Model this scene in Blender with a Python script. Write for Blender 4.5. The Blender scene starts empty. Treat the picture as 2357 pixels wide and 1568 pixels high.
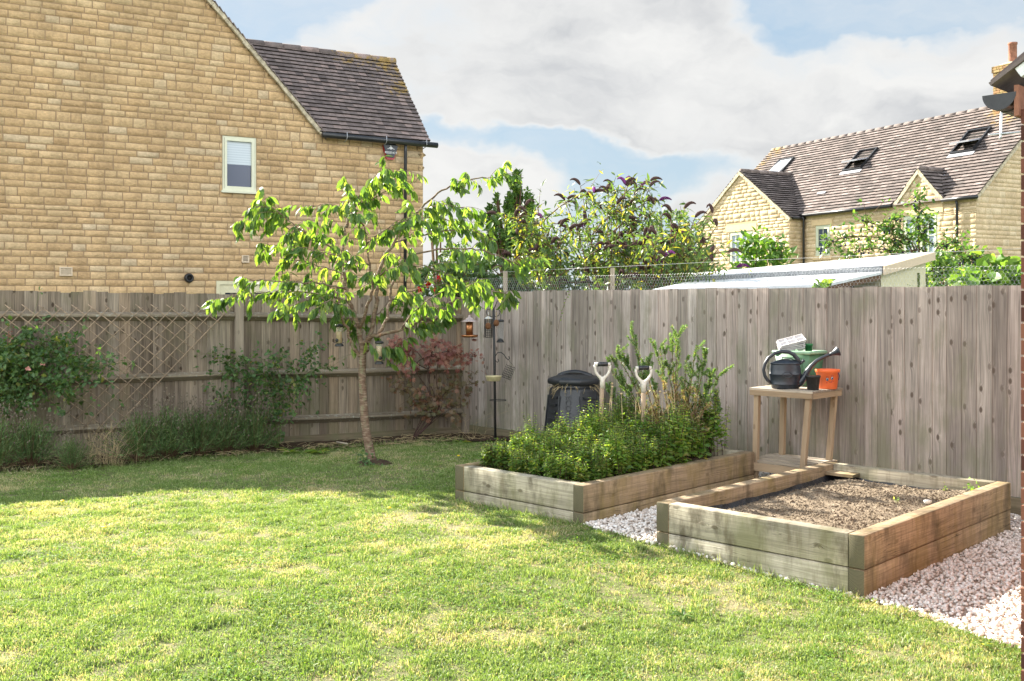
import bpy, bmesh, math, random
import numpy as np
from mathutils import Vector, Matrix, noise as mnoise
random.seed(7); np.random.seed(7)
sc = bpy.context.scene
COL = sc.collection
R = math.radians
# ------------------------------------------------------------------ camera
CAMZ = 1.74
cd = bpy.data.cameras.new('camera'); cam = bpy.data.objects.new('camera', cd); COL.objects.link(cam)
cam.location = (0, 0, CAMZ); cam.rotation_euler = (R(90), 0, 0)
cd.sensor_width = 36; cd.lens = 36.05; cd.shift_y = -0.0368; cd.clip_start = 0.05; cd.clip_end = 3000
sc.camera = cam
# ------------------------------------------------------------------ sun, sky, exposure
SUN_AZ, SUN_EL = 43.0, 31.0          # degrees left of +Y, degrees up
SUN_STRENGTH, SKY_STRENGTH, EXPOSURE = 5.0, 0.05, 2.15
ts = Vector((-math.sin(R(SUN_AZ))*math.cos(R(SUN_EL)), math.cos(R(SUN_AZ))*math.cos(R(SUN_EL)), math.sin(R(SUN_EL))))
ld = bpy.data.lights.new('sun', 'SUN'); lo = bpy.data.objects.new('sun', ld); COL.objects.link(lo)
ld.energy = SUN_STRENGTH; ld.angle = R(0.53); ld.color = (1.0, 0.93, 0.82)
lo.rotation_euler = ts.to_track_quat('Z', 'Y').to_euler(); lo.location = (0, 0, 30)
sc.view_settings.view_transform = 'Standard'; sc.view_settings.look = 'None'
sc.view_settings.exposure = EXPOSURE; sc.view_settings.gamma = 1; sc.view_settings.use_curve_mapping = False
try:
    sc.cycles.max_bounces = 7; sc.cycles.transparent_max_bounces = 8; sc.cycles.diffuse_bounces = 4
    sc.cycles.use_denoising = True
except Exception: pass

class NT:
    """small helper to write node trees"""
    def __init__(s, tree): s.t = tree; s.l = tree.links
    def n(s, typ, ins=None, **props):
        nd = s.t.nodes.new(typ)
        for k, v in props.items(): setattr(nd, k, v)
        if ins:
            for k, v in ins.items():
                sock = nd.inputs[k]
                if isinstance(v, bpy.types.NodeSocket): s.l.new(v, sock)
                elif isinstance(v, bpy.types.Node): s.l.new(v.outputs[0], sock)
                else: sock.default_value = v
        return nd
    def math(s, op, a, b=0.0, c=None, clamp=False):
        nd = s.n('ShaderNodeMath', {0: a, 1: b}, operation=op, use_clamp=clamp)
        if c is not None:
            if isinstance(c, (bpy.types.NodeSocket,)): s.l.new(c, nd.inputs[2])
            else: nd.inputs[2].default_value = c
        return nd.outputs[0]
    def vm(s, op, a, b=(0, 0, 0)):
        nd = s.n('ShaderNodeVectorMath', {0: a, 1: b}, operation=op)
        return nd.outputs['Value'] if op in ('DOT_PRODUCT', 'DISTANCE', 'LENGTH') else nd.outputs[0]
    def ramp(s, fac, stops, interp='LINEAR'):
        nd = s.n('ShaderNodeValToRGB', {'Fac': fac}); cr = nd.color_ramp; cr.interpolation = interp
        while len(cr.elements) > 1: cr.elements.remove(cr.elements[-1])
        cr.elements[0].position = stops[0][0]; c = stops[0][1]; cr.elements[0].color = tuple(c)+(1,) if len(c) == 3 else c
        for p, c in stops[1:]:
            e = cr.elements.new(p); e.color = tuple(c)+(1,) if len(c) == 3 else c
        return nd.outputs[0]
    def mix(s, fac, a, b, blend='MIX'):
        nd = s.n('ShaderNodeMix', data_type='RGBA', blend_type=blend)
        for k, v in ((0, fac), (6, a), (7, b)):
            if isinstance(v, bpy.types.NodeSocket): s.l.new(v, nd.inputs[k])
            elif k == 0: nd.inputs[k].default_value = v
            else: nd.inputs[k].default_value = tuple(v)+(1,) if len(v) == 3 else v
        return nd.outputs[2]
    def noise(s, vec, scale, detail=4, rough=0.55, dist=0.0, out='Fac'):
        return s.n('ShaderNodeTexNoise', {'Vector': vec, 'Scale': scale, 'Detail': detail, 'Roughness': rough, 'Distortion': dist}).outputs[out]
    def mapping(s, vec, scale=(1, 1, 1), loc=(0, 0, 0)):
        return s.n('ShaderNodeMapping', {'Vector': vec, 'Scale': scale, 'Location': loc}).outputs[0]
    def attr(s, name): return s.n('ShaderNodeAttribute', attribute_name=name).outputs['Fac']
    def pos(s): return s.n('ShaderNodeNewGeometry').outputs['Position']
    def rng(s, v, a, b, c=0.0, d=1.0): return s.n('ShaderNodeMapRange', {0: v, 1: a, 2: b, 3: c, 4: d}).outputs[0]
    def bump(s, h, strength=0.5, dist=0.01): return s.n('ShaderNodeBump', {'Height': h, 'Strength': strength, 'Distance': dist}).outputs[0]

# world: sky texture with procedural cloud banks laid out by direction
w = bpy.data.worlds.new('World'); sc.world = w; w.use_nodes = True
w.node_tree.nodes.clear(); W = NT(w.node_tree)
sky = W.n('ShaderNodeTexSky'); sky.sky_type = 'NISHITA'; sky.sun_disc = False
sky.sun_elevation = R(SUN_EL); sky.sun_rotation = R(-SUN_AZ)
sky.air_density = 1.0; sky.dust_density = 1.2; sky.ozone_density = 1.2
tc = W.n('ShaderNodeTexCoord').outputs['Generated']
dirn = W.vm('NORMALIZE', tc)
sx, sy, sz = [W.n('ShaderNodeSeparateXYZ', {0: dirn}).outputs[i] for i in range(3)]
def W3(col, amp):
    v = W.n('ShaderNodeVectorMath', {0: W.vm('SUBTRACT', col, (0.5, 0.5, 0.5))}, operation='SCALE'); v.inputs['Scale'].default_value = amp; return v.outputs[0]
warp = W.noise(W.mapping(dirn, (1, 1, 1.5)), 4.0, 5, 0.6, out='Color'); warp2 = W.noise(W.mapping(dirn, (1, 1, 1.3), (5, 5, 5)), 15.0, 4, 0.6, out='Color')
dw = W.vm('ADD', W.vm('ADD', dirn, W3(warp, .12)), W3(warp2, .035))
n1 = W.noise(W.mapping(dw, (1, 1, 2.2), (3.1, 1.7, 0.4)), 4.2, 9, 0.56)
def skydir(px, py):                     # direction of a cloud bank
    v = Vector(((px-1178.5)/2360, 1, (697-py)/2360)); v.normalize(); return v
banks = [  # centre, half width, half height, weight
    ((1000, 60), .12, .05, .42), ((1250, 90), .17, .075, .55), ((1530, 80), .12, .07, .42), ((1350, 210), .20, .06, .50), ((1180, 250), .12, .035, .40), ((1640, 270), .20, .055, .5), ((1850, 210), .12, .05, .42),
    ((2050, 170), .10, .06, .40), ((2270, 190), .12, .06, .42), ((1150, 430), .06, .03, .62), ((1040, 420), .05, .028, .55), ((1640, 440), .06, .022, .62), ((1560, 450), .03, .012, .36), ((1020, 560), .07, .07, .6), ((1150, 520), .06, .04, .45),
    ((960, 200), .05, .09, .34), ((2330, 20), .05, .02, .38), ((740, 130), .05, .02, .15),
    ((1800, 120), .035, .03, -.30), ((2130, 60), .13, .025, -.32), ((640, 60), .08, .05, -.36), ((1240, 345), .20, .022, -.55), ((1450, 400), .10, .025, -.3), ((1730, 30), .05, .02, -.30), ((1330, 480), .12, .05, -.35), ((1000, 320), .03, .02, -.2), ((1850, 30), .08, .03, -.25)]
acc = None
for (c, a, b, wt) in banks:
    d = skydir(*c)
    k = W.vm('MULTIPLY', W.vm('SUBTRACT', dw, tuple(d)), (1/a, 1/a, 1/b))
    g = W.math('MULTIPLY', W.math('EXPONENT', W.math('MULTIPLY', W.vm('DOT_PRODUCT', k, k), -1.0)), wt)
    acc = g if acc is None else W.math('ADD', acc, g)
acc = W.math('MINIMUM', acc, .62)
dens = W.math('ADD', W.math('MULTIPLY', W.math('SUBTRACT', n1, .08), 1.5), acc)
cov = W.n('ShaderNodeMapRange', {0: dens, 1: 0.68, 2: 1.16, 3: 0.0, 4: 1.0}, interpolation_type='SMOOTHSTEP').outputs[0]
veil = W.math('MULTIPLY', W.rng(W.noise(W.mapping(dw, (1, 1, 3.0), (7, 1, 2)), 3.0, 7, .62), .42, .72), .55)
cov = W.math('MAXIMUM', cov, veil)
# grey undersides where the bank is deep, bright rims where it is thin
n2 = W.noise(W.mapping(dw, (1, 1, 2.0), (0.3, 2.2, 5.1)), 7.0, 8, 0.55)
deep = W.rng(dens, 1.0, 1.35)
shade = W.math('MULTIPLY', W.rng(n2, .38, .62), deep)
ccol = W.mix(shade, (0.210, 0.208, 0.203), (0.145, 0.147, 0.150))
blue = W.ramp(W.rng(sz, 0.0, 0.6), [(0, (.150, .182, .200)), (.35, (.118, .158, .195)), (1, (.088, .128, .182))])
skyc = W.n('ShaderNodeBackground', {'Color': sky.outputs[0], 'Strength': SKY_STRENGTH*.10})
skyb = W.n('ShaderNodeBackground', {'Color': blue, 'Strength': .80}); skya = W.n('ShaderNodeAddShader', {0: skyc, 1: skyb})
# unseen clouds behind the camera, strongly brightened as added fill for shaded faces
sy = W.n('ShaderNodeSeparateXYZ', {0: dirn}).outputs[1]
front = W.rng(sy, 0.2, -0.4); low_ = W.math('MULTIPLY', W.rng(sz, 0.05, 0.25), W.rng(sz, 0.9, 0.5))
cst = W.math('ADD', 1.0, W.math('MULTIPLY', W.math('MULTIPLY', front, low_), 24.0))
cl = W.n('ShaderNodeBackground', {'Color': ccol, 'Strength': cst})
ms = W.n('ShaderNodeMixShader', {0: W.math('MULTIPLY', cov, 0.95), 1: skya, 2: cl})
W.n('ShaderNodeOutputWorld', {0: ms})

# ------------------------------------------------------------------ helpers
def F(px, py, Y):                     # where the ray through a photo point (2357 px wide) meets depth Y
    return Vector(((px-1178.5)/2360*Y, Y, CAMZ-(py-697)/2360*Y))
def sstep(a, b, x):
    t = min(1, max(0, (x-a)/(b-a))); return t*t*(3-2*t)
def gz(x, y):
    p = (y-x)*.7071
    z = .112*sstep(2.7, 5.2, p) - .04*sstep(8.4, 9.7, p)
    z += .012*mnoise.noise(Vector((x*.9, y*.9, 3.3)))*sstep(3.2, 4.5, p)
    return z
def newmat(name, disp=False):
    m = bpy.data.materials.new(name); m.use_nodes = True; m.node_tree.nodes.clear(); return m, NT(m.node_tree)
def finish(N, col, rough=0.8, bump=None, spec=0.3, metal=0.0, **kw):
    ins = {'Base Color': col if isinstance(col, bpy.types.NodeSocket) else tuple(col)+(1,), 'Roughness': rough, 'Specular IOR Level': spec, 'Metallic': metal}
    ins.update(kw)
    if bump is not None: ins['Normal'] = bump
    b = N.n('ShaderNodeBsdfPrincipled', ins); N.n('ShaderNodeOutputMaterial', {0: b}); return b
def plain(name, col, rough=0.6, spec=0.4, metal=0.0, var=0.15, vscale=20, bmp=0.15, bscale=80, bd=.002):
    m, N = newmat(name); p = N.pos()
    n = N.noise(p, vscale, 4)
    c = N.mix(N.rng(n, .3, .7), tuple(x*(1-var) for x in col), tuple(min(1, x*(1+var)) for x in col))
    finish(N, c, rough, N.bump(N.noise(p, bscale, 3), bmp, bd), spec, metal); return m

class MB:
    def __init__(s): s.v = []; s.f = []; s.uv = []; s.r = []; s.arr = []
    def face(s, pts, uvs=None, r=0.5):
        i = len(s.v); s.v += [tuple(p) for p in pts]; s.f.append(tuple(range(i, i+len(pts))))
        s.uv.append(uvs if uvs else [(0, 0)]*len(pts)); s.r.append(r)
    def poly(s, verts, faces, r=0.5, uvf=None):
        i = len(s.v); s.v += [tuple(p) for p in verts]
        for f in faces:
            s.f.append(tuple(k+i for k in f)); s.uv.append([uvf(verts[k]) for k in f] if uvf else [(0, 0)]*len(f)); s.r.append(r)
    def beam(s, c, ax, ay, az, r=None, uo=None, bev=0.0):
        """box centred at c with half vectors; the longest is the grain (v) direction"""
        ax, ay, az = Vector(ax), Vector(ay), Vector(az); c = Vector(c)
        if ax.cross(ay).dot(az) < 0: az = -az
        r = random.random() if r is None else r
        uo = (random.random()*20, random.random()*20) if uo is None else uo
        L = [ax, ay, az]; ln = [a.length for a in L]; g = ln.index(max(ln)); o = [i for i in range(3) if i != g]
        def quad(cc, p, q):
            pts = [cc-p-q, cc+p-q, cc+p+q, cc-p+q]
            return pts
        for i in range(3):
            p, q = L[(i+1) % 3], L[(i+2) % 3]
            for sg in (1, -1):
                cc = c+L[i]*sg
                P, Q = (p, q) if sg > 0 else (q, p)
                pts = quad(cc, P, Q)
                uvs = []
                for pt in pts:
                    d = pt-c
                    cu = d.dot(L[o[0]])/ln[o[0]] + d.dot(L[o[1]])/ln[o[1]]*1.0
                    if i == g:      # end grain: put it on its own patch flagged by negative v
                        uvs.append((d.dot(L[o[0]])/ln[o[0]], -50+d.dot(L[o[1]])/ln[o[1]]))
                    else: uvs.append((cu+uo[0], d.dot(L[g])/ln[g]+uo[1]))
                s.face(pts, uvs, r)
    def box(s, x0, x1, y0, y1, z0, z1, r=None):
        s.beam(((x0+x1)/2, (y0+y1)/2, (z0+z1)/2), ((x1-x0)/2, 0, 0), (0, (y1-y0)/2, 0), (0, 0, (z1-z0)/2), r)
    def tube(s, pts, rad, n=8, r=0.5, caps=True, sq=1.0):
        pts = [Vector(p) for p in pts]; m = len(pts)
        rads = rad if isinstance(rad, (list, tuple)) else [rad]*m
        base = len(s.v); up = None; dist = 0
        ds = []
        for i in range(m):
            t = (pts[min(i+1, m-1)]-pts[max(i-1, 0)])
            t = t.normalized() if t.length > 1e-9 else Vector((0, 0, 1))
            if up is None:
                a = Vector((0, 0, 1)) if abs(t.z) < .9 else Vector((1, 0, 0)); up = (a-t*a.dot(t)).normalized()
            else:
                up = up-t*up.dot(t); up = up.normalized() if up.length > 1e-6 else t.orthogonal().normalized()
            sd = t.cross(up)
            if i: dist += (pts[i]-pts[i-1]).length
            ds.append(dist)
            for k in range(n):
                a = 2*math.pi*k/n
                s.v.append(tuple(pts[i]+(sd*math.cos(a)+up*math.sin(a)*sq)*rads[i]))
        for i in range(m-1):
            for k in range(n):
                k2 = (k+1) % n
                s.f.append((base+i*n+k, base+i*n+k2, base+(i+1)*n+k2, base+(i+1)*n+k))
                u0, u1 = k/n*.3, (k+1)/n*.3
                s.uv.append([(u0, ds[i]), (u1, ds[i]), (u1, ds[i+1]), (u0, ds[i+1])]); s.r.append(r)
        if caps:
            s.f.append(tuple(base+k for k in reversed(range(n)))); s.uv.append([(0, 0)]*n); s.r.append(r)
            s.f.append(tuple(base+(m-1)*n+k for k in range(n))); s.uv.append([(0, 0)]*n); s.r.append(r)
    def lathe(s, c, prof, n=24, sx=1.0, sy=1.0, rot=0.0, r=0.5, axis=None):
        """prof: list of (radius, height) along +Z, or along 'axis' (a unit Vector)"""
        c = Vector(c); base = len(s.v)
        q = Vector((0, 0, 1)).rotation_difference(Vector(axis)) if axis is not None else None
        for (ra, h) in prof:
            for k in range(n):
                a = 2*math.pi*k/n; x, y = math.cos(a)*ra*sx, math.sin(a)*ra*sy
                p = Vector((x*math.cos(rot)-y*math.sin(rot), x*math.sin(rot)+y*math.cos(rot), h))
                if q: p = q @ p
                s.v.append(tuple(c+p))
        for i in range(len(prof)-1):
            for k in range(n):
                k2 = (k+1) % n
                s.f.append((base+i*n+k, base+i*n+k2, base+(i+1)*n+k2, base+(i+1)*n+k)); s.uv.append([(k/n, prof[i][1])]*4); s.r.append(r)
        if prof[0][0] > 1e-4: s.f.append(tuple(base+k for k in reversed(range(n)))); s.uv.append([(0, 0)]*n); s.r.append(r)
        if prof[-1][0] > 1e-4: s.f.append(tuple(base+(len(prof)-1)*n+k for k in range(n))); s.uv.append([(0, 0)]*n); s.r.append(r)
    def leaves(s, P, D, Nn, L, Wd, tpl='leaf', r=None, droop=.25):
        """batch of leaves: numpy arrays of base points, directions, normals, lengths, widths"""
        s.arr.append((np.array(P, float), np.array(D, float), np.array(Nn, float), np.array(L, float), np.array(Wd, float), tpl, r, droop))
    def build(s, name, mat, parent=None, smooth=False, **tagkw):
        V = np.array(s.v, dtype=np.float64).reshape(-1, 3); nv0 = len(V)
        loops = [np.array([k for f in s.f for k in f], dtype=np.int32)]
        tot = [np.array([len(f) for f in s.f], dtype=np.int32)]
        uvs = [np.array([c for u in s.uv for c in u], dtype=np.float32).reshape(-1, 2)]
        rr = [np.array(s.r, dtype=np.float32)]
        Vs = [V]
        for (P, D, Nn, L, Wd, tpl, r, droop) in s.arr:
            tv, tf = TPL[tpl]
            n = len(P)
            if n == 0: continue
            D = D/np.maximum(np.linalg.norm(D, axis=1, keepdims=True), 1e-9)
            S = np.cross(D, Nn); S /= np.maximum(np.linalg.norm(S, axis=1, keepdims=True), 1e-9)
            Z = np.cross(S, D)
            x = tv[:, 0][None, :, None]*Wd[:, None, None]; y = tv[:, 1][None, :, None]*L[:, None, None]
            zz = (tv[:, 2][None, :, None]*Wd[:, None, None] - droop*(tv[:, 1]**2)[None, :, None]*L[:, None, None])
            pts = P[:, None, :]+x*S[:, None, :]+y*D[:, None, :]+zz*Z[:, None, :]
            off = sum(len(a) for a in Vs)
            m = len(tv)
            Vs.append(pts.reshape(-1, 3))
            fl = np.concatenate([np.array(f) for f in tf]); ft = np.array([len(f) for f in tf], dtype=np.int32)
            loops.append(((np.arange(n)*m+off)[:, None]+fl[None, :]).reshape(-1).astype(np.int32))
            tot.append(np.tile(ft, n))
            u = np.stack([tv[fl, 0]+.5, tv[fl, 1]], 1).astype(np.float32)
            uvs.append(np.tile(u, (n, 1)))
            rv = np.random.rand(n).astype(np.float32) if r is None else np.array(r, dtype=np.float32)
            rr.append(np.repeat(rv, len(tf)))
        V = np.concatenate(Vs); loops = np.concatenate(loops); tot = np.concatenate(tot); uvs = np.concatenate(uvs); rr = np.concatenate(rr)
        org = parent_origin(parent)
        V = V-np.array(org)[None, :]
        me = bpy.data.meshes.new(name)
        me.vertices.add(len(V)); me.vertices.foreach_set('co', V.astype(np.float32).ravel())
        me.loops.add(len(loops)); me.loops.foreach_set('vertex_index', loops)
        me.polygons.add(len(tot)); st = np.concatenate([[0], np.cumsum(tot)[:-1]]).astype(np.int32)
        me.polygons.foreach_set('loop_start', st)
        try: me.polygons.foreach_set('loop_total', tot)
        except Exception: pass
        me.update(calc_edges=True)
        ul = me.uv_layers.new(name='UVMap'); ul.data.foreach_set('uv', uvs.ravel())
        at = me.attributes.new('rnd', 'FLOAT', 'FACE'); at.data.foreach_set('value', rr)
        if smooth: me.polygons.foreach_set('use_smooth', np.ones(len(tot), dtype=bool))
        me.validate(); me.materials.append(mat)
        o = bpy.data.objects.new(name, me); COL.objects.link(o)
        if parent is not None: o.parent = parent
        for k, v in tagkw.items(): o[k] = v
        return o
ORG = {}
def parent_origin(p):
    if p is None: return Vector((0, 0, 0))
    o = Vector((0, 0, 0))
    while p is not None: o += Vector(p.location); p = p.parent
    return o
def thing(name, label, cat, loc, group=None):
    o = bpy.data.objects.new(name, None); COL.objects.link(o); o.location = Vector(loc); o.empty_display_size = .1
    o['label'] = label; o['category'] = cat
    if group: o['group'] = group
    return o
def tag(o, label, cat, group=None):
    o['label'] = label; o['category'] = cat
    if group: o['group'] = group
    return o
def dup(root, loc, rotz=0.0, scale=1.0, label=None):
    def cp(o, par):
        c = o.copy(); COL.objects.link(c)
        if par is not None: c.parent = par
        for ch in o.children: cp(ch, c)
        return c
    r = cp(root, None); r.location = Vector(loc); r.rotation_euler = (0, 0, rotz); r.scale = (scale,)*3
    if label: r['label'] = label
    return r
def text_mesh(body, size, depth=0.002):
    cu = bpy.data.curves.new('txt', 'FONT'); cu.body = body; cu.size = size; cu.extrude = depth; cu.align_x = 'CENTER'; cu.align_y = 'CENTER'
    ob = bpy.data.objects.new('txt', cu); COL.objects.link(ob)
    dg = bpy.context.evaluated_depsgraph_get(); me = bpy.data.meshes.new_from_object(ob.evaluated_get(dg))
    bpy.data.objects.remove(ob); return me
def place_text(name, body, size, mat, M, parent, depth=.002):
    me = text_mesh(body, size, depth); me.transform(M); me.transform(Matrix.Translation(-parent_origin(parent)))
    me.materials.clear(); me.materials.append(mat)
    o = bpy.data.objects.new(name, me); COL.objects.link(o); o.parent = parent; return o
def frame(o, x, y, z):     # matrix from axes
    M = Matrix((Vector(x), Vector(y), Vector(z))).transposed().to_4x4(); M.translation = Vector(o); return M

# leaf templates: x across (-.5..+.5), y along 0..1, z fold
def T(v, f): return (np.array(v, float), f)
TPL = {
 'leaf': T([(0, 0, 0), (-.34, .22, .10), (0, .25, 0), (.34, .22, .10), (-.5, .5, .15), (0, .52, 0), (.5, .5, .15), (-.3, .78, .1), (0, .8, 0), (.3, .78, .1), (0, 1.0, 0)],
           [(0, 2, 1), (0, 3, 2), (1, 2, 5, 4), (2, 3, 6, 5), (4, 5, 8, 7), (5, 6, 9, 8), (7, 8, 10), (8, 9, 10)]),
 'small': T([(0, 0, 0), (-.5, .45, .12), (0, .45, 0), (.5, .45, .12), (0, 1, 0)], [(0, 2, 1), (0, 3, 2), (1, 2, 4), (2, 3, 4)]),
 'blade': T([(-.5, 0, 0), (.5, 0, 0), (.4, .55, 0), (-.4, .55, 0), (0, 1, 0)], [(0, 1, 2, 3), (3, 2, 4)]),
 'needle': T([(-.5, 0, 0), (.5, 0, 0), (0, 1, 0)], [(0, 1, 2)]),
}
_sv = [(0, .05, 0)]; _sf = []
for k, (ang, ln) in enumerate([(-125, .45), (-80, .7), (-38, .9), (0, 1.0), (38, .9), (80, .7), (125, .45)]):
    a = R(ang); dx, dy = math.sin(a), math.cos(a); px_, py_ = dy*.11, -dx*.11
    i = len(_sv); _sv += [(dx*.4*ln+px_, dy*.4*ln+py_, .02), (dx*ln*.75, dy*ln*.75, -.04), (dx*.4*ln-px_, dy*.4*ln-py_, .02)]
    _sf += [(0, i, i+1, i+2)]
TPL['palm'] = T([(x*.75, y*.75+.2, z) for x, y, z in _sv], _sf)
def rnd_unit(n):
    v = np.random.normal(size=(n, 3)); return v/np.linalg.norm(v, axis=1, keepdims=True)
# ------------------------------------------------------------------ materials
def wood_mat(name, stops, grain=(0.55, 1.25), knots=1.0, algae=None, algae_z=(0.0, 0.7), rough=.85, endc=(.16, .13, .09), bmp=.5, kdark=.35, streak=True, lich=None, stain=0.0):
    m, N = newmat(name)
    uv = N.n('ShaderNodeUVMap').outputs[0]; rnd = N.attr('rnd'); p = N.pos()
    ux = N.n('ShaderNodeSeparateXYZ', {0: uv}).outputs[0]; vy = N.n('ShaderNodeSeparateXYZ', {0: uv}).outputs[1]
    off = N.n('ShaderNodeCombineXYZ', {0: N.math('MULTIPLY', rnd, 37.0), 1: N.math('MULTIPLY', rnd, 91.0), 2: 0.0}).outputs[0]
    q = N.vm('ADD', uv, off)
    # knots: sparse cells, grain lines bend round them
    kq = N.mapping(q, (12.0, 6.5, 1))
    vor = N.n('ShaderNodeTexVoronoi', {'Vector': kq, 'Scale': 1.0, 'Randomness': 1.0}, voronoi_dimensions='2D')
    kd = vor.outputs['Distance']; kc = N.n('ShaderNodeSeparateColor', {0: vor.outputs['Color']}).outputs[0]
    ks = N.math('MULTIPLY', N.math('GREATER_THAN', kc, 0.78), knots)
    near = N.math('MULTIPLY', N.math('EXPONENT', N.math('MULTIPLY', N.math('MULTIPLY', kd, kd), -22.0)), ks)
    wob = N.noise(N.mapping(q, (5, 1.1, 1)), 1.0, 3)
    gx = N.math('ADD', N.math('MULTIPLY', ux, 1.0), N.math('ADD', N.math('MULTIPLY', wob, .05), N.math('MULTIPLY', near, .03)))
    gv = N.n('ShaderNodeCombineXYZ', {0: N.math('ADD', N.math('MULTIPLY', gx, 130.0), N.math('MULTIPLY', rnd, 50.0)), 1: N.math('MULTIPLY', vy, 2.2), 2: rnd}).outputs[0]
    g1 = N.noise(gv, 1.0, 5, .6)
    gv2 = N.n('ShaderNodeCombineXYZ', {0: N.math('ADD', N.math('MULTIPLY', gx, 28.0), N.math('MULTIPLY', rnd, 70.0)), 1: N.math('MULTIPLY', vy, 1.1), 2: rnd}).outputs[0]
    g2 = N.noise(gv2, 1.0, 4, .6)
    base = N.ramp(rnd, stops)
    gr = N.math('ADD', N.math('MULTIPLY', g1, .55), N.math('MULTIPLY', g2, .45))
    fac = N.rng(gr, .36, .64, grain[0], grain[1])
    col = N.mix(1.0, base, N.n('ShaderNodeCombineColor', {0: fac, 1: fac, 2: fac}).outputs[0], 'MULTIPLY')
    big = N.noise(p, 1.3, 4, .6)
    f3 = N.rng(big, .3, .7, .82, 1.15)
    col = N.mix(1.0, col, N.n('ShaderNodeCombineColor', {0: f3, 1: f3, 2: N.math('MULTIPLY', f3, .98)}).outputs[0], 'MULTIPLY')
    kn = N.math('MULTIPLY', N.n('ShaderNodeMapRange', {0: kd, 1: .10, 2: .22, 3: 1.0, 4: 0.0}, interpolation_type='SMOOTHSTEP').outputs[0], ks)
    col = N.mix(N.math('MULTIPLY', kn, N.rng(kc, .78, .95, .5, 1.0)), col, (stops[0][1][0]*kdark, stops[0][1][1]*kdark*.9, stops[0][1][2]*kdark*.8))
    if algae:
        an = N.noise(N.mapping(p, (3, 3, 1.2)), 1.6, 5, .65)
        zf = N.rng(N.n('ShaderNodeSeparateXYZ', {0: p}).outputs[2], algae_z[0], algae_z[1], 1.0, 0.0)
        af = N.math('MULTIPLY', N.rng(N.math('ADD', an, N.math('MULTIPLY', zf, .16)), .52, .72), .62, clamp=True)
        col = N.mix(af, col, algae)
    if stain:
        sn = N.noise(N.mapping(p, (2.2, 2.2, .9)), 2.4, 5, .65); col = N.mix(N.math('MULTIPLY', N.rng(sn, .50, .66), stain), col, (.075, .06, .035))
        dn = N.noise(N.mapping(p, (9, 9, 1.2)), 2.2, 4, .6); col = N.mix(N.math('MULTIPLY', N.rng(dn, .52, .72), stain*.7), col, (.13, .10, .06))
        cr = N.noise(N.n('ShaderNodeCombineXYZ', {0: N.math('ADD', N.math('MULTIPLY', gx, 34.0), N.math('MULTIPLY', rnd, 11.0)), 1: N.math('MULTIPLY', vy, .8), 2: rnd}).outputs[0], 1.0, 3, .5)
        crk = N.rng(N.math('ABSOLUTE', N.math('SUBTRACT', cr, .5)), .0, .010, 1, 0); crk = N.math('MULTIPLY', crk, N.rng(N.noise(q, 2.0, 2), .45, .6))
        col = N.mix(N.math('MULTIPLY', crk, .85), col, (.03, .022, .014))
    if lich:
        ln = N.noise(p, 26, 5, .7); col = N.mix(N.rng(ln, .56, .66), col, lich)
    # end grain rings
    ring = N.n('ShaderNodeTexWave', {'Vector': N.mapping(uv, (1, 1, 1), (.03, 50.05, 0)), 'Scale': 42.0, 'Distortion': 2.5, 'Detail': 3.0}, wave_type='RINGS', rings_direction='Z').outputs['Fac']
    ec = N.mix(ring, tuple(c*.6 for c in endc), tuple(c*1.25 for c in endc))
    isend = N.math('LESS_THAN', vy, -40.0)
    col = N.mix(isend, col, ec)
    h = N.math('ADD', N.math('MULTIPLY', g1, .6), N.math('MULTIPLY', kn, .6))
    finish(N, col, rough, N.bump(h, bmp, .004), .25)
    return m
def stone_mat(name, stops, bs=.9, rel=1.0):
    m, N = newmat(name); p = N.pos(); rnd = N.attr('rnd')
    n = N.noise(p, 6.0, 5, .65); n2 = N.noise(p, 45, 4, .7); n3 = N.noise(N.mapping(p, (1, 1, 1.4)), 17, 5, .65)
    base = N.ramp(rnd, stops)
    f = N.rng(N.math('ADD', N.math('MULTIPLY', n, .35), N.math('MULTIPLY', n3, .65)), .35, .65, .78, 1.2)
    col = N.mix(1.0, base, N.n('ShaderNodeCombineColor', {0: f, 1: f, 2: f}).outputs[0], 'MULTIPLY')
    col = N.mix(N.rng(n2, .55, .75, 0, .35), col, (.60, .50, .33))
    wx = N.noise(p, .6, 3); col = N.mix(N.rng(wx, .4, .7, 0, .18), col, (.40, .29, .16))
    h = N.math('ADD', n3, N.math('MULTIPLY', n2, .4))
    st = N.noise(N.mapping(p, (1.6, 1.6, .5)), 1.5, 5, .6); sf = N.rng(st, .35, .7, 1.06, .80); col = N.mix(1.0, col, N.n('ShaderNodeCombineColor', {0: sf, 1: sf, 2: sf}).outputs[0], 'MULTIPLY')
    finish(N, col, .92, N.bump(h, bs*.8, .03*rel), .15); return m
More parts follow.
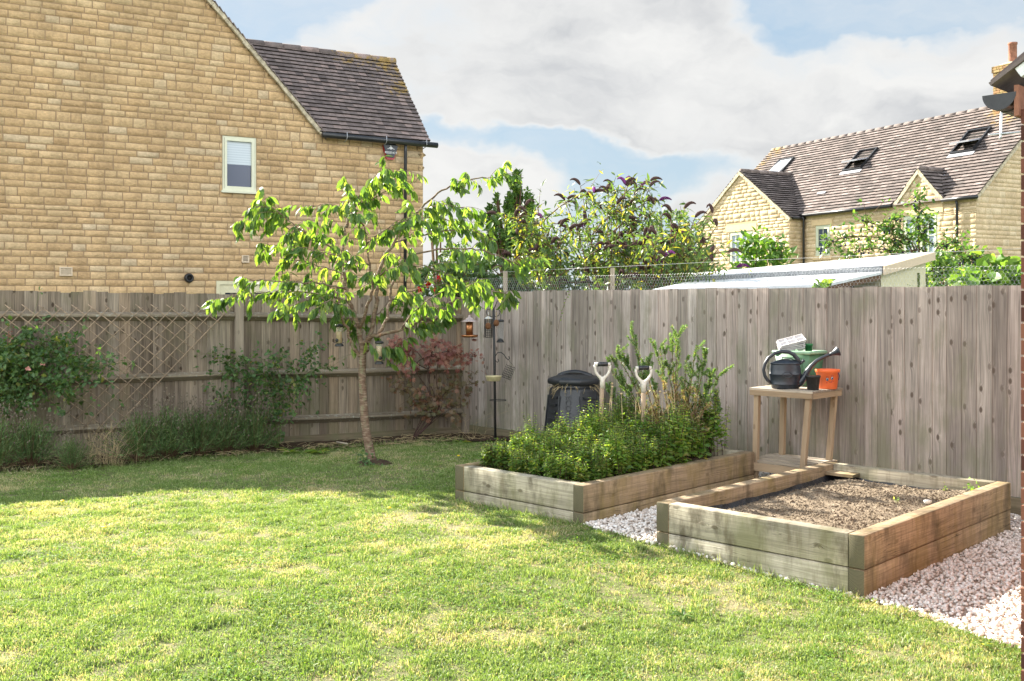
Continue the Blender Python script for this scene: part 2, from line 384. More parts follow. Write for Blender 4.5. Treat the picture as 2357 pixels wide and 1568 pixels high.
def tile_mat(name, stops, lichen=0.0, lzone=None):
    m, N = newmat(name); p = N.pos(); rnd = N.attr('rnd')
    n = N.noise(p, 9, 5, .65); n2 = N.noise(p, 60, 3, .6)
    col = N.ramp(rnd, stops)
    f = N.rng(n, .3, .7, .72, 1.3)
    col = N.mix(1.0, col, N.n('ShaderNodeCombineColor', {0: f, 1: f, 2: f}).outputs[0], 'MULTIPLY')
    col = N.mix(N.rng(n2, .6, .75, 0, .4), col, (.30, .28, .26))
    if lzone:
        tot = None
        for (c, rad) in lzone:
            d = N.rng(N.vm('DISTANCE', p, tuple(c)), 0, rad, 1, 0)
            tot = d if tot is None else N.math('MAXIMUM', tot, d)
        ln = N.math('ADD', N.noise(p, 7, 5, .7), N.math('MULTIPLY', tot, .3))
        col = N.mix(N.math('MULTIPLY', N.math('MULTIPLY', N.rng(ln, .68, .80), .75), N.math('GREATER_THAN', tot, .02)), col, (.36, .235, .06))
    col = N.mix(N.math('LESS_THAN', rnd, -.5), col, (.022, .018, .016))  # negative rnd: near-black lap strips, gap shade and moss painted together
    finish(N, col, .85, N.bump(n2, .3, .004), .2); return m
def leaf_mat(name, stops, trans=.45, tcol=None, rough=.42, spec=.45, veins=True, dead=None, dfrac=.0):
    m, N = newmat(name); rnd = N.attr('rnd'); p = N.pos()
    rr = N.math('FRACT', N.math('ADD', rnd, N.n('ShaderNodeObjectInfo').outputs['Random']))
    base = N.ramp(rr, stops)
    n = N.noise(p, 3.0, 2); f = N.rng(n, .3, .7, .78, 1.22)
    base = N.mix(1.0, base, N.n('ShaderNodeCombineColor', {0: f, 1: f, 2: f}).outputs[0], 'MULTIPLY')
    if veins:
        uv = N.n('ShaderNodeUVMap').outputs[0]
        s = N.n('ShaderNodeSeparateXYZ', {0: uv}); x = N.math('ABSOLUTE', N.math('SUBTRACT', s.outputs[0], .5))
        mid = N.rng(x, .0, .05, 1, 0)
        v = N.math('SINE', N.math('MULTIPLY', N.math('SUBTRACT', s.outputs[1], N.math('MULTIPLY', x, .7)), 60.0))
        vv = N.math('MAXIMUM', N.math('MULTIPLY', mid, .6), N.math('MULTIPLY', N.rng(v, .6, 1.0), .25))
        base = N.mix(vv, base, N.mix(.5, base, (.5, .6, .25)))
        bm = N.bump(v, .25, .002)
    else: bm = None
    if dead: base = N.mix(N.math('LESS_THAN', rnd, dfrac), base, dead)
    tc_ = N.mix(1.0, base, tcol or (1.9, 1.75, .55), 'MULTIPLY')
    ins = {'Base Color': base, 'Roughness': rough, 'Specular IOR Level': spec}
    if bm: ins['Normal'] = bm
    b = N.n('ShaderNodeBsdfPrincipled', ins)
    t = N.n('ShaderNodeBsdfTranslucent', {'Color': tc_})
    mx = N.n('ShaderNodeMixShader', {0: trans, 1: b, 2: t}); N.n('ShaderNodeOutputMaterial', {0: mx}); return m

M = {}
M['fence_r'] = wood_mat('weathered_silver_wood', [(0, (.26, .22, .195)), (.3, (.36, .315, .28)), (.7, (.42, .345, .31)), (1, (.50, .445, .41))], grain=(.5, 1.3), algae=(.19, .19, .12), algae_z=(0, 1.1), kdark=.45)
M['fence_l'] = wood_mat('weathered_brown_wood', [(0, (.16, .125, .095)), (.4, (.235, .19, .15)), (.75, (.29, .245, .195)), (1, (.29, .21, .145))], grain=(.45, 1.4), algae=(.15, .14, .08), algae_z=(0, .8), kdark=.35)
M['rail'] = wood_mat('lichen_rail_wood', [(0, (.20, .165, .12)), (1, (.27, .225, .17))], grain=(.6, 1.3), knots=.3, lich=(.33, .33, .28))
M['post'] = wood_mat('post_wood', [(0, (.26, .215, .17)), (1, (.3, .25, .2))], grain=(.75, 1.15), knots=.3)
M['gravel_board'] = wood_mat('gravel_board_wood', [(0, (.19, .15, .1)), (1, (.25, .21, .15))], knots=.4, algae=(.15, .15, .08), algae_z=(0, .4))
M['sleeper_a'] = wood_mat('sleeper_wood_grey', [(0, (.37, .33, .25)), (.5, (.45, .405, .315)), (1, (.50, .45, .36))], stain=.75, grain=(.55, 1.28), knots=.8, algae=(.16, .16, .07), algae_z=(-.1, .5), endc=(.13, .115, .07), bmp=.7)
M['sleeper_b'] = wood_mat('sleeper_wood_golden', [(0, (.32, .235, .15)), (.5, (.37, .28, .18)), (1, (.40, .315, .215))], stain=.7, grain=(.6, 1.25), knots=.5, algae=(.20, .15, .04), algae_z=(-.1, .55), endc=(.13, .115, .07), bmp=.6)
M['table_wood'] = wood_mat('table_wood', [(0, (.33, .24, .155)), (1, (.40, .30, .20))], grain=(.75, 1.15), knots=.5, endc=(.25, .19, .13))
M['table_top'] = wood_mat('table_top_wood', [(0, (.38, .32, .25)), (1, (.48, .41, .33))], grain=(.7, 1.2), knots=.4, endc=(.25, .2, .15))
honey = [(0, (.49, .325, .17)), (.25, (.55, .375, .20)), (.6, (.57, .395, .215)), (.85, (.60, .435, .25)), (.95, (.57, .44, .285)), (1, (.50, .36, .21))]
M['stone'] = stone_mat('honey_stone', honey)
pale = [(0, (.55, .42, .26)), (.5, (.60, .47, .30)), (.85, (.64, .52, .35)), (1, (.57, .44, .28))]
M['stone_pale'] = stone_mat('pale_cotswold_stone', pale, .55, 1.0)
M['mortar'] = plain('mortar', (.30, .21, .125), .95, .1, bmp=.3)
M['mortar_pale'] = plain('mortar_pale', (.48, .37, .22), .95, .1, bmp=.3)
M['dressed'] = plain('dressed_stone', (.62, .47, .28), .9, .15, var=.1, vscale=5)
M['verge'] = plain('verge_mortar', (.46, .40, .29), .9, .1, var=.35, vscale=14, bmp=.6, bscale=30, bd=.01)
M['lead'] = plain('lead_flashing', (.42, .43, .46), .5, .4, metal=.2)
M['upvc'] = plain('cream_window_frame', (.62, .62, .47), .35, .5, var=.04)
M['upvc_sage'] = plain('sage_window_frame', (.55, .58, .44), .35, .5, var=.04)
M['cream_paint'] = plain('cream_paint', (.60, .56, .38), .6, .3, var=.08)
M['fascia'] = plain('tan_fascia', (.62, .5, .36), .6, .3, var=.08)
M['black_pvc'] = plain('black_gutter_plastic', (.018, .019, .021), .35, .5, var=.3)
M['black_plastic'] = plain('black_moulded_plastic', (.022, .024, .028), .42, .5, var=.35, vscale=12, bmp=.35, bscale=300, bd=.001)
M['can_plastic'] = plain('blue_black_can_plastic', (.019, .025, .034), .38, .55, var=.3, vscale=30, bmp=.15, bscale=200, bd=.001)
M['black_metal'] = plain('black_painted_metal', (.02, .02, .02), .5, .5, var=.4, vscale=60)
M['dark'] = plain('dark_interior', (.03, .028, .025), .9, .1)
M['blind'] = plain('white_blind', (.62, .64, .64), .7, .2, var=.03)
M['copper'] = plain('copper', (.36, .16, .07), .35, .5, metal=.85, var=.3, vscale=40)
M['copper_pale'] = plain('weathered_copper', (.52, .42, .38), .4, .5, metal=.5, var=.2, vscale=60)
M['seed'] = plain('bird_seed', (.52, .34, .15), .9, .1, var=.5, vscale=260, bmp=1, bscale=300, bd=.004)
M['coconut'] = plain('coconut_shell', (.16, .075, .035), .8, .2, var=.5, vscale=90, bmp=.8, bscale=160, bd=.004)
M['white_tin'] = plain('white_tin', (.7, .72, .72), .4, .5)
M['bowl'] = plain('cream_bowl', (.55, .48, .28), .5, .4, var=.2)
M['handle_white'] = plain('off_white_handle_plastic', (.60, .56, .49), .45, .45, var=.12, vscale=40)
M['shaft'] = wood_mat('worn_shaft_wood', [(0, (.34, .25, .17)), (1, (.42, .32, .22))], grain=(.4, 1.4), knots=0)
M['rust'] = plain('rusty_socket', (.05, .022, .018), .7, .3, var=.4)
M['planter_green'] = plain('mid_green_planter', (.085, .19, .10), .55, .4, var=.2, vscale=10)
M['planter_rim'] = plain('pale_green_rim', (.25, .40, .26), .5, .4, var=.15, vscale=20)
M['pot_green'] = plain('green_pot', (.03, .17, .06), .5, .4)
M['pot_black'] = plain('black_pot', (.018, .018, .018), .5, .4, var=.4, vscale=60)
M['orange'] = plain('orange_bucket', (.72, .14, .035), .42, .45, var=.06)
M['tray'] = plain('grey_seed_tray', (.48, .46, .46), .5, .4, var=.08)
M['navy'] = plain('navy_face', (.015, .02, .06), .4, .4); M['white'] = plain('white_face', (.75, .75, .75), .4, .4, var=.02); M['red'] = plain('red_face', (.5, .03, .03), .5, .4)
M['alarm_black'] = plain('alarm_black', (.02, .024, .032), .3, .5); M['alarm_red'] = plain('alarm_red', (.33, .012, .015), .25, .5)
M['felt'] = plain('white_roof_felt', (.62, .64, .66), .42, .5, var=.22, vscale=3, bmp=.5, bscale=18, bd=.01)
M['felt_shade'] = plain('shaded_roof_felt', (.22, .23, .24), .8, .2, var=.5, vscale=60, bmp=.6, bscale=140, bd=.006)  # felt folded over the drip edge, its shade painted as a darker tone
M['brown_wood'] = plain('brown_shed_wood', (.13, .075, .045), .8, .2)
M['liner'] = plain('black_liner', (.014, .015, .018), .38, .5, var=.4, vscale=8, bmp=.8, bscale=14, bd=.02)
M['steel'] = plain('galvanised_steel', (.55, .56, .57), .45, .5, metal=.5)
M['wire'] = plain('wire', (.55, .57, .57), .5, .5, metal=.2)
M['willow'] = plain('willow_rod', (.30, .225, .155), .8, .2, var=.35, vscale=30)
M['stem_brown'] = plain('brown_stem', (.13, .08, .045), .8, .2, var=.4)
M['stem_green'] = plain('green_stem', (.10, .14, .04), .7, .2, var=.3)
M['stem_dark'] = plain('dark_stem', (.06, .035, .03), .8, .2, var=.3)
M['straw'] = plain('straw', (.46, .36, .20), .8, .2, var=.3, vscale=40)
M['red_flower'] = plain('red_petal', (.5, .01, .02), .5, .3); M['pink_flower'] = plain('pink_petal', (.62, .30, .27), .6, .3)
M['terracotta'] = plain('terracotta', (.28, .13, .085), .85, .2, var=.3, vscale=12)
# bark
m, N = newmat('cherry_bark'); p = N.pos(); n = N.noise(N.mapping(p, (14, 14, 60)), 1.0, 5, .65); n2 = N.noise(p, 26, 5, .6)
c = N.ramp(n, [(.3, (.075, .045, .028)), (.5, (.17, .11, .075)), (.68, (.33, .26, .19))]); c = N.mix(N.rng(n2, .52, .64, 0, .6), c, (.20, .21, .12))
finish(N, c, .85, N.bump(n, .9, .008), .25); M['bark'] = m
# glass
m, N = newmat('window_glass'); b = N.n('ShaderNodeBsdfPrincipled', {'Base Color': (.03, .045, .075, 1), 'Roughness': .04, 'Specular IOR Level': .6, 'Metallic': 0.0})
N.n('ShaderNodeOutputMaterial', {0: b}); M['glass'] = m
m, N = newmat('pale_glass'); b = N.n('ShaderNodeBsdfPrincipled', {'Base Color': (.30, .36, .43, 1), 'Roughness': .06, 'Specular IOR Level': .9}); N.n('ShaderNodeOutputMaterial', {0: b}); M['glass_pale'] = m
m, N = newmat('clear_tube'); t = N.n('ShaderNodeBsdfTransparent', {'Color': (.92, .93, .88, 1)}); g = N.n('ShaderNodeBsdfPrincipled', {'Base Color': (.55, .55, .42, 1), 'Roughness': .1, 'Specular IOR Level': .6})
mx = N.n('ShaderNodeMixShader', {0: .35, 1: t, 2: g}); N.n('ShaderNodeOutputMaterial', {0: mx}); M['clear'] = m
# soil
def soil_mat(name, a, b, c_):
    m, N = newmat(name); p = N.pos(); n = N.noise(p, 9, 6, .7); n2 = N.noise(p, 70, 4, .7)
    c = N.ramp(n, [(.3, a), (.55, b), (.75, c_)]); f = N.rng(n2, .3, .7, .65, 1.3)
    c = N.mix(1.0, c, N.n('ShaderNodeCombineColor', {0: f, 1: f, 2: f}).outputs[0], 'MULTIPLY')
    finish(N, c, .95, N.bump(N.math('ADD', n2, n), .9, .02), .1); return m
M['soil'] = soil_mat('dry_soil', (.15, .115, .075), (.27, .215, .155), (.36, .30, .22))
M['soil_dark'] = soil_mat('dark_border_soil', (.05, .032, .022), (.085, .06, .04), (.13, .095, .065))
# lawn base and blades
def lawn_cols(N, p, blade=True):
    a = N.noise(p, .9, 4, .6); b = N.noise(N.mapping(p, (1, 1, 1), (9, 4, 0)), 3.1, 5, .65); c = N.noise(p, 14, 3, .6)
    dry = N.rng(N.math('ADD', N.math('MULTIPLY', a, .45), N.math('ADD', N.math('MULTIPLY', b, .35), N.math('MULTIPLY', c, .2))), .46, .62)
    y = N.n('ShaderNodeSeparateXYZ', {0: p}).outputs[1]
    return dry, c
m, N = newmat('lawn_base'); p = N.pos(); dry, c = lawn_cols(N, p)
col = N.mix(dry, (.12, .15, .05), (.34, .29, .17)); col = N.mix(N.rng(c, .4, .7, 0, .5), col, (.20, .17, .09))
finish(N, col, .95, N.bump(N.noise(p, 60, 4, .7), .9, .02), .1); M['lawn'] = m
m, N = newmat('grass_blade'); p = N.pos(); dry, c = lawn_cols(N, p); rnd = N.attr('rnd')
g = N.ramp(rnd, [(0, (.10, .175, .045)), (.35, (.155, .245, .065)), (.7, (.23, .32, .105)), (1, (.38, .42, .23))])
d = N.ramp(rnd, [(0, (.36, .33, .19)), (1, (.60, .54, .36))])
f = N.math('GREATER_THAN', N.math('ADD', N.math('MULTIPLY', dry, .62), N.math('MULTIPLY', N.math('FRACT', N.math('MULTIPLY', rnd, 17.3)), .60)), .70)
col = N.mix(f, g, d)
b = N.n('ShaderNodeBsdfPrincipled', {'Base Color': col, 'Roughness': .5, 'Specular IOR Level': .3})
t = N.n('ShaderNodeBsdfTranslucent', {'Color': N.mix(1.0, col, (1.5, 1.45, .6), 'MULTIPLY')}); mx = N.n('ShaderNodeMixShader', {0: .38, 1: b, 2: t}); N.n('ShaderNodeOutputMaterial', {0: mx}); M['grass'] = m
# pebbles
m, N = newmat('limestone_chips'); p = N.pos(); rnd = N.attr('rnd')
col = N.ramp(rnd, [(0, (.48, .41, .35)), (.2, (.66, .59, .53)), (.55, (.76, .715, .66)), (1, (.82, .80, .77))])
f = N.rng(N.noise(p, 55, 4), .3, .7, .85, 1.1); col = N.mix(1.0, col, N.n('ShaderNodeCombineColor', {0: f, 1: f, 2: f}).outputs[0], 'MULTIPLY')
finish(N, col, .8, N.bump(N.noise(p, 180, 3), .4, .003), .25); M['pebble'] = m
M['gravel_base'] = plain('gravel_bed', (.36, .29, .23), .95, .1, var=.4, vscale=80)
# brick
m, N = newmat('red_brick'); p = N.pos(); rnd = N.attr('rnd'); col = N.ramp(rnd, [(0, (.08, .035, .028)), (.5, (.19, .075, .052)), (1, (.25, .11, .07))])
finish(N, col, .9, N.bump(N.noise(p, 120, 4, .7), 1, .004), .15); M['brick'] = m
M['brick_mortar'] = plain('brick_mortar', (.52, .42, .3), .95, .1, bmp=.8)
m, N = newmat('chimney_brick'); p = N.pos(); rnd = N.attr('rnd'); col = N.ramp(rnd, [(0, (.22, .13, .07)), (.5, (.34, .2, .1)), (1, (.36, .27, .13))])
col = N.mix(N.rng(N.noise(p, 7, 4), .5, .62), col, (.34, .26, .11)); finish(N, col, .9, None, .1); M['chimney_brick'] = m
# foliage
M['cherry'] = leaf_mat('cherry_leaf', [(0, (.045, .11, .03)), (.4, (.08, .17, .045)), (.75, (.13, .23, .06)), (1, (.22, .30, .10))], trans=.52, tcol=(2.1, 1.85, .5))
M['rose'] = leaf_mat('rose_leaf', [(0, (.035, .085, .03)), (.6, (.055, .13, .04)), (.9, (.10, .18, .05)), (1, (.22, .2, .05))], trans=.35)
M['mint'] = leaf_mat('mint_leaf', [(0, (.08, .17, .04)), (.5, (.15, .27, .065)), (.85, (.25, .34, .10)), (1, (.38, .38, .16))], trans=.52, tcol=(2.2, 1.9, .55), veins=False)
M['sage'] = leaf_mat('sage_leaf', [(0, (.14, .19, .11)), (.7, (.20, .26, .15)), (1, (.34, .36, .10))], trans=.3, veins=False, rough=.7, spec=.2)
M['rosemary'] = leaf_mat('rosemary_needle', [(0, (.08, .16, .06)), (.6, (.13, .24, .08)), (1, (.22, .34, .13))], trans=.35, veins=False)
M['rosemary_dry'] = leaf_mat('dry_rosemary_needle', [(0, (.30, .18, .09)), (.5, (.46, .36, .20)), (1, (.38, .40, .18))], trans=.25, veins=False)
M['lavender'] = leaf_mat('lavender_leaf', [(0, (.06, .115, .045)), (.6, (.105, .175, .065)), (1, (.165, .245, .10))], trans=.25, veins=False, rough=.7, spec=.2)
M['lav_flower'] = plain('spent_lavender', (.16, .135, .10), .9, .1, var=.3)
M['acer'] = leaf_mat('acer_leaf', [(0, (.20, .07, .06)), (.5, (.30, .13, .10)), (1, (.38, .21, .15))], trans=.4, tcol=(1.4, 1.1, 1.0), veins=False)
M['acer_green'] = leaf_mat('acer_shaded_leaf', [(0, (.12, .12, .05)), (.5, (.16, .13, .065)), (1, (.25, .12, .08))], trans=.4, tcol=(1.4, 1.2, .8), veins=False)  # lower sprays, duller and greener with their shade put into the colour
M['buddleia'] = leaf_mat('buddleia_leaf', [(0, (.05, .10, .035)), (.55, (.09, .16, .05)), (.86, (.18, .25, .07)), (.94, (.40, .38, .07)), (1, (.50, .44, .08))], trans=.45, veins=False)
M['spent_bloom'] = plain('spent_buddleia_bloom', (.075, .045, .04), .9, .1, var=.4, vscale=60, bmp=1, bscale=90, bd=.01)
M['purple_bloom'] = plain('purple_buddleia_bloom', (.20, .05, .20), .9, .1, var=.4, vscale=60, bmp=1, bscale=90, bd=.01)
M['darktree'] = leaf_mat('dark_tree_leaf', [(0, (.05, .11, .03)), (.5, (.09, .18, .045)), (1, (.18, .28, .07))], trans=.4, veins=False)
M['hedge'] = leaf_mat('hedge_leaf', [(0, (.05, .09, .035)), (.5, (.08, .15, .05)), (1, (.16, .23, .08))], trans=.35, veins=False)
M['plum'] = leaf_mat('plum_leaf', [(0, (.05, .12, .03)), (.6, (.09, .18, .045)), (1, (.17, .26, .07))], trans=.45, veins=False)
M['plum_fruit'] = plain('dark_plum', (.02, .022, .05), .5, .4)
M['vine'] = leaf_mat('big_vine_leaf', [(0, (.06, .14, .03)), (.6, (.11, .21, .05)), (1, (.2, .3, .08))], trans=.45)
M['laurel'] = leaf_mat('laurel_leaf', [(0, (.06, .14, .03)), (.6, (.10, .20, .04)), (1, (.16, .28, .06))], trans=.4, veins=False)
# ------------------------------------------------------------------ ground, lawn, gravel, soil
def inpoly(x, y, P):
    c = False; j = len(P)-1
    for i in range(len(P)):
        xi, yi = P[i]; xj, yj = P[j]
        if (yi > y) != (yj > y) and x < (xj-xi)*(y-yi)/(yj-yi)+xi: c = not c
        j = i
    return c
def sheet(name, poly, step, zf, mat, parent=None):
    xs = [p[0] for p in poly]; ys = [p[1] for p in poly]
    x0, y0 = min(xs), min(ys); nx = int((max(xs)-x0)/step)+1; ny = int((max(ys)-y0)/step)+1
    mb = MB(); idx = {}
    def vid(i, j):
        if (i, j) not in idx:
            x, y = x0+i*step, y0+j*step; idx[(i, j)] = len(mb.v); mb.v.append((x, y, zf(x, y)))
        return idx[(i, j)]
    for i in range(nx):
        for j in range(ny):
            if inpoly(x0+(i+.5)*step, y0+(j+.5)*step, poly):
                mb.f.append((vid(i, j), vid(i+1, j), vid(i+1, j+1), vid(i, j+1))); mb.uv.append([(0, 0)]*4); mb.r.append(.5)
    return mb.build(name, mat, parent, smooth=True)
mb = MB(); mb.face([(-400, -60, -.10), (400, -60, -.10), (400, 900, -.10), (-400, 900, -.10)])
g = mb.build('ground', plain('distant_ground', (.09, .11, .05), .95, .1, vscale=.4)); g['kind'] = 'structure'
FU = Vector((-.7071, .7071, 0)); FV = Vector((.7071, .7071, 0))       # along / behind the right fence
CORNER = Vector((-.585, 13.0, 0)); LU = Vector((-.905, -.425, 0)); LN = Vector((.425, -.905, 0))   # left fence direction, its garden side
BU = Vector((-.7193, .6947, 0)); BV = Vector((.6947, .7193, 0))         # raised bed axes
lawn_poly = [(-9, -4), (9, -4), (9, 4), (4.6, 8.2), (-.5, 13.2), (-9, 9.2)]
o = sheet('lawn', lawn_poly, .12, gz, M['lawn']); o['kind'] = 'structure'
gravel_edge = [(.50, 7.50), (.62, 7.32), (.74, 7.23), (.86, 7.10), (.98, 7.02), (2.06, 5.97), (2.256, 5.72), (2.353, 5.52), (2.40, 5.30), (2.50, 5.20), (2.56, 5.08), (2.9, 4.66)]
gravel_poly = gravel_edge + [(6.2, 6.4), (4.2, 8.35), (1.15, 11.3), (.95, 10.6), (1.16, 10.16), (2.15, 9.2), (.52, 7.5)]
o = sheet('gravel_path', gravel_poly, .05, lambda x, y: gz(x, y)+.008+.006*mnoise.noise(Vector((x*6, y*6, 1))), M['gravel_base']); o['kind'] = 'structure'
def lf(t, off=0.0):          # point on the left fence line, off metres to the garden side
    return CORNER+LU*t+LN*off
soil_poly = [tuple(lf(t, off).xy) for t, off in [(-.1, 0), (6.6, 0)]] + [tuple(lf(t, off).xy) for t, off in [(6.6, .90), (5.6, .86), (5.0, .80), (4.2, .84), (3.4, .70), (2.6, .64), (1.8, .60), (1.2, .55), (.7, .62)]] + [(-.35, 12.0), (.1, 11.85), (.45, 11.3), (.9, 10.7), (1.2, 11.2)]
soil_poly = [(x, y) for x, y in soil_poly]
def soilz(x, y): return gz(x, y)+.012+.03*(mnoise.noise(Vector((x*3, y*3, 0)))*.5+.5)+.014*mnoise.noise(Vector((x*14, y*14, 0)))
o = sheet('soil_border', soil_poly, .045, soilz, M['soil_dark']); o['kind'] = 'structure'

bed_a = [Vector((.524, 7.477, 0))]; A0 = Vector((.524, 7.477, 0)); AZ = .406; AW, AL = 1.38, 2.37
B0 = Vector((2.064, 6.006, 0)); BZ = .375; BW, BL = 1.49, 2.48
def inbed(x, y, m=0.0):
    for (O, Wd, L) in ((A0, AW, AL), (B0, BW, BL)):
        d = Vector((x, y, 0))-O; a, b = d.dot(BU), d.dot(BV)
        if -m < a < Wd+m and -m < b < L+m: return True
    return False
# limestone chips
def pebbles():
    rng = np.random.RandomState(3); pts = []
    xs = [p[0] for p in gravel_poly]; ys = [p[1] for p in gravel_poly]
    N_ = 80000
    X = rng.uniform(min(xs), 5.2, N_); Y = rng.uniform(min(ys), max(ys), N_)
    keep = []
    for x, y in zip(X, Y):
        tx = x/max(y, .1)
        if tx > .56 or not inpoly(x, y, gravel_poly) or inbed(x, y, -.01): continue
        if y > 9.6 and rng.rand() < .6: continue
        keep.append((x, y))
    keep = np.array(keep[:38000]); n = len(keep)
    # spill a few stones on to the lawn edge
    ph = (1+5**.5)/2
    iv = np.array([(-1, ph, 0), (1, ph, 0), (-1, -ph, 0), (1, -ph, 0), (0, -1, ph), (0, 1, ph), (0, -1, -ph), (0, 1, -ph), (ph, 0, -1), (ph, 0, 1), (-ph, 0, -1), (-ph, 0, 1)])/1.9
    fc = np.array([(0, 11, 5), (0, 5, 1), (0, 1, 7), (0, 7, 10), (0, 10, 11), (1, 5, 9), (5, 11, 4), (11, 10, 2), (10, 7, 6), (7, 1, 8), (3, 9, 4), (3, 4, 2), (3, 2, 6), (3, 6, 8), (3, 8, 9), (4, 9, 5), (2, 4, 11), (6, 2, 10), (8, 6, 7), (9, 8, 1)])
    size = np.clip(rng.lognormal(-4.60, .28, n), .005, .017)
    V = iv[None]*(1+rng.uniform(-.28, .28, (n, 12, 1)))
    V = V*size[:, None, None]*rng.uniform(.75, 1.25, (n, 1, 3))*np.array([1, 1, .8])
    a = rng.uniform(0, 6.28, n); b = rng.uniform(-.6, .6, n)
    ca, sa, cb, sb = np.cos(a), np.sin(a), np.cos(b), np.sin(b)
    x, y, z = V[..., 0], V[..., 1], V[..., 2]
    y, z = y*cb[:, None]-z*sb[:, None], y*sb[:, None]+z*cb[:, None]
    x, y = x*ca[:, None]-y*sa[:, None], x*sa[:, None]+y*ca[:, None]
    zb = np.array([gz(px, py) for px, py in keep])+rng.uniform(.006, .024, n)
    V = np.stack([x+keep[:, 0:1], y+keep[:, 1:2], z+zb[:, None]], -1)
    mb = MB(); mb.raw = (V.reshape(-1, 3), (np.arange(n)[:, None, None]*12+fc[None]).reshape(-1, 3), np.repeat(rng.rand(n), 20))
    return mb
def raw_build(name, V, Fc, rr, mat):
    me = bpy.data.meshes.new(name); n = len(Fc); k = Fc.shape[1]
    me.vertices.add(len(V)); me.vertices.foreach_set('co', V.astype(np.float32).ravel())
    me.loops.add(n*k); me.loops.foreach_set('vertex_index', Fc.astype(np.int32).ravel())
    me.polygons.add(n); me.polygons.foreach_set('loop_start', (np.arange(n)*k).astype(np.int32))
    try: me.polygons.foreach_set('loop_total', np.full(n, k, dtype=np.int32))
    except Exception: pass
    me.update(calc_edges=True); at = me.attributes.new('rnd', 'FLOAT', 'FACE'); at.data.foreach_set('value', rr.astype(np.float32))
    me.materials.append(mat); o = bpy.data.objects.new(name, me); COL.objects.link(o); return o
V, Fc, rr = pebbles().raw
o = raw_build('limestone_chippings', V, Fc, rr, M['pebble']); o['kind'] = 'stuff'; o['label'] = 'pale pink and white limestone chippings spread around the timber raised beds'; o['category'] = 'gravel'

# grass blades
def gnoise(X, Y, s, seed):
    return np.array([mnoise.noise(Vector((x*s+seed, y*s-seed, seed))) for x, y in zip(X, Y)])
def grass():
    rng = np.random.RandomState(5)
    Yl = []; Xl = []
    # density falls off with distance
    for (y0, y1, dens) in ((4.3, 5.6, 6800), (5.6, 7.0, 5600), (7.0, 8.6, 4200), (8.6, 12.9, 3000)):
        wd = .56*y1; area = 2*wd*(y1-y0); n = int(area*dens)
        Xl.append(rng.uniform(-wd, wd, n)); Yl.append(rng.uniform(y0, y1, n))
    X = np.concatenate(Xl); Y = np.concatenate(Yl)
    k = np.abs(X/Y) < .56; X, Y = X[k], Y[k]
    keep = np.zeros(len(X), bool)
    for i, (x, y) in enumerate(zip(X, Y)):
        if x > .4 and inpoly(x, y, gravel_poly):
            continue
        if inbed(x, y, .01): continue
        d = Vector((x, y, 0))-CORNER
        if y > 8.5 and inpoly(x, y, soil_poly): 
            if rng.rand() > .07: continue
        if d.dot(LN) < .02 or (x+y) > 12.35: continue
        keep[i] = True
    X, Y = X[keep], Y[keep]; n = len(X)
    # tufts: coarse thickness noise
    cx = gnoise(X, Y, 1.1, 2.0); fx = gnoise(X, Y, 6.0, 7.0)
    p = .62+.55*cx+.55*fx
    k = rng.rand(n) < np.clip(p, .22, 1); X, Y, fx, cx = X[k], Y[k], fx[k], cx[k]; n = len(X)
    B = 5
    X = np.repeat(X, B)+rng.normal(0, .010, n*B); Y = np.repeat(Y, B)+rng.normal(0, .010, n*B); fx = np.repeat(fx, B); n = n*B
    Z = np.repeat(np.array([gz(a, b) for a, b in zip(X[::B], Y[::B])]), B)
    h = rng.uniform(.010, .026, n)*(1+1.3*np.clip(fx, -.4, .9))*(1+.5*(rng.rand(n) < .02)); w_ = rng.uniform(.0013, .0029, n)
    az = rng.uniform(0, 6.28, n); lean = rng.uniform(.1, 1.1, n)
    dx, dy = np.cos(az), np.sin(az)
    s = rng.uniform(0, 6.28, n); sx_, sy_ = np.cos(s), np.sin(s)
    P0 = np.stack([X, Y, Z], 1)
    side = np.stack([sx_, sy_, np.zeros(n)], 1)*w_[:, None]
    mid = P0+np.stack([dx*lean*.35*h, dy*lean*.35*h, .6*h], 1)
    tip = P0+np.stack([dx*lean*h, dy*lean*h, h*np.clip(1.05-.35*lean, .35, 1)], 1)
    V = np.stack([P0-side, P0+side, mid+side*.8, mid-side*.8, tip], 1).reshape(-1, 3)
    b = np.arange(n)[:, None]*5
    Fc = np.concatenate([b+np.array([[0, 1, 2]]), b+np.array([[0, 2, 3]]), b+np.array([[3, 2, 4]])], 1).reshape(-1, 3)
    r = np.repeat(rng.rand(n), 3)
    return V, Fc, r
V, Fc, rr = grass()
o = raw_build('grass', V, Fc, rr, M['grass']); o['kind'] = 'stuff'; o['label'] = 'short patchy summer lawn grass, green with straw-coloured dry patches'; o['category'] = 'grass'
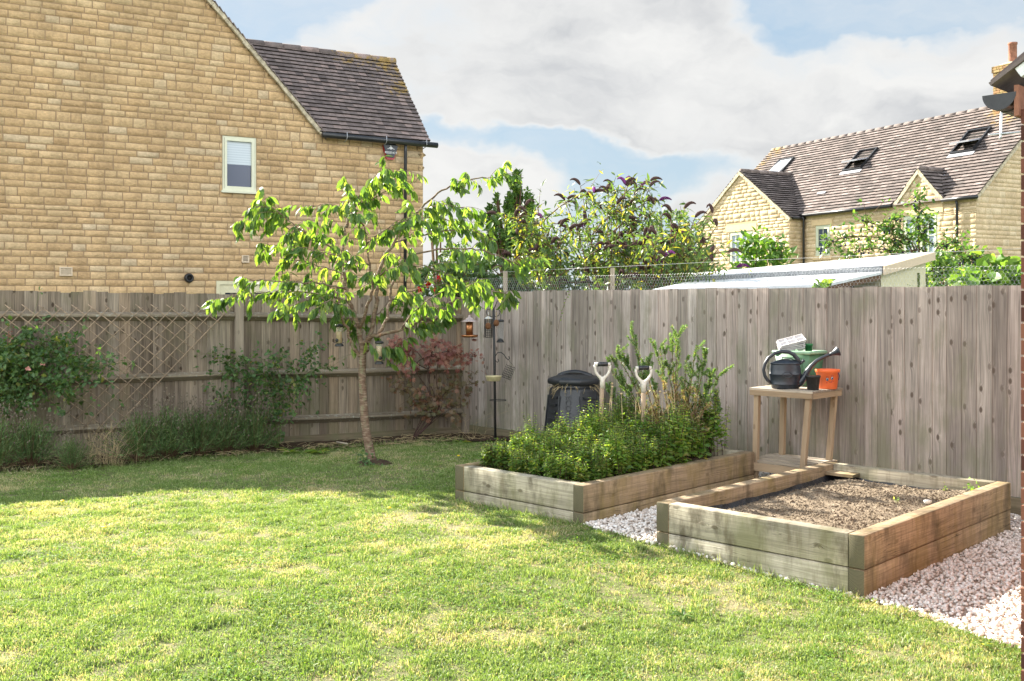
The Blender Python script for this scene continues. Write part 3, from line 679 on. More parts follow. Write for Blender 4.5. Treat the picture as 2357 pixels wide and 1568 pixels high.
# clover and broad weed leaves low in the lawn
mb = MB(); rng = np.random.RandomState(8); P = []; L_ = []
while len(P) < 16000:
    y = rng.uniform(4.4, 11); x = rng.uniform(-.52, .5)*y
    if inbed(x, y, .03) or (x > .4 and inpoly(x, y, gravel_poly)) or (x+y) > 12.2: continue
    if mnoise.noise(Vector((x*1.3+4, y*1.3, 9))) < .08+.25*rng.rand(): continue
    if (Vector((x, y, 0))-CORNER).dot(LN) < .8: continue
    P.append((x, y, gz(x, y)+rng.uniform(.008, .028))); L_.append(rng.uniform(.008, .02))
n = len(P); Dn = rnd_unit(n); Dn[:, 2] = np.abs(Dn[:, 2])*.4+.1; Nn = rnd_unit(n)*.4+np.array([0, 0, 1])
mb.leaves(P, Dn, Nn, L_, np.array(L_)*.8, 'small', droop=.1)
o = mb.build('clover', leaf_mat('clover_leaf', [(0, (.08, .17, .03)), (.6, (.14, .25, .05)), (1, (.24, .33, .09))], .35, veins=False, spec=.15, rough=.7)); o['kind'] = 'stuff'; o['label'] = 'low clover leaves growing through the lawn'; o['category'] = 'clover'

# ------------------------------------------------------------------ fences
def board(mb, c0, along, out, wdt, z0, z1, thick0, thick1, tilt=0.0):
    """feather-edged board: c0 base point of its left edge, thick edge at c0"""
    a = c0; b = c0+along*wdt; r = random.random(); uo = random.random()*50; vo = random.random()*50
    def ring(z, tw):
        return [a+Vector((0, 0, z))+out*(0), a+Vector((0, 0, z))+out*thick0+out*tw, b+Vector((0, 0, z))+out*thick1+out*tw, b+Vector((0, 0, z))]
    tw = random.uniform(-.0015, .0015)
    nseg = 1; lo_, hi = ring(z0, 0), ring(z1, tw)
    us = [uo-thick0, uo, uo+wdt, uo+wdt+thick1]
    for k, (p, q) in enumerate([(0, 1), (1, 2), (2, 3)]):
        mb.face([lo_[p], lo_[q], hi[q], hi[p]], [(us[p], vo+z0), (us[q], vo+z0), (us[q], vo+z1), (us[p], vo+z1)], r)
    mb.face([hi[0], hi[1], hi[2], hi[3]], [(us[0], vo), (us[1], vo), (us[2], vo), (us[3], vo)], r)
    mb.face([lo_[3], hi[3], hi[0], lo_[0]], [(us[3], vo+z0), (us[3], vo+z1), (us[0], vo+z1), (us[0], vo+z0)], r)
fr = thing('closeboard_fence', 'tall silvery closeboard fence behind the raised beds, its flat board side facing the garden', 'fence', CORNER+Vector((0, 0, .05)), 'garden boundary fences')
mb = MB(); t = -.02; Lr = 8.1; P0 = CORNER
while t < Lr:
    wd = random.gauss(.122, .004)
    frac = t/6.67
    zb = .205-.04*frac; zt = 1.885+random.gauss(0, .003)-.006*frac
    base = CORNER-FU*t
    # thin edge toward the corner, thick edge toward the house
    board(mb, base, -FU, -FV, wd+.012, zb+random.gauss(0, .003), zt+random.gauss(0, .003), .007, .0165)
    t += wd
mb.build('board_panel', M['fence_r'], fr)
mb = MB(); t = 0
while t < Lr:
    ln = 2.95; c = CORNER-FU*(t+ln/2)-FV*.012
    za = .2-.04*(t/6.67); zb_ = .2-.04*((t+ln)/6.67)
    mb.beam(c+Vector((0, 0, (za+zb_)/2-.095)), -FU*(ln/2-.003)+Vector((0, 0, (zb_-za)/2)), FV*.013, (0, 0, .095)); t += ln
mb.build('gravel_board', M['gravel_board'], fr)
# back rails of the right fence seen from behind
mb = MB()
for z in (.45, 1.0, 1.6): mb.beam(CORNER-FU*4+FV*.045+Vector((0, 0, z)), FU*4.1, FV*.035, (0, 0, .038))
mb.build('rail', M['rail'], fr)

fl = thing('rail_side_fence', 'shaded brown closeboard fence on the left showing its rails and post', 'fence', lf(3)+Vector((0, 0, .05)), 'garden boundary fences')
mb = MB(); t = .0
def ltop(t): return 1.815+.010*t
while t < 6.9:
    wd = random.gauss(.117, .006)
    board(mb, lf(t)-LN*.01, LU, LN, wd+.01, .165+random.gauss(0, .006), ltop(t)+random.gauss(0, .006), .010, .019)
    t += wd
mb.build('board_panel', M['fence_l'], fl)
for z0, sl, sag in ((.385, .006, .01), (.935, .002, .014), (1.575, .012, .012)):
    for (ta, tb) in ((-.05, 2.79), (2.88, 6.9)):
        mb = MB(); nseg = 8; r = random.random(); uo = random.random()*9
        prev = None
        for i in range(nseg+1):
            t = ta+(tb-ta)*i/nseg; z = z0+sl*t-.02-sag*math.sin(math.pi*i/nseg)
            # arris-like rail: sloping top face
            ring = [lf(t, .015)+Vector((0, 0, z+.045)), lf(t, .078)+Vector((0, 0, z+.018)), lf(t, .078)+Vector((0, 0, z-.004)), lf(t, .015)+Vector((0, 0, z-.052))]
            if prev:
                us = [uo, uo+.06, uo+.11, uo+.17, uo+.25]
                for k in range(4):
                    k2 = (k+1) % 4
                    mb.face([prev[0][k], ring[k], ring[k2], prev[0][k2]], [(us[k], prev[1]), (us[k], t), (us[k+1], t), (us[k+1], prev[1])], r)
            prev = (ring, t)
        mb.face(prev[0]); mb.build('rail', M['rail'], fl)
mb = MB(); mb.beam(lf(2.835, .062)+Vector((0, 0, .92)), LU*.045, LN*.045, (0, 0, .855)); po = mb.build('post', M['post'], fl)
mb = MB(); mb.beam(lf(.03, .055)+Vector((0, 0, .92)), LU*.04, LN*.04, (0, 0, .87)); mb.build('post', M['post'], fl)
mb = MB()
for ta, tb in ((0, 2.8), (2.87, 5.8), (5.86, 6.9)): mb.beam(lf((ta+tb)/2, .0)+Vector((0, 0, .085)), LU*((tb-ta)/2), LN*.014, (0, 0, .09))
mb.build('gravel_board', M['gravel_board'], fl)

# ------------------------------------------------------------------ stone walling
def clip(poly, conv):
    out = poly
    for i in range(len(conv)):
        a, b = conv[i], conv[(i+1) % len(conv)]
        inp = out; out = []
        if not inp: break
        side = lambda p: (b[0]-a[0])*(p[1]-a[1])-(b[1]-a[1])*(p[0]-a[0])
        for j in range(len(inp)):
            p, q = inp[j], inp[(j+1) % len(inp)]; sp, sq = side(p), side(q)
            if sp >= -1e-9: out.append(p)
            if (sp > 1e-9 and sq < -1e-9) or (sp < -1e-9 and sq > 1e-9):
                f = sp/(sp-sq); out.append((p[0]+(q[0]-p[0])*f, p[1]+(q[1]-p[1])*f))
    return out
def stones(mb, P, outv, regions, holes, t0, t1, z0, z1, proud=.010, gap=.013, hs=((.085, .6), (.11, 4), (.135, 4.5), (.175, 1.5)), wr=(.2, .42), seed=1, breaks=()):
    """P(t,z)->point; regions convex polygons in (t,z); z breaks are forced bed joints"""
    rg = random.Random(seed); z = z0; brk = sorted(breaks)
    while z < z1-.02:
        h = rg.choices([a for a, _ in hs], [b for _, b in hs])[0]
        nb = [b for b in brk if z < b-.01 and b < z+h+.06]
        if nb: h = nb[0]-z
        t = t0-rg.random()*.3
        while t < t1:
            wd = rg.uniform(*wr)*(1.0 if h < .15 else .85)
            segs = [(t, t+wd)]
            for (ha, hb, hc, hd) in holes:
                if z+h > hc+.01 and z < hd-.01:
                    ns = []
                    for (a, b) in segs:
                        if b <= ha or a >= hb: ns.append((a, b)); continue
                        if a < ha: ns.append((a, ha))
                        if b > hb: ns.append((hb, b))
                    segs = ns
            r = rg.random()
            for (a, b) in segs:
                if b-a < .03: continue
                for reg in regions:
                    jit = lambda: rg.uniform(-.003, .003)
                    q = [(a+gap/2+jit(), z+gap/2+jit()), (b-gap/2+jit(), z+gap/2+jit()), (b-gap/2+jit(), z+h-gap/2+jit()), (a+gap/2+jit(), z+h-gap/2+jit())]
                    q = clip(q, reg)
                    if len(q) < 3: continue
                    area = abs(sum(q[i][0]*q[(i+1) % len(q)][1]-q[(i+1) % len(q)][0]*q[i][1] for i in range(len(q))))/2
                    if area < .0008: continue
                    cx = sum(p[0] for p in q)/len(q); cz = sum(p[1] for p in q)/len(q)
                    base = [P(p[0], p[1]) for p in q]
                    ins = .012
                    inner = []
                    for p in q:
                        dx, dz = cx-p[0], cz-p[1]; L = math.hypot(dx, dz) or 1
                        inner.append(P(p[0]+dx/L*ins, p[1]+dz/L*ins)+outv*(proud*rg.uniform(.6, 1.2)))
                    # a slightly wandering crest
                    m1 = (cx-(b-a)*.2*rg.uniform(.5, 1.2), cz+h*rg.uniform(-.15, .15)); m2 = (cx+(b-a)*.2*rg.uniform(.5, 1.2), cz+h*rg.uniform(-.15, .15))
                    n = len(q); vs = base+inner
                    fs = [(k, (k+1) % n, n+(k+1) % n, n+k) for k in range(n)]
                    if n == 4 and area > .004:
                        vs += [P(*m1)+outv*(proud*rg.uniform(.9, 2.1)), P(*m2)+outv*(proud*rg.uniform(.9, 2.1))]
                        fs += [(4, 5, 9, 8), (5, 6, 9), (6, 7, 8, 9), (7, 4, 8)]
                    else: fs += [tuple(range(n, 2*n))]
                    mb.poly(vs, fs, r)
            t += wd
        z += h
def tile_roof(mb, O, Tv, Sv, Nv, smax, gauge, tw, tmin, tmax, lift=.034, seed=1, rmap=None):
    rg = random.Random(seed); n = max(1, round(smax/gauge)); g = smax/n
    for i in range(n):
        s0, s1 = i*g, (i+1)*g+.02
        a, b = tmin(s0+g/2), tmax(s0+g/2)
        if b-a < .02: continue
        t = a-(tw/2 if i % 2 else 0)
        wob = rg.uniform(-.002, .002)
        while t < b:
            x0, x1 = max(t, a), min(t+tw-.004, b); t += tw
            if x1-x0 < .01: continue
            r = rg.random(); l = lift+rg.uniform(-.003, .004)+wob
            p00 = O+Tv*x0+Sv*(s0+rg.uniform(-.003, .003)); p10 = O+Tv*x1+Sv*(s0+rg.uniform(-.003, .003)); p01 = O+Tv*x0+Sv*s1; p11 = O+Tv*x1+Sv*s1
            mb.face([p00+Nv*l, p10+Nv*l, p11, p01], None, r)
            mb.face([p00+Nv*(l-.012), p10+Nv*(l-.012), p10+Nv*l, p00+Nv*l], None, r*.3); mb.face([p00+Sv*.004-Nv*.01, p10+Sv*.004-Nv*.01, p10+Sv*.004+Nv*(l-.012), p00+Sv*.004+Nv*(l-.012)], None, -1)  # lower edge dimmed, then a black strip painting the shade under the lap
    return n

def edge_tufts():
    rng = np.random.RandomState(15); P = []; D = []; L = []
    runs = [(A0, BU, AW, -BV), (B0, BU, BW, -BV), (A0+BU*AW, BV, .5, BU)]
    for (o, d, ln, on) in runs:
        for k in range(int(ln*420)):
            s_ = rng.rand()*ln; q = o+d*s_+on*abs(rng.normal(0, .035)); 
            if mnoise.noise(Vector((s_*5, o.x, 3))) < -.15 and rng.rand() < .7: continue
            P.append((q.x, q.y, gz(q.x, q.y))); a = rng.uniform(0, 6.28); D.append((math.cos(a)*.7+on.x*.5, math.sin(a)*.7+on.y*.5, rng.uniform(.5, 1.6))); L.append(rng.uniform(.03, .085))
    ge = [Vector((x, y, 0)) for x, y in gravel_edge]
    for a_, b_ in zip(ge[:], ge[1:]):
        for k in range(int((b_-a_).length*380)):
            q = a_.lerp(b_, rng.rand())+Vector((rng.normal(0, .02), rng.normal(-.01, .02), 0)); P.append((q.x, q.y, gz(q.x, q.y))); a = rng.uniform(0, 6.28); D.append((math.cos(a)*.8, math.sin(a)*.8, rng.uniform(.3, 1.3))); L.append(rng.uniform(.02, .055))
    for k in range(3200):
        t = rng.uniform(.3, 6.4); of = .78+.05*math.sin(t*3)+rng.normal(0, .09)-.05*(t < 3.2)-.12*(t < 2.2); q = lf(t, of); P.append((q.x, q.y, gz(q.x, q.y)+.01)); a = rng.uniform(0, 6.28); D.append((math.cos(a)*.7, math.sin(a)*.7, rng.uniform(.4, 1.4))); L.append(rng.uniform(.03, .08))
    n = len(P); mb = MB(); mb.leaves(P, D, rnd_unit(n), L, rng.uniform(.002, .0042, n), 'blade', droop=.5)
    o = mb.build('rough_grass', M['grass']); o['kind'] = 'stuff'; o['label'] = 'longer rough grass along the raised beds and the edge of the chippings'; o['category'] = 'grass'
edge_tufts()
for i, (x, y) in enumerate(((143, 1166), (895, 1184), (70, 1190), (1055, 1060), (240, 1230), (1475, 1195))):
    Y = 2360*1.63/(y-697); c = F(x, y, Y); c.z = gz(c.x, c.y)
    lab = ['yellow dandelion flower at the shadow edge in the left of the lawn', 'yellow dandelion flower in the sunny lawn in front of the tree', 'yellow dandelion flower nearest the left frame edge', 'yellow dandelion flower in the shaded lawn left of the mint bed', 'yellow dandelion flower in the sunny left part of the lawn', 'yellow dandelion flower by the front bed'][i]
    if i == 5: continue
    w = thing('dandelion', lab, 'flower', c, 'dandelions in the lawn'); mb = MB(); mb.tube([c, c+Vector((.003, 0, .04))], .0018, 4); mb.build('stem', M['mort'] if 'mort' in M else M['stem_green'], w)
    mb = MB(); mb.lathe(c+Vector((.003, 0, .038)), [(0, 0), (.012, .004), (.017, .009), (.010, .013), (0, .014)], 12); mb.build('flower_head', M.setdefault('yellow', plain('yellow_petal', (.8, .55, .02), .6, .3)), w)
# ------------------------------------------------------------------ left stone house
HT = Vector((.862, .508, 0)).normalized(); HN = Vector((HT.y, -HT.x, 0)); HB = -HN; W0 = Vector((-5.19, 19.5, 0))
def HL(t, z, out=0.0): return W0+HT*t+HN*out+Vector((0, 0, z))
hl = thing('stone_house', 'large honey stone house on the left, its tall gable wall rising above the shaded fence', 'house', W0, 'cotswold stone houses')
EV, TA = 5.08, -1.6; PITCH = 1.045
win = (-.315, .33, 3.86, 4.90); door = (-.43, 1.35, -.1, 2.155)
mb = MB()
stones(mb, lambda t, z: HL(t, z), HN, [[(-8.0, -.1), (3.86, -.1), (3.86, EV), (-8.0, EV)], [(-8.0, EV), (1.6, EV), (TA, EV+(1.6-TA)*PITCH)]], [win, door], -5.0, 3.9, .9, 9.2, seed=4, breaks=(EV, win[2]-.13, win[3], 2.155))
wl = mb.build('wall', M['stone'], hl)
mb = MB()
def wallface(mb, P, outer, holes):
    """mortar backing: grid of rectangles avoiding holes, clipped to convex outer polygons"""
    for reg in outer:
        ts = sorted({min(p[0] for p in reg), max(p[0] for p in reg)} | {h[0] for h in holes} | {h[1] for h in holes}); zs = sorted({min(p[1] for p in reg), max(p[1] for p in reg)} | {h[2] for h in holes} | {h[3] for h in holes})
        for i in range(len(ts)-1):
            for j in range(len(zs)-1):
                ct, cz = (ts[i]+ts[i+1])/2, (zs[j]+zs[j+1])/2
                if any(h[0] < ct < h[1] and h[2] < cz < h[3] for h in holes): continue
                q = clip([(ts[i], zs[j]), (ts[i+1], zs[j]), (ts[i+1], zs[j+1]), (ts[i], zs[j+1])], reg)
                if len(q) > 2: mb.face([P(*p) for p in q])
wallface(mb, lambda t, z: HL(t, z, .002), [[(-8.0, -.1), (3.86, -.1), (3.86, EV), (-8.0, EV)], [(-8.0, EV), (1.6, EV), (TA, EV+(1.6-TA)*PITCH)]], [win, door])
# side wall and back of the house
mb.face([HL(3.86, -.1), HL(3.86, -.1, -3.5), HL(3.86, EV, -3.5), HL(3.86, EV)]); mb.face([HL(3.86, EV), HL(3.86, EV, -3.5), HL(3.86, EV+1.95, -1.75)])
mb.face([HL(-8.0, -.1), HL(-8.0, EV), HL(-8.0, EV, -9), HL(-8.0, -.1, -9)])
mb.face([HL(1.6, -.1, -3.5), HL(1.6, EV, -3.5), HL(3.86, EV, -3.5), HL(3.86, -.1, -3.5)]); mb.face([HL(1.6, -.1, -3.5), HL(1.6, -.1, -9), HL(1.6, EV, -9), HL(1.6, EV, -3.5)])
mb.face([HL(-8.0, -.1, -9), HL(-8.0, EV, -9), HL(TA, EV+(1.6-TA)*PITCH, -9), HL(1.6, EV, -9), HL(1.6, -.1, -9)])
mb.build('mortar', M['mortar'], wl)
# main roof slabs
rl = MB(); ap = EV+(1.6-TA)*PITCH
for sgn in (1, -1):
    e, ez = (1.72, EV-.12*PITCH) if sgn > 0 else (-8.15, EV-.08)
    for k in range(1):
        a0, a1 = HL(TA, ap+.10, .07), HL(TA, ap+.10, -9.1); b0, b1 = HL(e, ez+.10, .07), HL(e, ez+.10, -9.1)
        c0, c1 = HL(TA, ap+.02, .07), HL(TA, ap+.02, -9.1); d0, d1 = HL(e, ez+.02, .07), HL(e, ez+.02, -9.1)
        rl.face([a0, b0, b1, a1]); rl.face([c0, c1, d1, d0]); rl.face([b0, d0, d1, b1]); rl.face([a0, c0, d0, b0])
TROOF = [(0, (.11, .09, .085)), (.3, (.15, .122, .115)), (.6, (.185, .15, .14)), (.85, (.225, .175, .16)), (1, (.27, .205, .185))]
RP = math.atan(1.95/1.73); Sv = HB*math.cos(RP)+Vector((0, 0, math.sin(RP))); Nv = (-HB*math.sin(RP)+Vector((0, 0, math.cos(RP))))
O = HL(0, EV+.03, .10); SL = math.hypot(1.83, 2.06)
lz = [(HL(3.9, EV+2.0, -1.7), 1.2), (HL(3.9, EV+1.3, -1.2), .8), (HL(2.9, EV+2.05, -1.75), .8)]
M['tile_l'] = tile_mat('weathered_plain_tiles', TROOF, lzone=lz)
roof_l = rl.build('roof', M['tile_l'], hl)
mb = MB(); NT_ = tile_roof(mb, O, HT, Sv, Nv, SL, .128, .165, lambda s: 1.62-s*math.sin(RP)/PITCH, lambda s: 3.98, .036, 3)
mb.face([O+HT*1.66, O+HT*3.97, O+HT*3.97+Sv*SL, O+HT*-.25+Sv*SL], None, .2)
bk = -HB  # back slope, plain
top = O+Sv*SL
mb.face([top+HT*-.25, top+HT*3.97, top+HT*3.97+HB*1.8-Vector((0, 0, 2)), top+HT*-.25+HB*1.8-Vector((0, 0, 2))], None, .3)
mb.build('wing_tiles', M['tile_l'], roof_l)
mb = MB()     # ridge tiles
t = -.2
while t < 3.95:
    L = .40; mb.tube([top+HT*t+Vector((0, 0, -.035)), top+HT*min(t+L-.012, 3.99)+Vector((0, 0, -.032))], .095, 10, random.random()); t += L
mb.build('ridge_tiles', M['tile_l'], roof_l)
mb = MB()     # mortar verge up the gable, with tile nibs
e0, e1 = HL(1.66, EV-.05, .06), HL(TA, ap+.02, .06); d = (e1-e0); Ld = d.length; d.normalize(); nn = d.cross(HN); nn = -nn if nn.z < 0 else nn
k = 0.0
while k < Ld:
    L = random.uniform(.11, .19); c = e0+d*(k+L/2)
    mb.beam(c+nn*(.015+random.uniform(-.006, .006)), d*L*.49, HN*random.uniform(.032, .042), nn*random.uniform(.03, .042)); k += L
mb.build('verge', M['verge'], roof_l)
mb = MB(); k = 0
while k < Ld:
    c = e0+d*k; mb.beam(c+nn*.065, d*.062+nn*.012, HN*.052, nn*.009, random.random()); k += .125
mb.build('verge_tiles', M['tile_l'], roof_l)
# gutter, downpipe
mb = MB(); mb.tube([HL(1.60, EV-.03, .15), HL(4.12, EV-.045, .15)], .058, 12); gt = mb.build('gutter', M['black_pvc'], hl)
for t in (2.1, 2.95, 3.85):
    mb = MB(); mb.tube([HL(t, EV+.05, .20), HL(t, EV-.05, .215), HL(t, EV-.10, .16), HL(t, EV-.12, .03)], .008, 6); mb.build('gutter_bracket', M['lead'], gt)
mb = MB(); mb.tube([HL(3.41, EV-.05, .13), HL(3.41, EV-.22, .11), HL(3.41, 0, .08)], .034, 10); mb.build('downpipe', M['black_pvc'], hl)
# window
def window(parent, P, outv, Tv, r, fm, gm, depth=.05, fw=.06, bars=None, casements=1, blind=None, name='window', sill=None):
    a, b, c, d = r
    mb = MB()
    def bar(t0, t1, z0, z1, o0, o1): 
        mb.beam(P((t0+t1)/2, (z0+z1)/2)+outv*((o0+o1)/2), Tv*((t1-t0)/2), outv*((o1-o0)/2), (0, 0, (z1-z0)/2))
    bar(a, b, d-fw*.6, d, -.09, -.01); bar(a, b, c, c+fw*.6, -.09, .01); bar(a, a+fw*.6, c+fw*.6, d-fw*.6, -.09, -.01); bar(b-fw*.6, b, c+fw*.6, d-fw*.6, -.09, -.01)
    w_ = mb.build(name, fm, parent)
    n = casements; cw = (b-a-fw*1.2)/n
    for i in range(n):
        x0 = a+fw*.6+i*cw; x1 = x0+cw; mb = MB()
        bar(x0+.004, x1-.004, d-fw*1.5, d-fw*.62, -.05, .004); bar(x0+.004, x1-.004, c+fw*.62, c+fw*1.5, -.05, .004)
        bar(x0+.004, x0+fw*.85, c+fw*1.5, d-fw*1.5, -.05, .004); bar(x1-fw*.85, x1-.004, c+fw*1.5, d-fw*1.5, -.05, .004)
        if bars:
            nx, nz = bars
            for k in range(1, nx): xm = x0+fw*.85+(x1-x0-fw*1.7)*k/nx; bar(xm-.011, xm+.011, c+fw*1.5, d-fw*1.5, -.035, -.006)
            for k in range(1, nz): zm = c+fw*1.5+(d-c-fw*3)*k/nz; bar(x0+fw*.85, x1-fw*.85, zm-.011, zm+.011, -.0345, -.008)
        mb.build('casement', fm, w_)
        mb = MB(); xa, xb, za, zb = x0+fw*.5, x1-fw*.5, c+fw, d-fw
        mb.face([P(xa, za)-outv*.04, P(xb, za)-outv*.04, P(xb, zb)-outv*.04, P(xa, zb)-outv*.04]); mb.build('pane', gm, w_)
    mb = MB()      # reveal
    for (p, q) in (((a, c), (b, c)), ((b, c), (b, d)), ((b, d), (a, d)), ((a, d), (a, c))): mb.face([P(*p), P(*q), P(*q)-outv*.14, P(*p)-outv*.14])
    mb.build('reveal', M['mortar_pale'], w_)
    if sill:
        mb = MB(); mb.beam(P((a+b)/2, c-.02)+outv*.02, Tv*((b-a)/2+.03), outv*.04, (0, 0, .02)); mb.build('sill', sill, w_)
    return w_
m, N = newmat('blind_glass'); p = N.pos(); zz = N.n('ShaderNodeSeparateXYZ', {0: p}).outputs[2]
wv = N.math('FRACT', N.math('MULTIPLY', zz, 22.0))
cb = N.mix(N.math('GREATER_THAN', zz, 4.37), (.028, .042, .085), N.mix(N.rng(wv, 0, 1), (.36, .42, .47), (.52, .58, .62)))
finish(N, cb, .05, None, .7); M['blindglass'] = m
wn = window(hl, lambda t, z: HL(t, z), HN, HT, win, M['upvc'], M['blindglass'], fw=.06, sill=M['upvc'])
mb = MB(); a, b, c, d = door
def dbar(t0, t1, z0, z1, o0, o1, mb=None): mb.beam(HL((t0+t1)/2, (z0+z1)/2, (o0+o1)/2), HT*((t1-t0)/2), HN*((o1-o0)/2), (0, 0, (z1-z0)/2))
dbar(a, b, d-.07, d, -.08, .0, mb); dbar(a, a+.07, 0, d-.07, -.08, .0, mb); dbar(b-.07, b, 0, d-.07, -.08, 0, mb); dd = mb.build('door', M['cream_paint'], hl)
mb = MB(); dbar(a+.07, b-.07, 1.93, d-.072, -.06, -.02, mb)
for x0 in (a+.08, (a+b)/2+.01): dbar(x0, x0+.09, 0, 1.93, -.06, -.02, mb); dbar(x0+.09, x0+.78, 0, .25, -.06, -.02, mb)
mb.build('door_leaf', M['cream_paint'], dd)
mb = MB(); mb.face([HL(a+.07, 0, -.05), HL(b-.07, 0, -.05), HL(b-.07, 1.93, -.05), HL(a+.07, 1.93, -.05)]); mb.build('pane', M['glass'], dd)
# alarm box, vents
al = thing('alarm_box', 'black and red alarm box with a white crest high beside the downpipe', 'alarm box', HL(3.10, 4.84, .02))
def apoly(mb, pts, o0, o1, sc_=1.0, c=(3.10, 4.84)):
    f = [HL(c[0]+x*sc_, c[1]+z*sc_, o1) for x, z in pts]; bk_ = [HL(c[0]+x*sc_, c[1]+z*sc_, o0) for x, z in pts]
    mb.face(f)
    for i in range(len(pts)): j = (i+1) % len(pts); mb.face([bk_[i], bk_[j], f[j], f[i]])
pr = [(-.165, .115), (-.09, -.145), (-.06, -.165), (.06, -.165), (.09, -.145), (.165, .115), (.10, .165), (-.10, .165)]
mb = MB(); apoly(mb, pr, 0.0, .05); mb.build('red_casing', M['alarm_red'], al)
pb = [(-.160, .117), (-.075, -.115), (.075, -.115), (.160, .117), (.098, .16), (-.098, .16)]
mb = MB(); apoly(mb, pb, .045, .075); cv = mb.build('black_cover', M['alarm_black'], al)
Mt = frame(HL(3.10, 4.815, .077), HT, (0, 0, 1), HN)
place_text('lettering', 'REGENCY', .062, M['white'], Mt, al)
mb = MB()
for (x, z, rr_) in ((0, .085, .020), (-.03, .07, .013), (.03, .07, .013), (0, .115, .011), (-.05, .055, .009), (.05, .055, .009), (0, .06, .02), (-.075, .052, .006), (.075, .052, .006)):
    mb.face([HL(3.10+x+rr_*math.cos(q*math.pi/4), 4.84+z+rr_*math.sin(q*math.pi/4), .0775+abs(x)*.01) for q in range(8)])
mb.build('crest', M['white'], al)
def grille(t, z, w_, h, n, rnd_=False):
    vt = thing('air_vent', 'small buff air vent grille in the stone wall', 'vent', HL(t, z, .02))
    mb = MB()
    for (x0, x1, z0, z1) in ((-w_, w_, h-.02, h), (-w_, w_, -h, -h+.02), (-w_, -w_+.02, -h+.02, h-.02), (w_-.02, w_, -h+.02, h-.02)):
        mb.beam(HL(t+(x0+x1)/2, z+(z0+z1)/2, .028), HT*((x1-x0)/2), HN*.02, (0, 0, (z1-z0)/2))
    mb.build('frame', M['fascia'], vt)
    mb = MB(); mb.face([HL(t-w_+.01, z-h+.01, .014), HL(t+w_-.01, z-h+.01, .014), HL(t+w_-.01, z+h-.01, .014), HL(t-w_+.01, z+h-.01, .014)]); mb.build('backing', M['dark'] if rnd_ else M['brown_wood'], vt)
    mb = MB()
    for k in range(n): zz_ = z-h+.03+(2*h-.05)*k/(n-1); mb.beam(HL(t, zz_, .026), HT*(w_-.02), HN*.012, (0, 0, .006))
    mb.build('louvre', M['fascia'], vt); return vt
v1 = grille(-3.045, 2.29, .105, .078, 7); v2 = grille(.113, 2.575, .07, .07, 5, True)
v1['label'] = 'wide buff louvred air vent low at the far left of the stone gable wall'; v2['label'] = 'small square buff vent with dark centre below the first-floor window'
pv = thing('flue_pipe', 'round black flue outlet projecting from the stone wall', 'flue', HL(-.94, 2.2, .03)); mb = MB()
mb.lathe(HL(-.94, 2.2, .0), [(.088, .03), (.088, .045), (.07, .055), (.07, .10), (.052, .10), (.048, .03)], 20, axis=HN); mb.build('pipe', M['black_pvc'], pv)
mb = MB(); mb.lathe(HL(-.94, 2.2, .05), [(.0, .0), (.047, .0), (.047, .01), (0, .012)], 16, axis=HN); mb.build('flue_core', M['dark'], pv)

# ------------------------------------------------------------------ right stone house
QT = Vector((-.454, .891, 0)); QB = Vector((.891, .454, 0)); Q0 = Vector((14.037, 31, 0)); QN = -QB
def HR(t, z, out=0.0): return Q0+QT*t+QN*out+Vector((0, 0, z))
hr = thing('stone_house', 'pale stone house with skylights and two front gables behind the right fence', 'house', Q0, 'cotswold stone houses')
ZE = CAMZ+3.22; RS = .934; PR = math.atan(RS)
w2 = (6.05, 6.77, CAMZ+1.68, CAMZ+2.78); w3 = (1.42, 2.78, CAMZ+1.45, CAMZ+2.83)
lint2 = (5.9, 6.95, w2[3], w2[3]+.22); lint3 = (1.2, 2.98, w3[3], w3[3]+.27)
hsR = ((.11, 2), (.14, 4), (.17, 3), (.21, 1)); 
mb = MB()
PF = lambda t, z: HR(t, z)
regF = [[(0, -.1), (12.9, -.1), (12.9, ZE), (0, ZE)], [(1.158, ZE), (3.12, ZE), (2.126, ZE+1.02)]]
stones(mb, lambda t, z: HR(t, z), QN, regF, [w2, w3, lint2, lint3], 0, 7.45, 1.2, ZE+1.0, .013, .016, hsR, (.28, .62), 11, (ZE, w2[2], w2[3], w3[3]))
# gable end (faces right)
GE = lambda s, z: Q0+QB*s+Vector((0, 0, z))
apx = ZE+3.5*RS
regG = [[(0, -.1), (7, -.1), (7, ZE), (0, ZE)], [(0, ZE), (7, ZE), (3.5, apx)]]
stones(mb, lambda s, z: GE(s, z), -QT, regG, [], 0, 3.2, 1.0, apx, .012, .016, hsR, (.28, .62), 12, (ZE,))
# projecting wing
WQ = .63; wt0, wt1 = 7.41, 12.91; wtm = (wt0+wt1)/2; ZW = CAMZ+3.13; ZA = CAMZ+5.05
w1 = (9.43, 10.82, CAMZ+1.47, CAMZ+2.77); lint1 = (9.2, 11.05, w1[3], w1[3]+.27)
regW = [[(wt0, -.1), (wt1, -.1), (wt1, ZW), (wt0, ZW)], [(wt0, ZW), (wt1, ZW), (wtm, ZA)]]
stones(mb, lambda t, z: HR(t, z, WQ), QN, regW, [w1, lint1], wt0, wt1, 1.2, ZA, .014, .016, hsR, (.28, .62), 13, (ZW, w1[2], w1[3]))
WS = lambda s, z: HR(wt0, z, WQ-s)
stones(mb, lambda s, z: WS(s, z), -QT, [[(0, -.1), (WQ, -.1), (WQ, ZW), (0, ZW)]], [], 0, WQ, 1.2, ZW, .012, .016, hsR, (.28, .5), 14)
wr_ = mb.build('wall', M['stone_pale'], hr)
mb = MB()
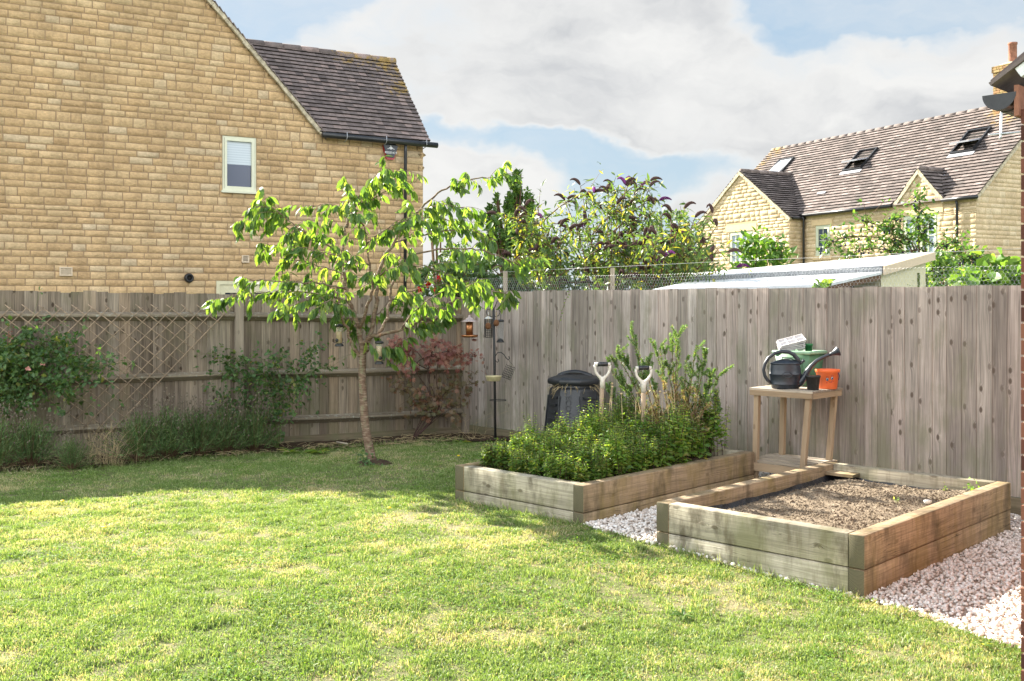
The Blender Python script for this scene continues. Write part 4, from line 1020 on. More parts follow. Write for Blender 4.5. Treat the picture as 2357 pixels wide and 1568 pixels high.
wallface(mb, lambda t, z: HR(t, z, .002), regF, [w2, w3]); wallface(mb, lambda s, z: GE(s, z)-QT*.002, regG, []); wallface(mb, lambda t, z: HR(t, z, WQ+.002), regW, [w1]); wallface(mb, lambda s, z: WS(s, z)-QT*.002, [[(0, -.1), (WQ, -.1), (WQ, ZW), (0, ZW)]], [])
mb.face([HR(wt1, -.1, WQ), HR(wt1, ZW, WQ), HR(wt1, ZW, -7), HR(wt1, -.1, -7)]); mb.face([HR(wt1, ZE, 0), HR(wt1, apx, -3.5), HR(wt1, ZE, -7)]); mb.face([HR(0, -.1, -7), HR(0, ZE, -7), HR(wt1, ZE, -7), HR(wt1, -.1, -7)])
mb.build('mortar', M['mortar_pale'], wr_)
for (P_, l_) in ((lambda t, z: HR(t, z), lint2), (lambda t, z: HR(t, z), lint3), (lambda t, z: HR(t, z, WQ), lint1)):
    mb = MB(); c = P_((l_[0]+l_[1])/2, (l_[2]+l_[3])/2); mb.beam(c, QT*((l_[1]-l_[0])/2-.005), QN*.028, (0, 0, (l_[3]-l_[2])/2-.005)); mb.build('lintel', M['dressed'], wr_)
for (P_, l_) in ((lambda t, z: HR(t, z), w2), (lambda t, z: HR(t, z), w3), (lambda t, z: HR(t, z, WQ), w1)):
    mb = MB(); c = P_((l_[0]+l_[1])/2, l_[2]-.07); mb.beam(c, QT*((l_[1]-l_[0])/2+.10), QN*.055, (0, 0, .068)); mb.build('sill', M['dressed'], wr_)
window(hr, lambda t, z: HR(t, z), QN, -QT, w2, M['upvc_sage'], M['glass'], fw=.09, bars=(2, 4))
window(hr, lambda t, z: HR(t, z), QN, -QT, w3, M['upvc_sage'], M['glass_pale'], fw=.09, bars=(2, 4), casements=2)
window(hr, lambda t, z: HR(t, z, WQ), QN, -QT, w1, M['upvc_sage'], M['glass_pale'], fw=.09, bars=(2, 4), casements=2)
# roofs
TR = [(0, (.10, .085, .078)), (.3, (.135, .11, .10)), (.6, (.165, .135, .122)), (.85, (.20, .165, .15)), (1, (.23, .19, .175))]
ridgeP = lambda t, z=0: HR(t, apx+.05, -3.5)
lz = [(HR(12.6, apx, -3.4), 1.1), (HR(12.7, apx-1, -2.4), .7), (HR(12.8, apx-.6, -2.9), .8), (HR(1.6, apx-.2, -3.3), 1.0), (HR(1.1, apx-.6, -2.9), .8)]
M['tile_r'] = tile_mat('grey_brown_interlocking_tiles', TR, lzone=lz)  # grey-brown tile tones, varied per tile
Sm = QB*math.cos(PR)+Vector((0, 0, math.sin(PR))); Nm = -QB*math.sin(PR)+Vector((0, 0, math.cos(PR)))
SLm = 3.62/math.cos(PR); Om = HR(0, ZE+.0, .12)
vsl = (ZA-ZW)/((wt1-wt0)/2)        # wing roof slope
def tmax_main(s):                  # where the wing's roof covers the main slope
    h = s*math.sin(PR)-.0+ZE-ZW
    lim = 13.05
    return lim
def inwing(s, t):
    h = ZE+s*math.sin(PR); return h < ZA-abs(t-wtm)*vsl-.02
mb = MB()
def tmin_m(s): return -.12
n = round(SLm/.172); g_ = SLm/n; rg = random.Random(5)
tw = .30
for i in range(n):
    s0, s1 = i*g_, (i+1)*g_+.03; t = -.12-(tw/2 if i % 2 else 0)
    while t < 13.05:
        x0, x1 = max(t, -.12), min(t+tw-.008, 13.05); t += tw
        if x1-x0 < .02: continue
        xm = (x0+x1)/2
        if inwing(s0+g_/2, xm): continue
        hh = ZE+(s0+g_/2)*math.sin(PR)-.05
        if 1.158 < xm < 3.12 and hh < ZE+1.02-abs(xm-2.13)*1.04: continue
        r = rg.random(); l = .046+rg.uniform(-.003, .004)
        p00, p10, p01, p11 = Om+QT*x0+Sm*s0, Om+QT*x1+Sm*s0, Om+QT*x0+Sm*s1, Om+QT*x1+Sm*s1
        mb.face([p10+Nm*l, p00+Nm*l, p01, p11], None, r); mb.face([p00+Nm*(l-.014), p00+Nm*l, p10+Nm*l, p10+Nm*(l-.014)], None, r*.3); mb.face([p00+Sm*.006-Nm*.012, p00+Sm*.006+Nm*(l-.014), p10+Sm*.006+Nm*(l-.014), p10+Sm*.006-Nm*.012], None, -1)  # tile edge dimmed, lap shade painted as a black strip
mb.face([HR(-.12, ZE-.02, .12), HR(-.12, apx+.06, -3.5), HR(13.05, apx+.06, -3.5), HR(13.05, ZE-.02, .12)][::-1], None, .2)
mb.face([HR(-.12, apx+.06, -3.5), HR(-.12, ZE-.02, -7.12), HR(13.05, ZE-.02, -7.12), HR(13.05, apx+.06, -3.5)], None, .3)
rr_ = mb.build('roof', M['tile_r'], hr)
# wing roof, both slopes, running back into the main slope
def slope_tiles(mb, e0, up, back, length_at, sl, seed, nrm, flip):
    rg = random.Random(seed); n = max(3, round(sl/.172)); g = sl/n
    for i in range(n):
        s0, s1 = i*g, (i+1)*g+.025; L = length_at(s0+g/2); x = -.06-(.15 if i % 2 else 0)
        while x < L:
            x0, x1 = max(x, -.06), min(x+.292, L); x += .30
            if x1-x0 < .02: continue
            l = .046+rg.uniform(-.003, .004); r = rg.random()
            p = [e0+back*x0+up*s0+nrm*l, e0+back*x1+up*s0+nrm*l, e0+back*x1+up*s1, e0+back*x0+up*s1]
            mb.face(p if not flip else p[::-1], None, r)
            q = [e0+back*x0+up*s0-nrm*.012, e0+back*x1+up*s0-nrm*.012, e0+back*x1+up*s0+nrm*l, e0+back*x0+up*s0+nrm*l]
            mb.face(q if not flip else q[::-1], None, -1)  # black face paints the shade below each tile
mb = MB()
def gable_roof(mb, ta, tb, z0, z1, out, seed, lead):
    tm = (ta+tb)/2; half = (tb-ta)/2; sl = math.hypot(half, z1-z0)
    for sgn, te in ((1, ta), (-1, tb)):
        up = (QT*sgn*half+Vector((0, 0, z1-z0)))/sl; nrm = (Vector((0, 0, half))-QT*sgn*(z1-z0))/sl
        def La(s): return (out+max(0, (z0+s*(z1-z0)/sl-ZE)/RS)+.12)
        e0 = HR(te, z0, out)
        slope_tiles(mb, e0-up*.06, up, QB, La, sl+.06, seed+(sgn > 0), nrm, sgn > 0)
gable_roof(mb, wt0-.1, wt1+.1, ZW-.02, ZA+.05, WQ, 21, 0)
mb.build('wing_tiles', M['tile_r'], rr_)
mb = MB(); gable_roof(mb, 1.10, 3.17, ZE-.02, ZE+1.08, .02, 31, 0); mb.build('dormer_tiles', M['tile_r'], rr_)
mb = MB(); t = -.12
while t < 13.0: mb.tube([HR(t, apx+.06, -3.5), HR(min(t+.455, 13.05), apx+.065, -3.5)], .105, 8, random.uniform(.2, .6)); t += .46
mb.build('ridge_tiles', M['tile_r'], rr_); mb = MB(); x = 0
while x < (ZA-ZE)/RS+WQ: mb.tube([HR(wtm, ZA+.06, WQ-x), HR(wtm, ZA+.06, WQ-x-.42)], .10, 8, random.random()); x += .44
mb.build('ridge_tiles', M['tile_r'], rr_); mb = MB(); x = 0
while x < 1.05/RS: mb.tube([HR(2.135, ZE+1.09, .02-x), HR(2.135, ZE+1.09, .02-x-.36)], .09, 8, random.random()); x += .37
mb.build('ridge_tiles', M['tile_r'], rr_)
def verge(a, b, outv, w_=.05, h=.06):
    mb = MB(); d = b-a; L = d.length; d.normalize(); nn = outv.cross(d); nn = nn if nn.z > 0 else -nn; k = 0
    while k < L:
        l = min(random.uniform(.2, .4), L-k+.01); mb.beam(a+d*(k+l/2)-nn*(.01+random.random()*.012), d*l*.5, outv*w_*random.uniform(.85, 1.1), nn*h*random.uniform(.8, 1.1)); k += l
    mb.build('verge', M['verge'], rr_)
for te in (wt0-.08, wt1+.08): verge(HR(te, ZW-.08, WQ+.03), HR(wtm, ZA+.0, WQ+.03), QN)
for te in (1.12, 3.15): verge(HR(te, ZE-.06, .03), HR(2.135, ZE+1.03, .03), QN)
verge(HR(-.06, ZE-.06, .12), HR(-.06, apx+.0, -3.5), -QT)

mb = MB()
vt_ = lambda z, sg: HR(wtm-sg*((ZA-z)/vsl), z+.05, -(z-ZE)/RS)
mb.tube([vt_(ZE+.02, 1), vt_(ZA-.02, 1)], .04, 6); mb.build('lead_flashing', M['lead'], rr_); mb = MB()
mb.tube([HR(1.10+0.0, ZE+.05, -.02), HR(2.10, ZE+1.10, -1.1)], .035, 6); mb.build('lead_flashing', M['lead'], rr_); mb = MB()
c = HR(wtm-.1, ZA+.06, -(ZA-ZE)/RS-.05); mb.beam(c+Sm*.12+Nm*.01, QT*.3, Sm*.16, Nm*.02); mb.build('lead_flashing', M['lead'], rr_); mb = MB()
c = HR(2.0, ZE+1.1, -1.15); mb.beam(c+Sm*.12+Nm*.02, QT*.22, Sm*.17, Nm*.02); mb.build('lead_flashing', M['lead'], rr_); mb = MB()
mb.beam(HR(7.2, ZE, .12)+Sm*1.15+Nm*.055, QT*.2, Sm*.05, Nm*.01)
mb.build('patched_tile', M['lead'], rr_)
for (ta, tb, z, o_) in ((3.15, wt0+.02, ZE-.03, .17), (-.16, 1.12, ZE-.03, .17)): mb = MB(); mb.tube([HR(ta, z, o_), HR(tb, z, o_)], .06, 10); mb.build('gutter', M['black_pvc'], hr)
mb = MB(); mb.tube([HR(wt0-.12, ZW-.04, WQ-.02), HR(wt0-.12, ZW-.04, 0)], .055, 8)
mb.build('gutter', M['black_pvc'], hr)
for tt, oo in ((wt0-.16, .12), (.62, .09)):
    mb = MB(); mb.tube([HR(tt, ZE-.03, oo+.05), HR(tt, ZE-.2, oo), HR(tt, 0, oo)], .042, 8); mb.build('downpipe', M['black_pvc'], hr)
# skylights
def skylight(t, s, opn, name='skylight'):
    c = Om+QT*t+Sm*(s/math.cos(PR))+Nm*.06; w_, h = .45, .60
    mb = MB()
    for (a, b, ha, hb) in ((-w_, w_, h-.05, h), (-w_, w_, -h, -h+.05), (-w_, -w_+.06, -h+.05, h-.05), (w_-.06, w_, -h+.05, h-.05)):
        mb.beam(c+QT*((a+b)/2)+Sm*((ha+hb)/2), QT*((b-a)/2), Sm*((hb-ha)/2), Nm*.05)
    sk = mb.build(name, M['black_pvc'], hr)
    mb = MB(); mb.beam(c-Sm*(h+.09)-Nm*.02, QT*(w_+.05), Sm*.08, Nm*.012); mb.build('apron', M['lead'], sk)
    mb = MB(); mb.face([c+QT*a+Sm*b-Nm*.03 for a, b in ((-.4, -.55), (-.4, .55), (.4, .55), (.4, -.55))]); mb.build('opening', M['dark'], sk)
    th = R(opn); Ss = Sm*math.cos(th)-Nm*math.sin(th)*-1.0; 
    Ss = Sm*math.cos(th)-Nm*math.sin(th); Ns = Nm*math.cos(th)+Sm*math.sin(th)   # bottom edge swings out, pivot at the middle
    cc = c+Nm*.03
    mb = MB()
    for (a, b, ha, hb) in ((-.38, .38, .50, .56), (-.38, .38, -.56, -.50), (-.38, -.32, -.5, .5), (.32, .38, -.5, .5)):
        mb.beam(cc+QT*((a+b)/2)+Ss*((ha+hb)/2), QT*((b-a)/2), Ss*((hb-ha)/2), Ns*.025)
    mb.build('sash', M['lead'], sk)
    mb = MB(); mb.beam(cc, QT*.32, Ss*.5, Ns*.006); mb.build('pane', M['glass_pale'], sk)
skylight(1.82, 2.18, 32); skylight(6.57, 2.15, 32); skylight(11.25, 2.42, 4)
# chimney stack at the near end of the ridge
ck = (4045-2048)/4101; tC = None
best = min((abs((HR(t/10, 0, -3.5).x/HR(t/10, 0, -3.5).y)-ck), t/10) for t in range(-20, 40)); tC = best[1]
mb = MB(); cb_ = HR(tC, 0, -3.5)
zt = CAMZ+cb_.y*(1211-262)/4101
rgc = random.Random(2)
z = apx-1.0
k = 0
while z < zt-.001:
    e = .03 if (k > 0 and z > zt-.24) else 0.0
    hw = .42+e; h = min(.085, zt-z)
    for side_, (ax, on) in enumerate(((QT, QN), (QN, QT), (QT, -QN), (QN, -QT))):
        x = -hw-(.12 if k % 2 else 0)
        while x < hw:
            x0, x1 = max(x, -hw), min(x+.225, hw); x += .24
            if x1-x0 > .01: mb.beam(cb_+on*(hw-.03)+ax*((x0+x1)/2)+Vector((0, 0, z+h/2-.004)), ax*((x1-x0)/2), on*.03, (0, 0, h/2-.006), rgc.random())
    z += .085; k += 1
st = mb.build('chimney', M['chimney_brick'], hr)
mb = MB(); mb.beam(cb_+Vector((0, 0, (apx-1.0+zt-.03)/2)), QT*.385, QN*.385, (0, 0, (zt-.03-(apx-1.0))/2)); mb.lathe(cb_+Vector((0, 0, zt-.03)), [(.46, 0), (.44, .04), (.2, .13), (0, .13)], 12); mb.build('flaunching', M['verge'], st)
mb = MB(); mb.lathe(cb_+Vector((0, 0, zt+.05)), [(.155, 0), (.135, .1), (.13, .62), (.15, .64), (.15, .70), (.12, .70), (.11, .3), (0, .3)], 18); mb.build('chimney_pot', M['terracotta'], st)
# aerial clamp on the near verge of the roof
ae = thing('tv_aerial', 'metal aerial mast and boom crossing the near end of the tiled roof', 'aerial', HR(.35, ZE, .0)); mb = MB()
p0 = F(4007/1.7378, 645/1.7378-0, 30.0); p0 = Vector((p0.x, 30.0, CAMZ+30*(1211-560)/4101)); 
mb.tube([Vector((14.32, 30.0, CAMZ+30*(1211-440)/4101)), Vector((14.30, 30.0, CAMZ+30*(1211-545)/4101)), Vector((14.27, 30.0, CAMZ+30*(1211-556)/4101))], .035, 8); 
mb.build('mast', M['steel'], ae); mb = MB()
mb.tube([Vector((13.9, 29.9, CAMZ+29.9*(1211-539)/4101)), Vector((14.9, 30.1, CAMZ+30.1*(1211-528)/4101))], .03, 6)
mb.build('boom', M['steel'], ae)
# ------------------------------------------------------------------ raised beds
def P_(O, a, b, z=0.0): return O+BU*a+BV*b+Vector((0, 0, z))
def sleeper(mb, p, q, zc, th=.05, hh=.0985, side=None, r=None, wob=.002):
    """length p->q (at the outer face), side = inward normal"""
    d = (q-p)/2; c = (p+q)/2+side*th+Vector((0, 0, zc))
    j = random.uniform(-wob, wob)
    mb.beam(c+side*j, d, side*th, (0, 0, hh), r)
def bed(name, label, O, Wd, L, zt, low):
    t = thing(name, label, 'raised bed', O+Vector((0, 0, .05)), 'timber raised beds')
    for lvl in range(2):
        zc = zt-.1-lvl*.205
        hh = .0995
        mb = MB(); sleeper(mb, P_(O, .101, 0), P_(O, Wd-.101, 0), zc-.001*lvl, side=BV, hh=hh); a = mb.build('sleeper', M['sleeper_a'], t)
        mb = MB(); sleeper(mb, P_(O, .101, L), P_(O, Wd-.101, L), zc-.001*lvl, side=-BV, hh=hh); b = mb.build('sleeper', M['sleeper_a'], t)
        mb = MB(); sleeper(mb, P_(O, 0, -.003), P_(O, 0, L+.003), zc, side=BU, hh=hh); c = mb.build('sleeper', M['sleeper_b'], t)
        mb = MB(); sleeper(mb, P_(O, Wd, -.002), P_(O, Wd, L+.003), zc, side=-BU, hh=hh); d = mb.build('sleeper', M['sleeper_b'], t)
        for o in (a, b, c, d):
            bv = o.modifiers.new('bevel', 'BEVEL'); bv.width = .006; bv.segments = 2; bv.limit_method = 'ANGLE'
            mr = o.data
    return t
# merge duplicated box corners so that bevels work
_b0 = MB.build
def weld(o, dist=1e-5):
    bm = bmesh.new(); bm.from_mesh(o.data); bmesh.ops.remove_doubles(bm, verts=bm.verts, dist=dist); bm.to_mesh(o.data); bm.free()
bed_l = bed('raised_bed', 'weathered timber raised bed filled with tall mint and herbs', A0, AW, AL, AZ, 0)
bed_r = bed('raised_bed', 'timber raised bed in front holding bare dry brown soil', B0, BW, BL, BZ, 0)
for b in (bed_l, bed_r):
    for c in b.children: weld(c)
def grid_sheet(name, O, a0, a1, b0, b1, step, zf, mat, parent):
    na, nb = int((a1-a0)/step)+1, int((b1-b0)/step)+1; mb = MB()
    for i in range(na):
        for j in range(nb):
            a, b = a0+(a1-a0)*i/(na-1), b0+(b1-b0)*j/(nb-1); mb.v.append(tuple(P_(O, a, b, zf(a, b))))
    for i in range(na-1):
        for j in range(nb-1):
            k = i*nb+j; mb.f.append((k, k+1, k+nb+1, k+nb)); mb.uv.append([(0, 0)]*4); mb.r.append(.5)
    return mb.build(name, mat, parent, smooth=True)
def soilf(a, b):
    x, y = a*1.0, b*1.0
    e = min(a-.1, 1.39-a, b-.1, 2.38-b)
    z = .262+.045*sstep(.0, .35, e)
    z += .02*mnoise.noise(Vector((x*3, y*3, 1)))
    n = mnoise.turbulence(Vector((x*16, y*16, 2)), 4, True)
    n2 = mnoise.noise(Vector((x*45, y*45, 4)))
    z += .015*(n-.5)+.005*n2
    if a > 1.1: z -= .02*sstep(1.1, 1.39, a)
    z += .035*sstep(1.9, 2.3, b)*sstep(.6, .1, a)
    return z
so = grid_sheet('soil', B0, .1, BW-.1, .1, BL-.1, .0125, soilf, M['soil'], bed_r)
# clods
rng = np.random.RandomState(12); ph = (1+5**.5)/2
def lumps(pts, size, jitter=.3, flat=.75, seed=0):
    rng = np.random.RandomState(seed)
    iv = np.array([(-1, ph, 0), (1, ph, 0), (-1, -ph, 0), (1, -ph, 0), (0, -1, ph), (0, 1, ph), (0, -1, -ph), (0, 1, -ph), (ph, 0, -1), (ph, 0, 1), (-ph, 0, -1), (-ph, 0, 1)])/1.9
    fc = np.array([(0, 11, 5), (0, 5, 1), (0, 1, 7), (0, 7, 10), (0, 10, 11), (1, 5, 9), (5, 11, 4), (11, 10, 2), (10, 7, 6), (7, 1, 8), (3, 9, 4), (3, 4, 2), (3, 2, 6), (3, 6, 8), (3, 8, 9), (4, 9, 5), (2, 4, 11), (6, 2, 10), (8, 6, 7), (9, 8, 1)])
    n = len(pts); V = iv[None]*(1+rng.uniform(-jitter, jitter, (n, 12, 1)))*np.array(size)[:, None, None]*rng.uniform(.7, 1.3, (n, 1, 3))*np.array([1, 1, flat])
    V = V+np.array(pts)[:, None, :]
    return V.reshape(-1, 3), (np.arange(n)[:, None, None]*12+fc[None]).reshape(-1, 3), np.repeat(rng.rand(n), 20)
pts = []; sz = []
for k in range(6500):
    a, b = rng.uniform(.12, BW-.12), rng.uniform(.12, BL-.12); p = P_(B0, a, b, soilf(a, b)+.002); pts.append(p); sz.append(min(.022, .0025+rng.exponential(.0024)))
V, Fc, rr = lumps(pts, sz, .35, .8, 4)
V = V-np.array(parent_origin(bed_r)); o = raw_build('soil_clods', V, Fc, rr, M['soil']); o.parent = bed_r; o['kind'] = 'stuff'
st_ = thing('stone', 'pale round stone lying on the bare soil near the right sleeper', 'stone', P_(B0, .28, 1.62, .3)); mb = MB()
V, Fc, rr = lumps([P_(B0, .28, 1.62, .31)], [.028], .15, .7, 9); mb.poly([tuple(v) for v in V], [tuple(f) for f in Fc]); mb.build('stone_body', M['pebble'], st_, smooth=False)
def soilA(a, b): return .345+.02*mnoise.noise(Vector((a*4, b*4, 7)))+.01*mnoise.noise(Vector((a*25, b*25, 2)))
grid_sheet('soil', A0, .1, AW-.1, .1, AL-.1, .03, soilA, M['soil_dark'], bed_l)
# liner showing between soil and sleepers
mb = MB()
def liner(pts_fn, n, inn):
    for i in range(n):
        s0, s1 = i/n, (i+1)/n
        p, q = pts_fn(s0), pts_fn(s1)
        def prof(pt, s):
            top = BZ-.075-.03*math.sin(s*3.1)+.012*mnoise.noise(Vector((s*9, 1, 1))); b = .015+.012*mnoise.noise(Vector((s*14, 5, 2)))
            return [pt+Vector((0, 0, top))+inn*.004, pt+Vector((0, 0, top-.02))+inn*b, pt+Vector((0, 0, .22))+inn*(.03+b)]
        A, B = prof(p, s0), prof(q, s1)
        for k in range(2): mb.face([A[k], B[k], B[k+1], A[k+1]])
liner(lambda s: P_(B0, BW-.1, .1+s*(BL-.2)), 60, -BU); liner(lambda s: P_(B0, BW-.1-s*(BW-.2), BL-.1), 40, -BV)
mb.build('liner', M['liner'], bed_r, smooth=True)
mb = MB(); mb.beam(P_(B0, BW-.22, BL-.17, BZ-.062), BU*.12, BV*.065, (0, 0, .012)); mb.build('corner_block', M['sleeper_b'], bed_r)

# ------------------------------------------------------------------ bench table against the fence
TA0 = Vector((2.574, 8.80, 0)); TZ = .978; TU, TV = Vector((-.7071, .7071, 0)), Vector((.7071, .7071, 0))
def TP(a, b, z=0.0): return TA0+TU*a+TV*b+Vector((0, 0, z))
tb = thing('potting_table', 'small slatted wooden potting table standing against the fence behind the beds', 'table', TP(.3, .27, .02))
mb = MB(); w_ = .549/7
for k in range(7): mb.beam(TP(.308, w_*(k+.5), TZ-.009+random.uniform(-.003, .002)), TU*.312, TV*(w_/2-.004), (0, 0, .009))
mb.build('table_top', M['table_top'], tb)
mb = MB()
mb.beam(TP(.308, .011, TZ-.043), TU*.305, TV*.011, (0, 0, .024)); mb.beam(TP(.308, .538, TZ-.043), TU*.305, TV*.011, (0, 0, .024))
mb.beam(TP(.011, .2745, TZ-.044), TU*.011, TV*.2525, (0, 0, .024)); mb.beam(TP(.605, .2745, TZ-.044), TU*.011, TV*.2525, (0, 0, .024))
mb.build('apron', M['table_wood'], tb)
for (a, b) in ((.05, .045), (.56, .045), (.05, .50), (.56, .50)):
    mb = MB(); top = TP(a, b, TZ-.02); bot = TP(a+.075 if a < .3 else a+.02, b-.012, .03)
    ax = (top-bot)/2; mb.beam((top+bot)/2, ax, TU*.023, TV*.021); mb.build('leg', M['table_wood'], tb)
mb = MB()
for k in range(5): mb.beam(TP(.36, .03+.105*k+.04, .318+.006*(k % 2)), TU*.30, TV*.047, (0, 0, .009))
mb.build('shelf', M['table_top'], tb)
mb = MB(); mb.beam(TP(.37, -.012, .275), TU*.31, TV*.012, (0, 0, .035)); mb.beam(TP(.37, .56, .29), TU*.31, TV*.012, (0, 0, .03)); mb.build('shelf_rail', M['table_wood'], tb)

# watering can
def at_tab(x, y): return Vector((x, y, TZ))
cc = Vector((2.43, 9.12, TZ+.002)); cx_ = Vector((1, -.12, 0)).normalized(); cy_ = Vector((.12, 1, 0)).normalized()
wc = thing('watering_can', 'blue-black plastic watering can with long spout standing on the potting table', 'watering can', cc)
mb = MB(); ang = math.atan2(cx_.y, cx_.x)
prof = [(.0, .0), (.115, .0), (.120, .008), (.122, .030), (.129, .034), (.130, .040), (.126, .045), (.135, .09), (.1385, .118), (.1425, .122), (.1425, .130), (.1385, .134), (.136, .17), (.128, .208), (.127, .214), (.131, .217), (.131, .224), (.126, .228), (.105, .238), (.07, .250), (.03, .256), (0, .257)]
mb.lathe(cc, prof, 40, 1.0, .64, ang); mb.build('body', M['can_plastic'], wc, smooth=True)
mb = MB()
H = lambda x, z, y=0: cc+cx_*x+cy_*y+Vector((0, 0, z))
mb.tube([H(.118, .215), H(.105, .262), H(.075, .30), (H(.03, .322)), H(-.03, .328), H(-.09, .312), H(-.145, .27), H(-.178, .215), H(-.188, .16), H(-.178, .11), H(-.158, .075), H(-.125, .045)], [.024, .021, .019, .017, .0155, .015, .0145, .0145, .0145, .0145, .015, .017], 12)
mb.build('handle', M['can_plastic'], wc, smooth=True)
mb = MB()
mb.tube([H(.10, .035), H(.135, .06), H(.165, .10), H(.19, .15), H(.225, .20), H(.27, .245), H(.32, .275), H(.365, .295), H(.395, .305)], [.036, .036, .031, .024, .019, .0165, .0145, .0135, .0135], 14)
mb.build('spout', M['can_plastic'], wc, smooth=True)
ax = (cx_*.92+Vector((0, 0, .40))).normalized()
mb = MB(); mb.lathe(H(.385, .302), [(.0145, 0), (.017, .02), (.026, .045), (.040, .072), (.044, .076), (.044, .082), (.03, .088), (0, .089)], 22, axis=ax); mb.build('rose', M['can_plastic'], wc, smooth=True)
mb = MB(); mb.tube([H(.105, .215), H(.135, .225), H(.157, .245), H(.165, .252)], [.016, .014, .012, .0135], 10); mb.build('filler_spout', M['can_plastic'], wc, smooth=True)
mb = MB()
e = [H(.005+.042*math.cos(q/20*6.283), .126+.024*math.sin(q/20*6.283), -.087) for q in range(21)]
mb.tube(e, .0035, 6, caps=False); mb.build('badge_ring', M['can_plastic'], wc, smooth=True)
mb = MB(); mb.tube([H(-.10, .232, -.02), H(-.05, .252, -.03), H(0, .262, -.03), H(.05, .263, -.02), H(.09, .245, -.01)], .006, 6); mb.build('lid_rib', M['can_plastic'], wc, smooth=True)

# green planter (rectangular, tapered, with rim)
def rect_tub(mb, O, U, V, rings):
    """rings: list of (half_u, half_v, z); consecutive rings joined"""
    base = len(mb.v); n = 0
    for hu, hv, z in rings:
        ch = min(hu, hv)*.05
        for (a, b) in ((hu, hv-ch), (hu-ch, hv), (-hu+ch, hv), (-hu, hv-ch), (-hu, -hv+ch), (-hu+ch, -hv), (hu-ch, -hv), (hu, -hv+ch)):
            mb.v.append(tuple(O+U*a+V*b+Vector((0, 0, z))))
        n += 1
    for i in range(n-1):
        for k in range(8):
            k2 = (k+1) % 8; mb.f.append((base+i*8+k, base+i*8+k2, base+(i+1)*8+k2, base+(i+1)*8+k)); mb.uv.append([(0, 0)]*4); mb.r.append(.5)
    mb.f.append(tuple(base+k for k in range(8))); mb.uv.append([(0, 0)]*8); mb.r.append(.5)
    mb.f.append(tuple(base+(n-1)*8+k for k in range(8))); mb.uv.append([(0, 0)]*8); mb.r.append(.5)
pc = Vector((2.655, 9.47, TZ+.001))
pl = thing('planter', 'green square plastic planter with paler rim behind the watering can', 'planter', pc)
mb = MB(); rect_tub(mb, pc, TU, TV, [(.135, .11, 0), (.14, .115, .01), (.178, .14, .30)]); 
for sg in (0,): 
    for (z0, z1, e) in ((.255, .262, .004), (.05, .057, .004)): mb.beam(pc-TV*(.137 if z0 > .1 else .117)+Vector((0, 0, (z0+z1)/2)), TU*.10, TV*.006, (0, 0, .004))
    for a in (-.10, .10): mb.beam(pc-TV*.130+TU*a+Vector((0, 0, .155)), TU*.004, TV*.006, (0, -.0, .10))
mb.build('tub', M['planter_green'], pl)
mb = MB(); rect_tub(mb, pc, TU, TV, [(.176, .138, .292), (.198, .158, .296), (.200, .160, .312), (.194, .154, .322), (.165, .13, .324), (.162, .127, .30), (.155, .12, .27)]); mb.build('rim', M['planter_rim'], pl)
gp = thing('plant_pot', 'small dark green pot standing inside the green planter', 'plant pot', pc+TU*.01+TV*.02+Vector((0, 0, .27)), 'plant pots on the table')
mb = MB(); q = pc-TU*.055+TV*.07+Vector((0, 0, .275)); mb.lathe(q, [(.026, 0), (.033, .09), (.036, .09), (.037, .108), (.034, .108), (.03, .02), (0, .02)], 20); mb.build('pot_body', M['pot_green'], gp, smooth=False)
# stacked seed trays
for k in range(5):
    tilt = Matrix.Rotation(R(-17-1.5*k), 4, TU) @ Matrix.Rotation(R(-12+random.uniform(-5, 5)+k*2), 4, 'Z')
    c = pc+TU*.075-TV*.02+Vector((random.uniform(-.004, .004), random.uniform(-.004, .004), .352+k*.0155))
    lab = ['bottom grey six-cell seed tray of the stack on the green planter', 'second grey seed tray from the bottom of the stack', 'middle grey seed tray of the tilted stack', 'second grey seed tray from the top of the stack', 'topmost grey six-cell seed tray of the tilted stack'][k]
    tr = thing('seed_tray', lab, 'seed tray', c, 'stacked seed trays')
    X, Y_ = (tilt.to_3x3() @ Vector((1, 0, 0))), (tilt.to_3x3() @ Vector((0, 1, 0))); Z_ = X.cross(Y_)
    X, Y_ = X, Y_
    hw, hd = .118, .085; mb = MB()
    q = lambda a, b, z: c+X*a+Y_*b+Z_*z
    for (a0, a1, b0, b1) in ((-hw, hw, -hd, -hd+.008), (-hw, hw, hd-.008, hd), (-hw, -hw+.008, -hd+.008, hd-.008), (hw-.008, hw, -hd+.008, hd-.008), (-hw/3-.003, -hw/3+.003, -hd+.008, hd-.008), (hw/3-.003, hw/3+.003, -hd+.008, hd-.008), (-hw+.008, hw-.008, -.0028, .0028)):
        mb.beam(q((a0+a1)/2, (b0+b1)/2, 0 if a1-a0 > .02 else -.0006), X*((a1-a0)/2), Y_*((b1-b0)/2), Z_*.004)
    for i in range(3):
        for j in range(2):
            xa, xb = -hw+.006+i*2*hw/3, -hw-.004+(i+1)*2*hw/3; ya, yb = -hd+.006+j*hd, -hd-.004+(j+1)*hd; s = .012; dz = -.03 if k == 0 else -.013
            Tt = [q(xa, ya, 0), q(xb, ya, 0), q(xb, yb, 0), q(xa, yb, 0)]; Bt = [q(xa+s, ya+s, dz), q(xb-s, ya+s, dz), q(xb-s, yb-s, dz), q(xa+s, yb-s, dz)]
            mb.face(Bt)
            for n_ in range(4): mb.face([Tt[n_], Bt[n_], Bt[(n_+1) % 4], Tt[(n_+1) % 4]])
    mb.build('tray_body', M['tray'], tr)
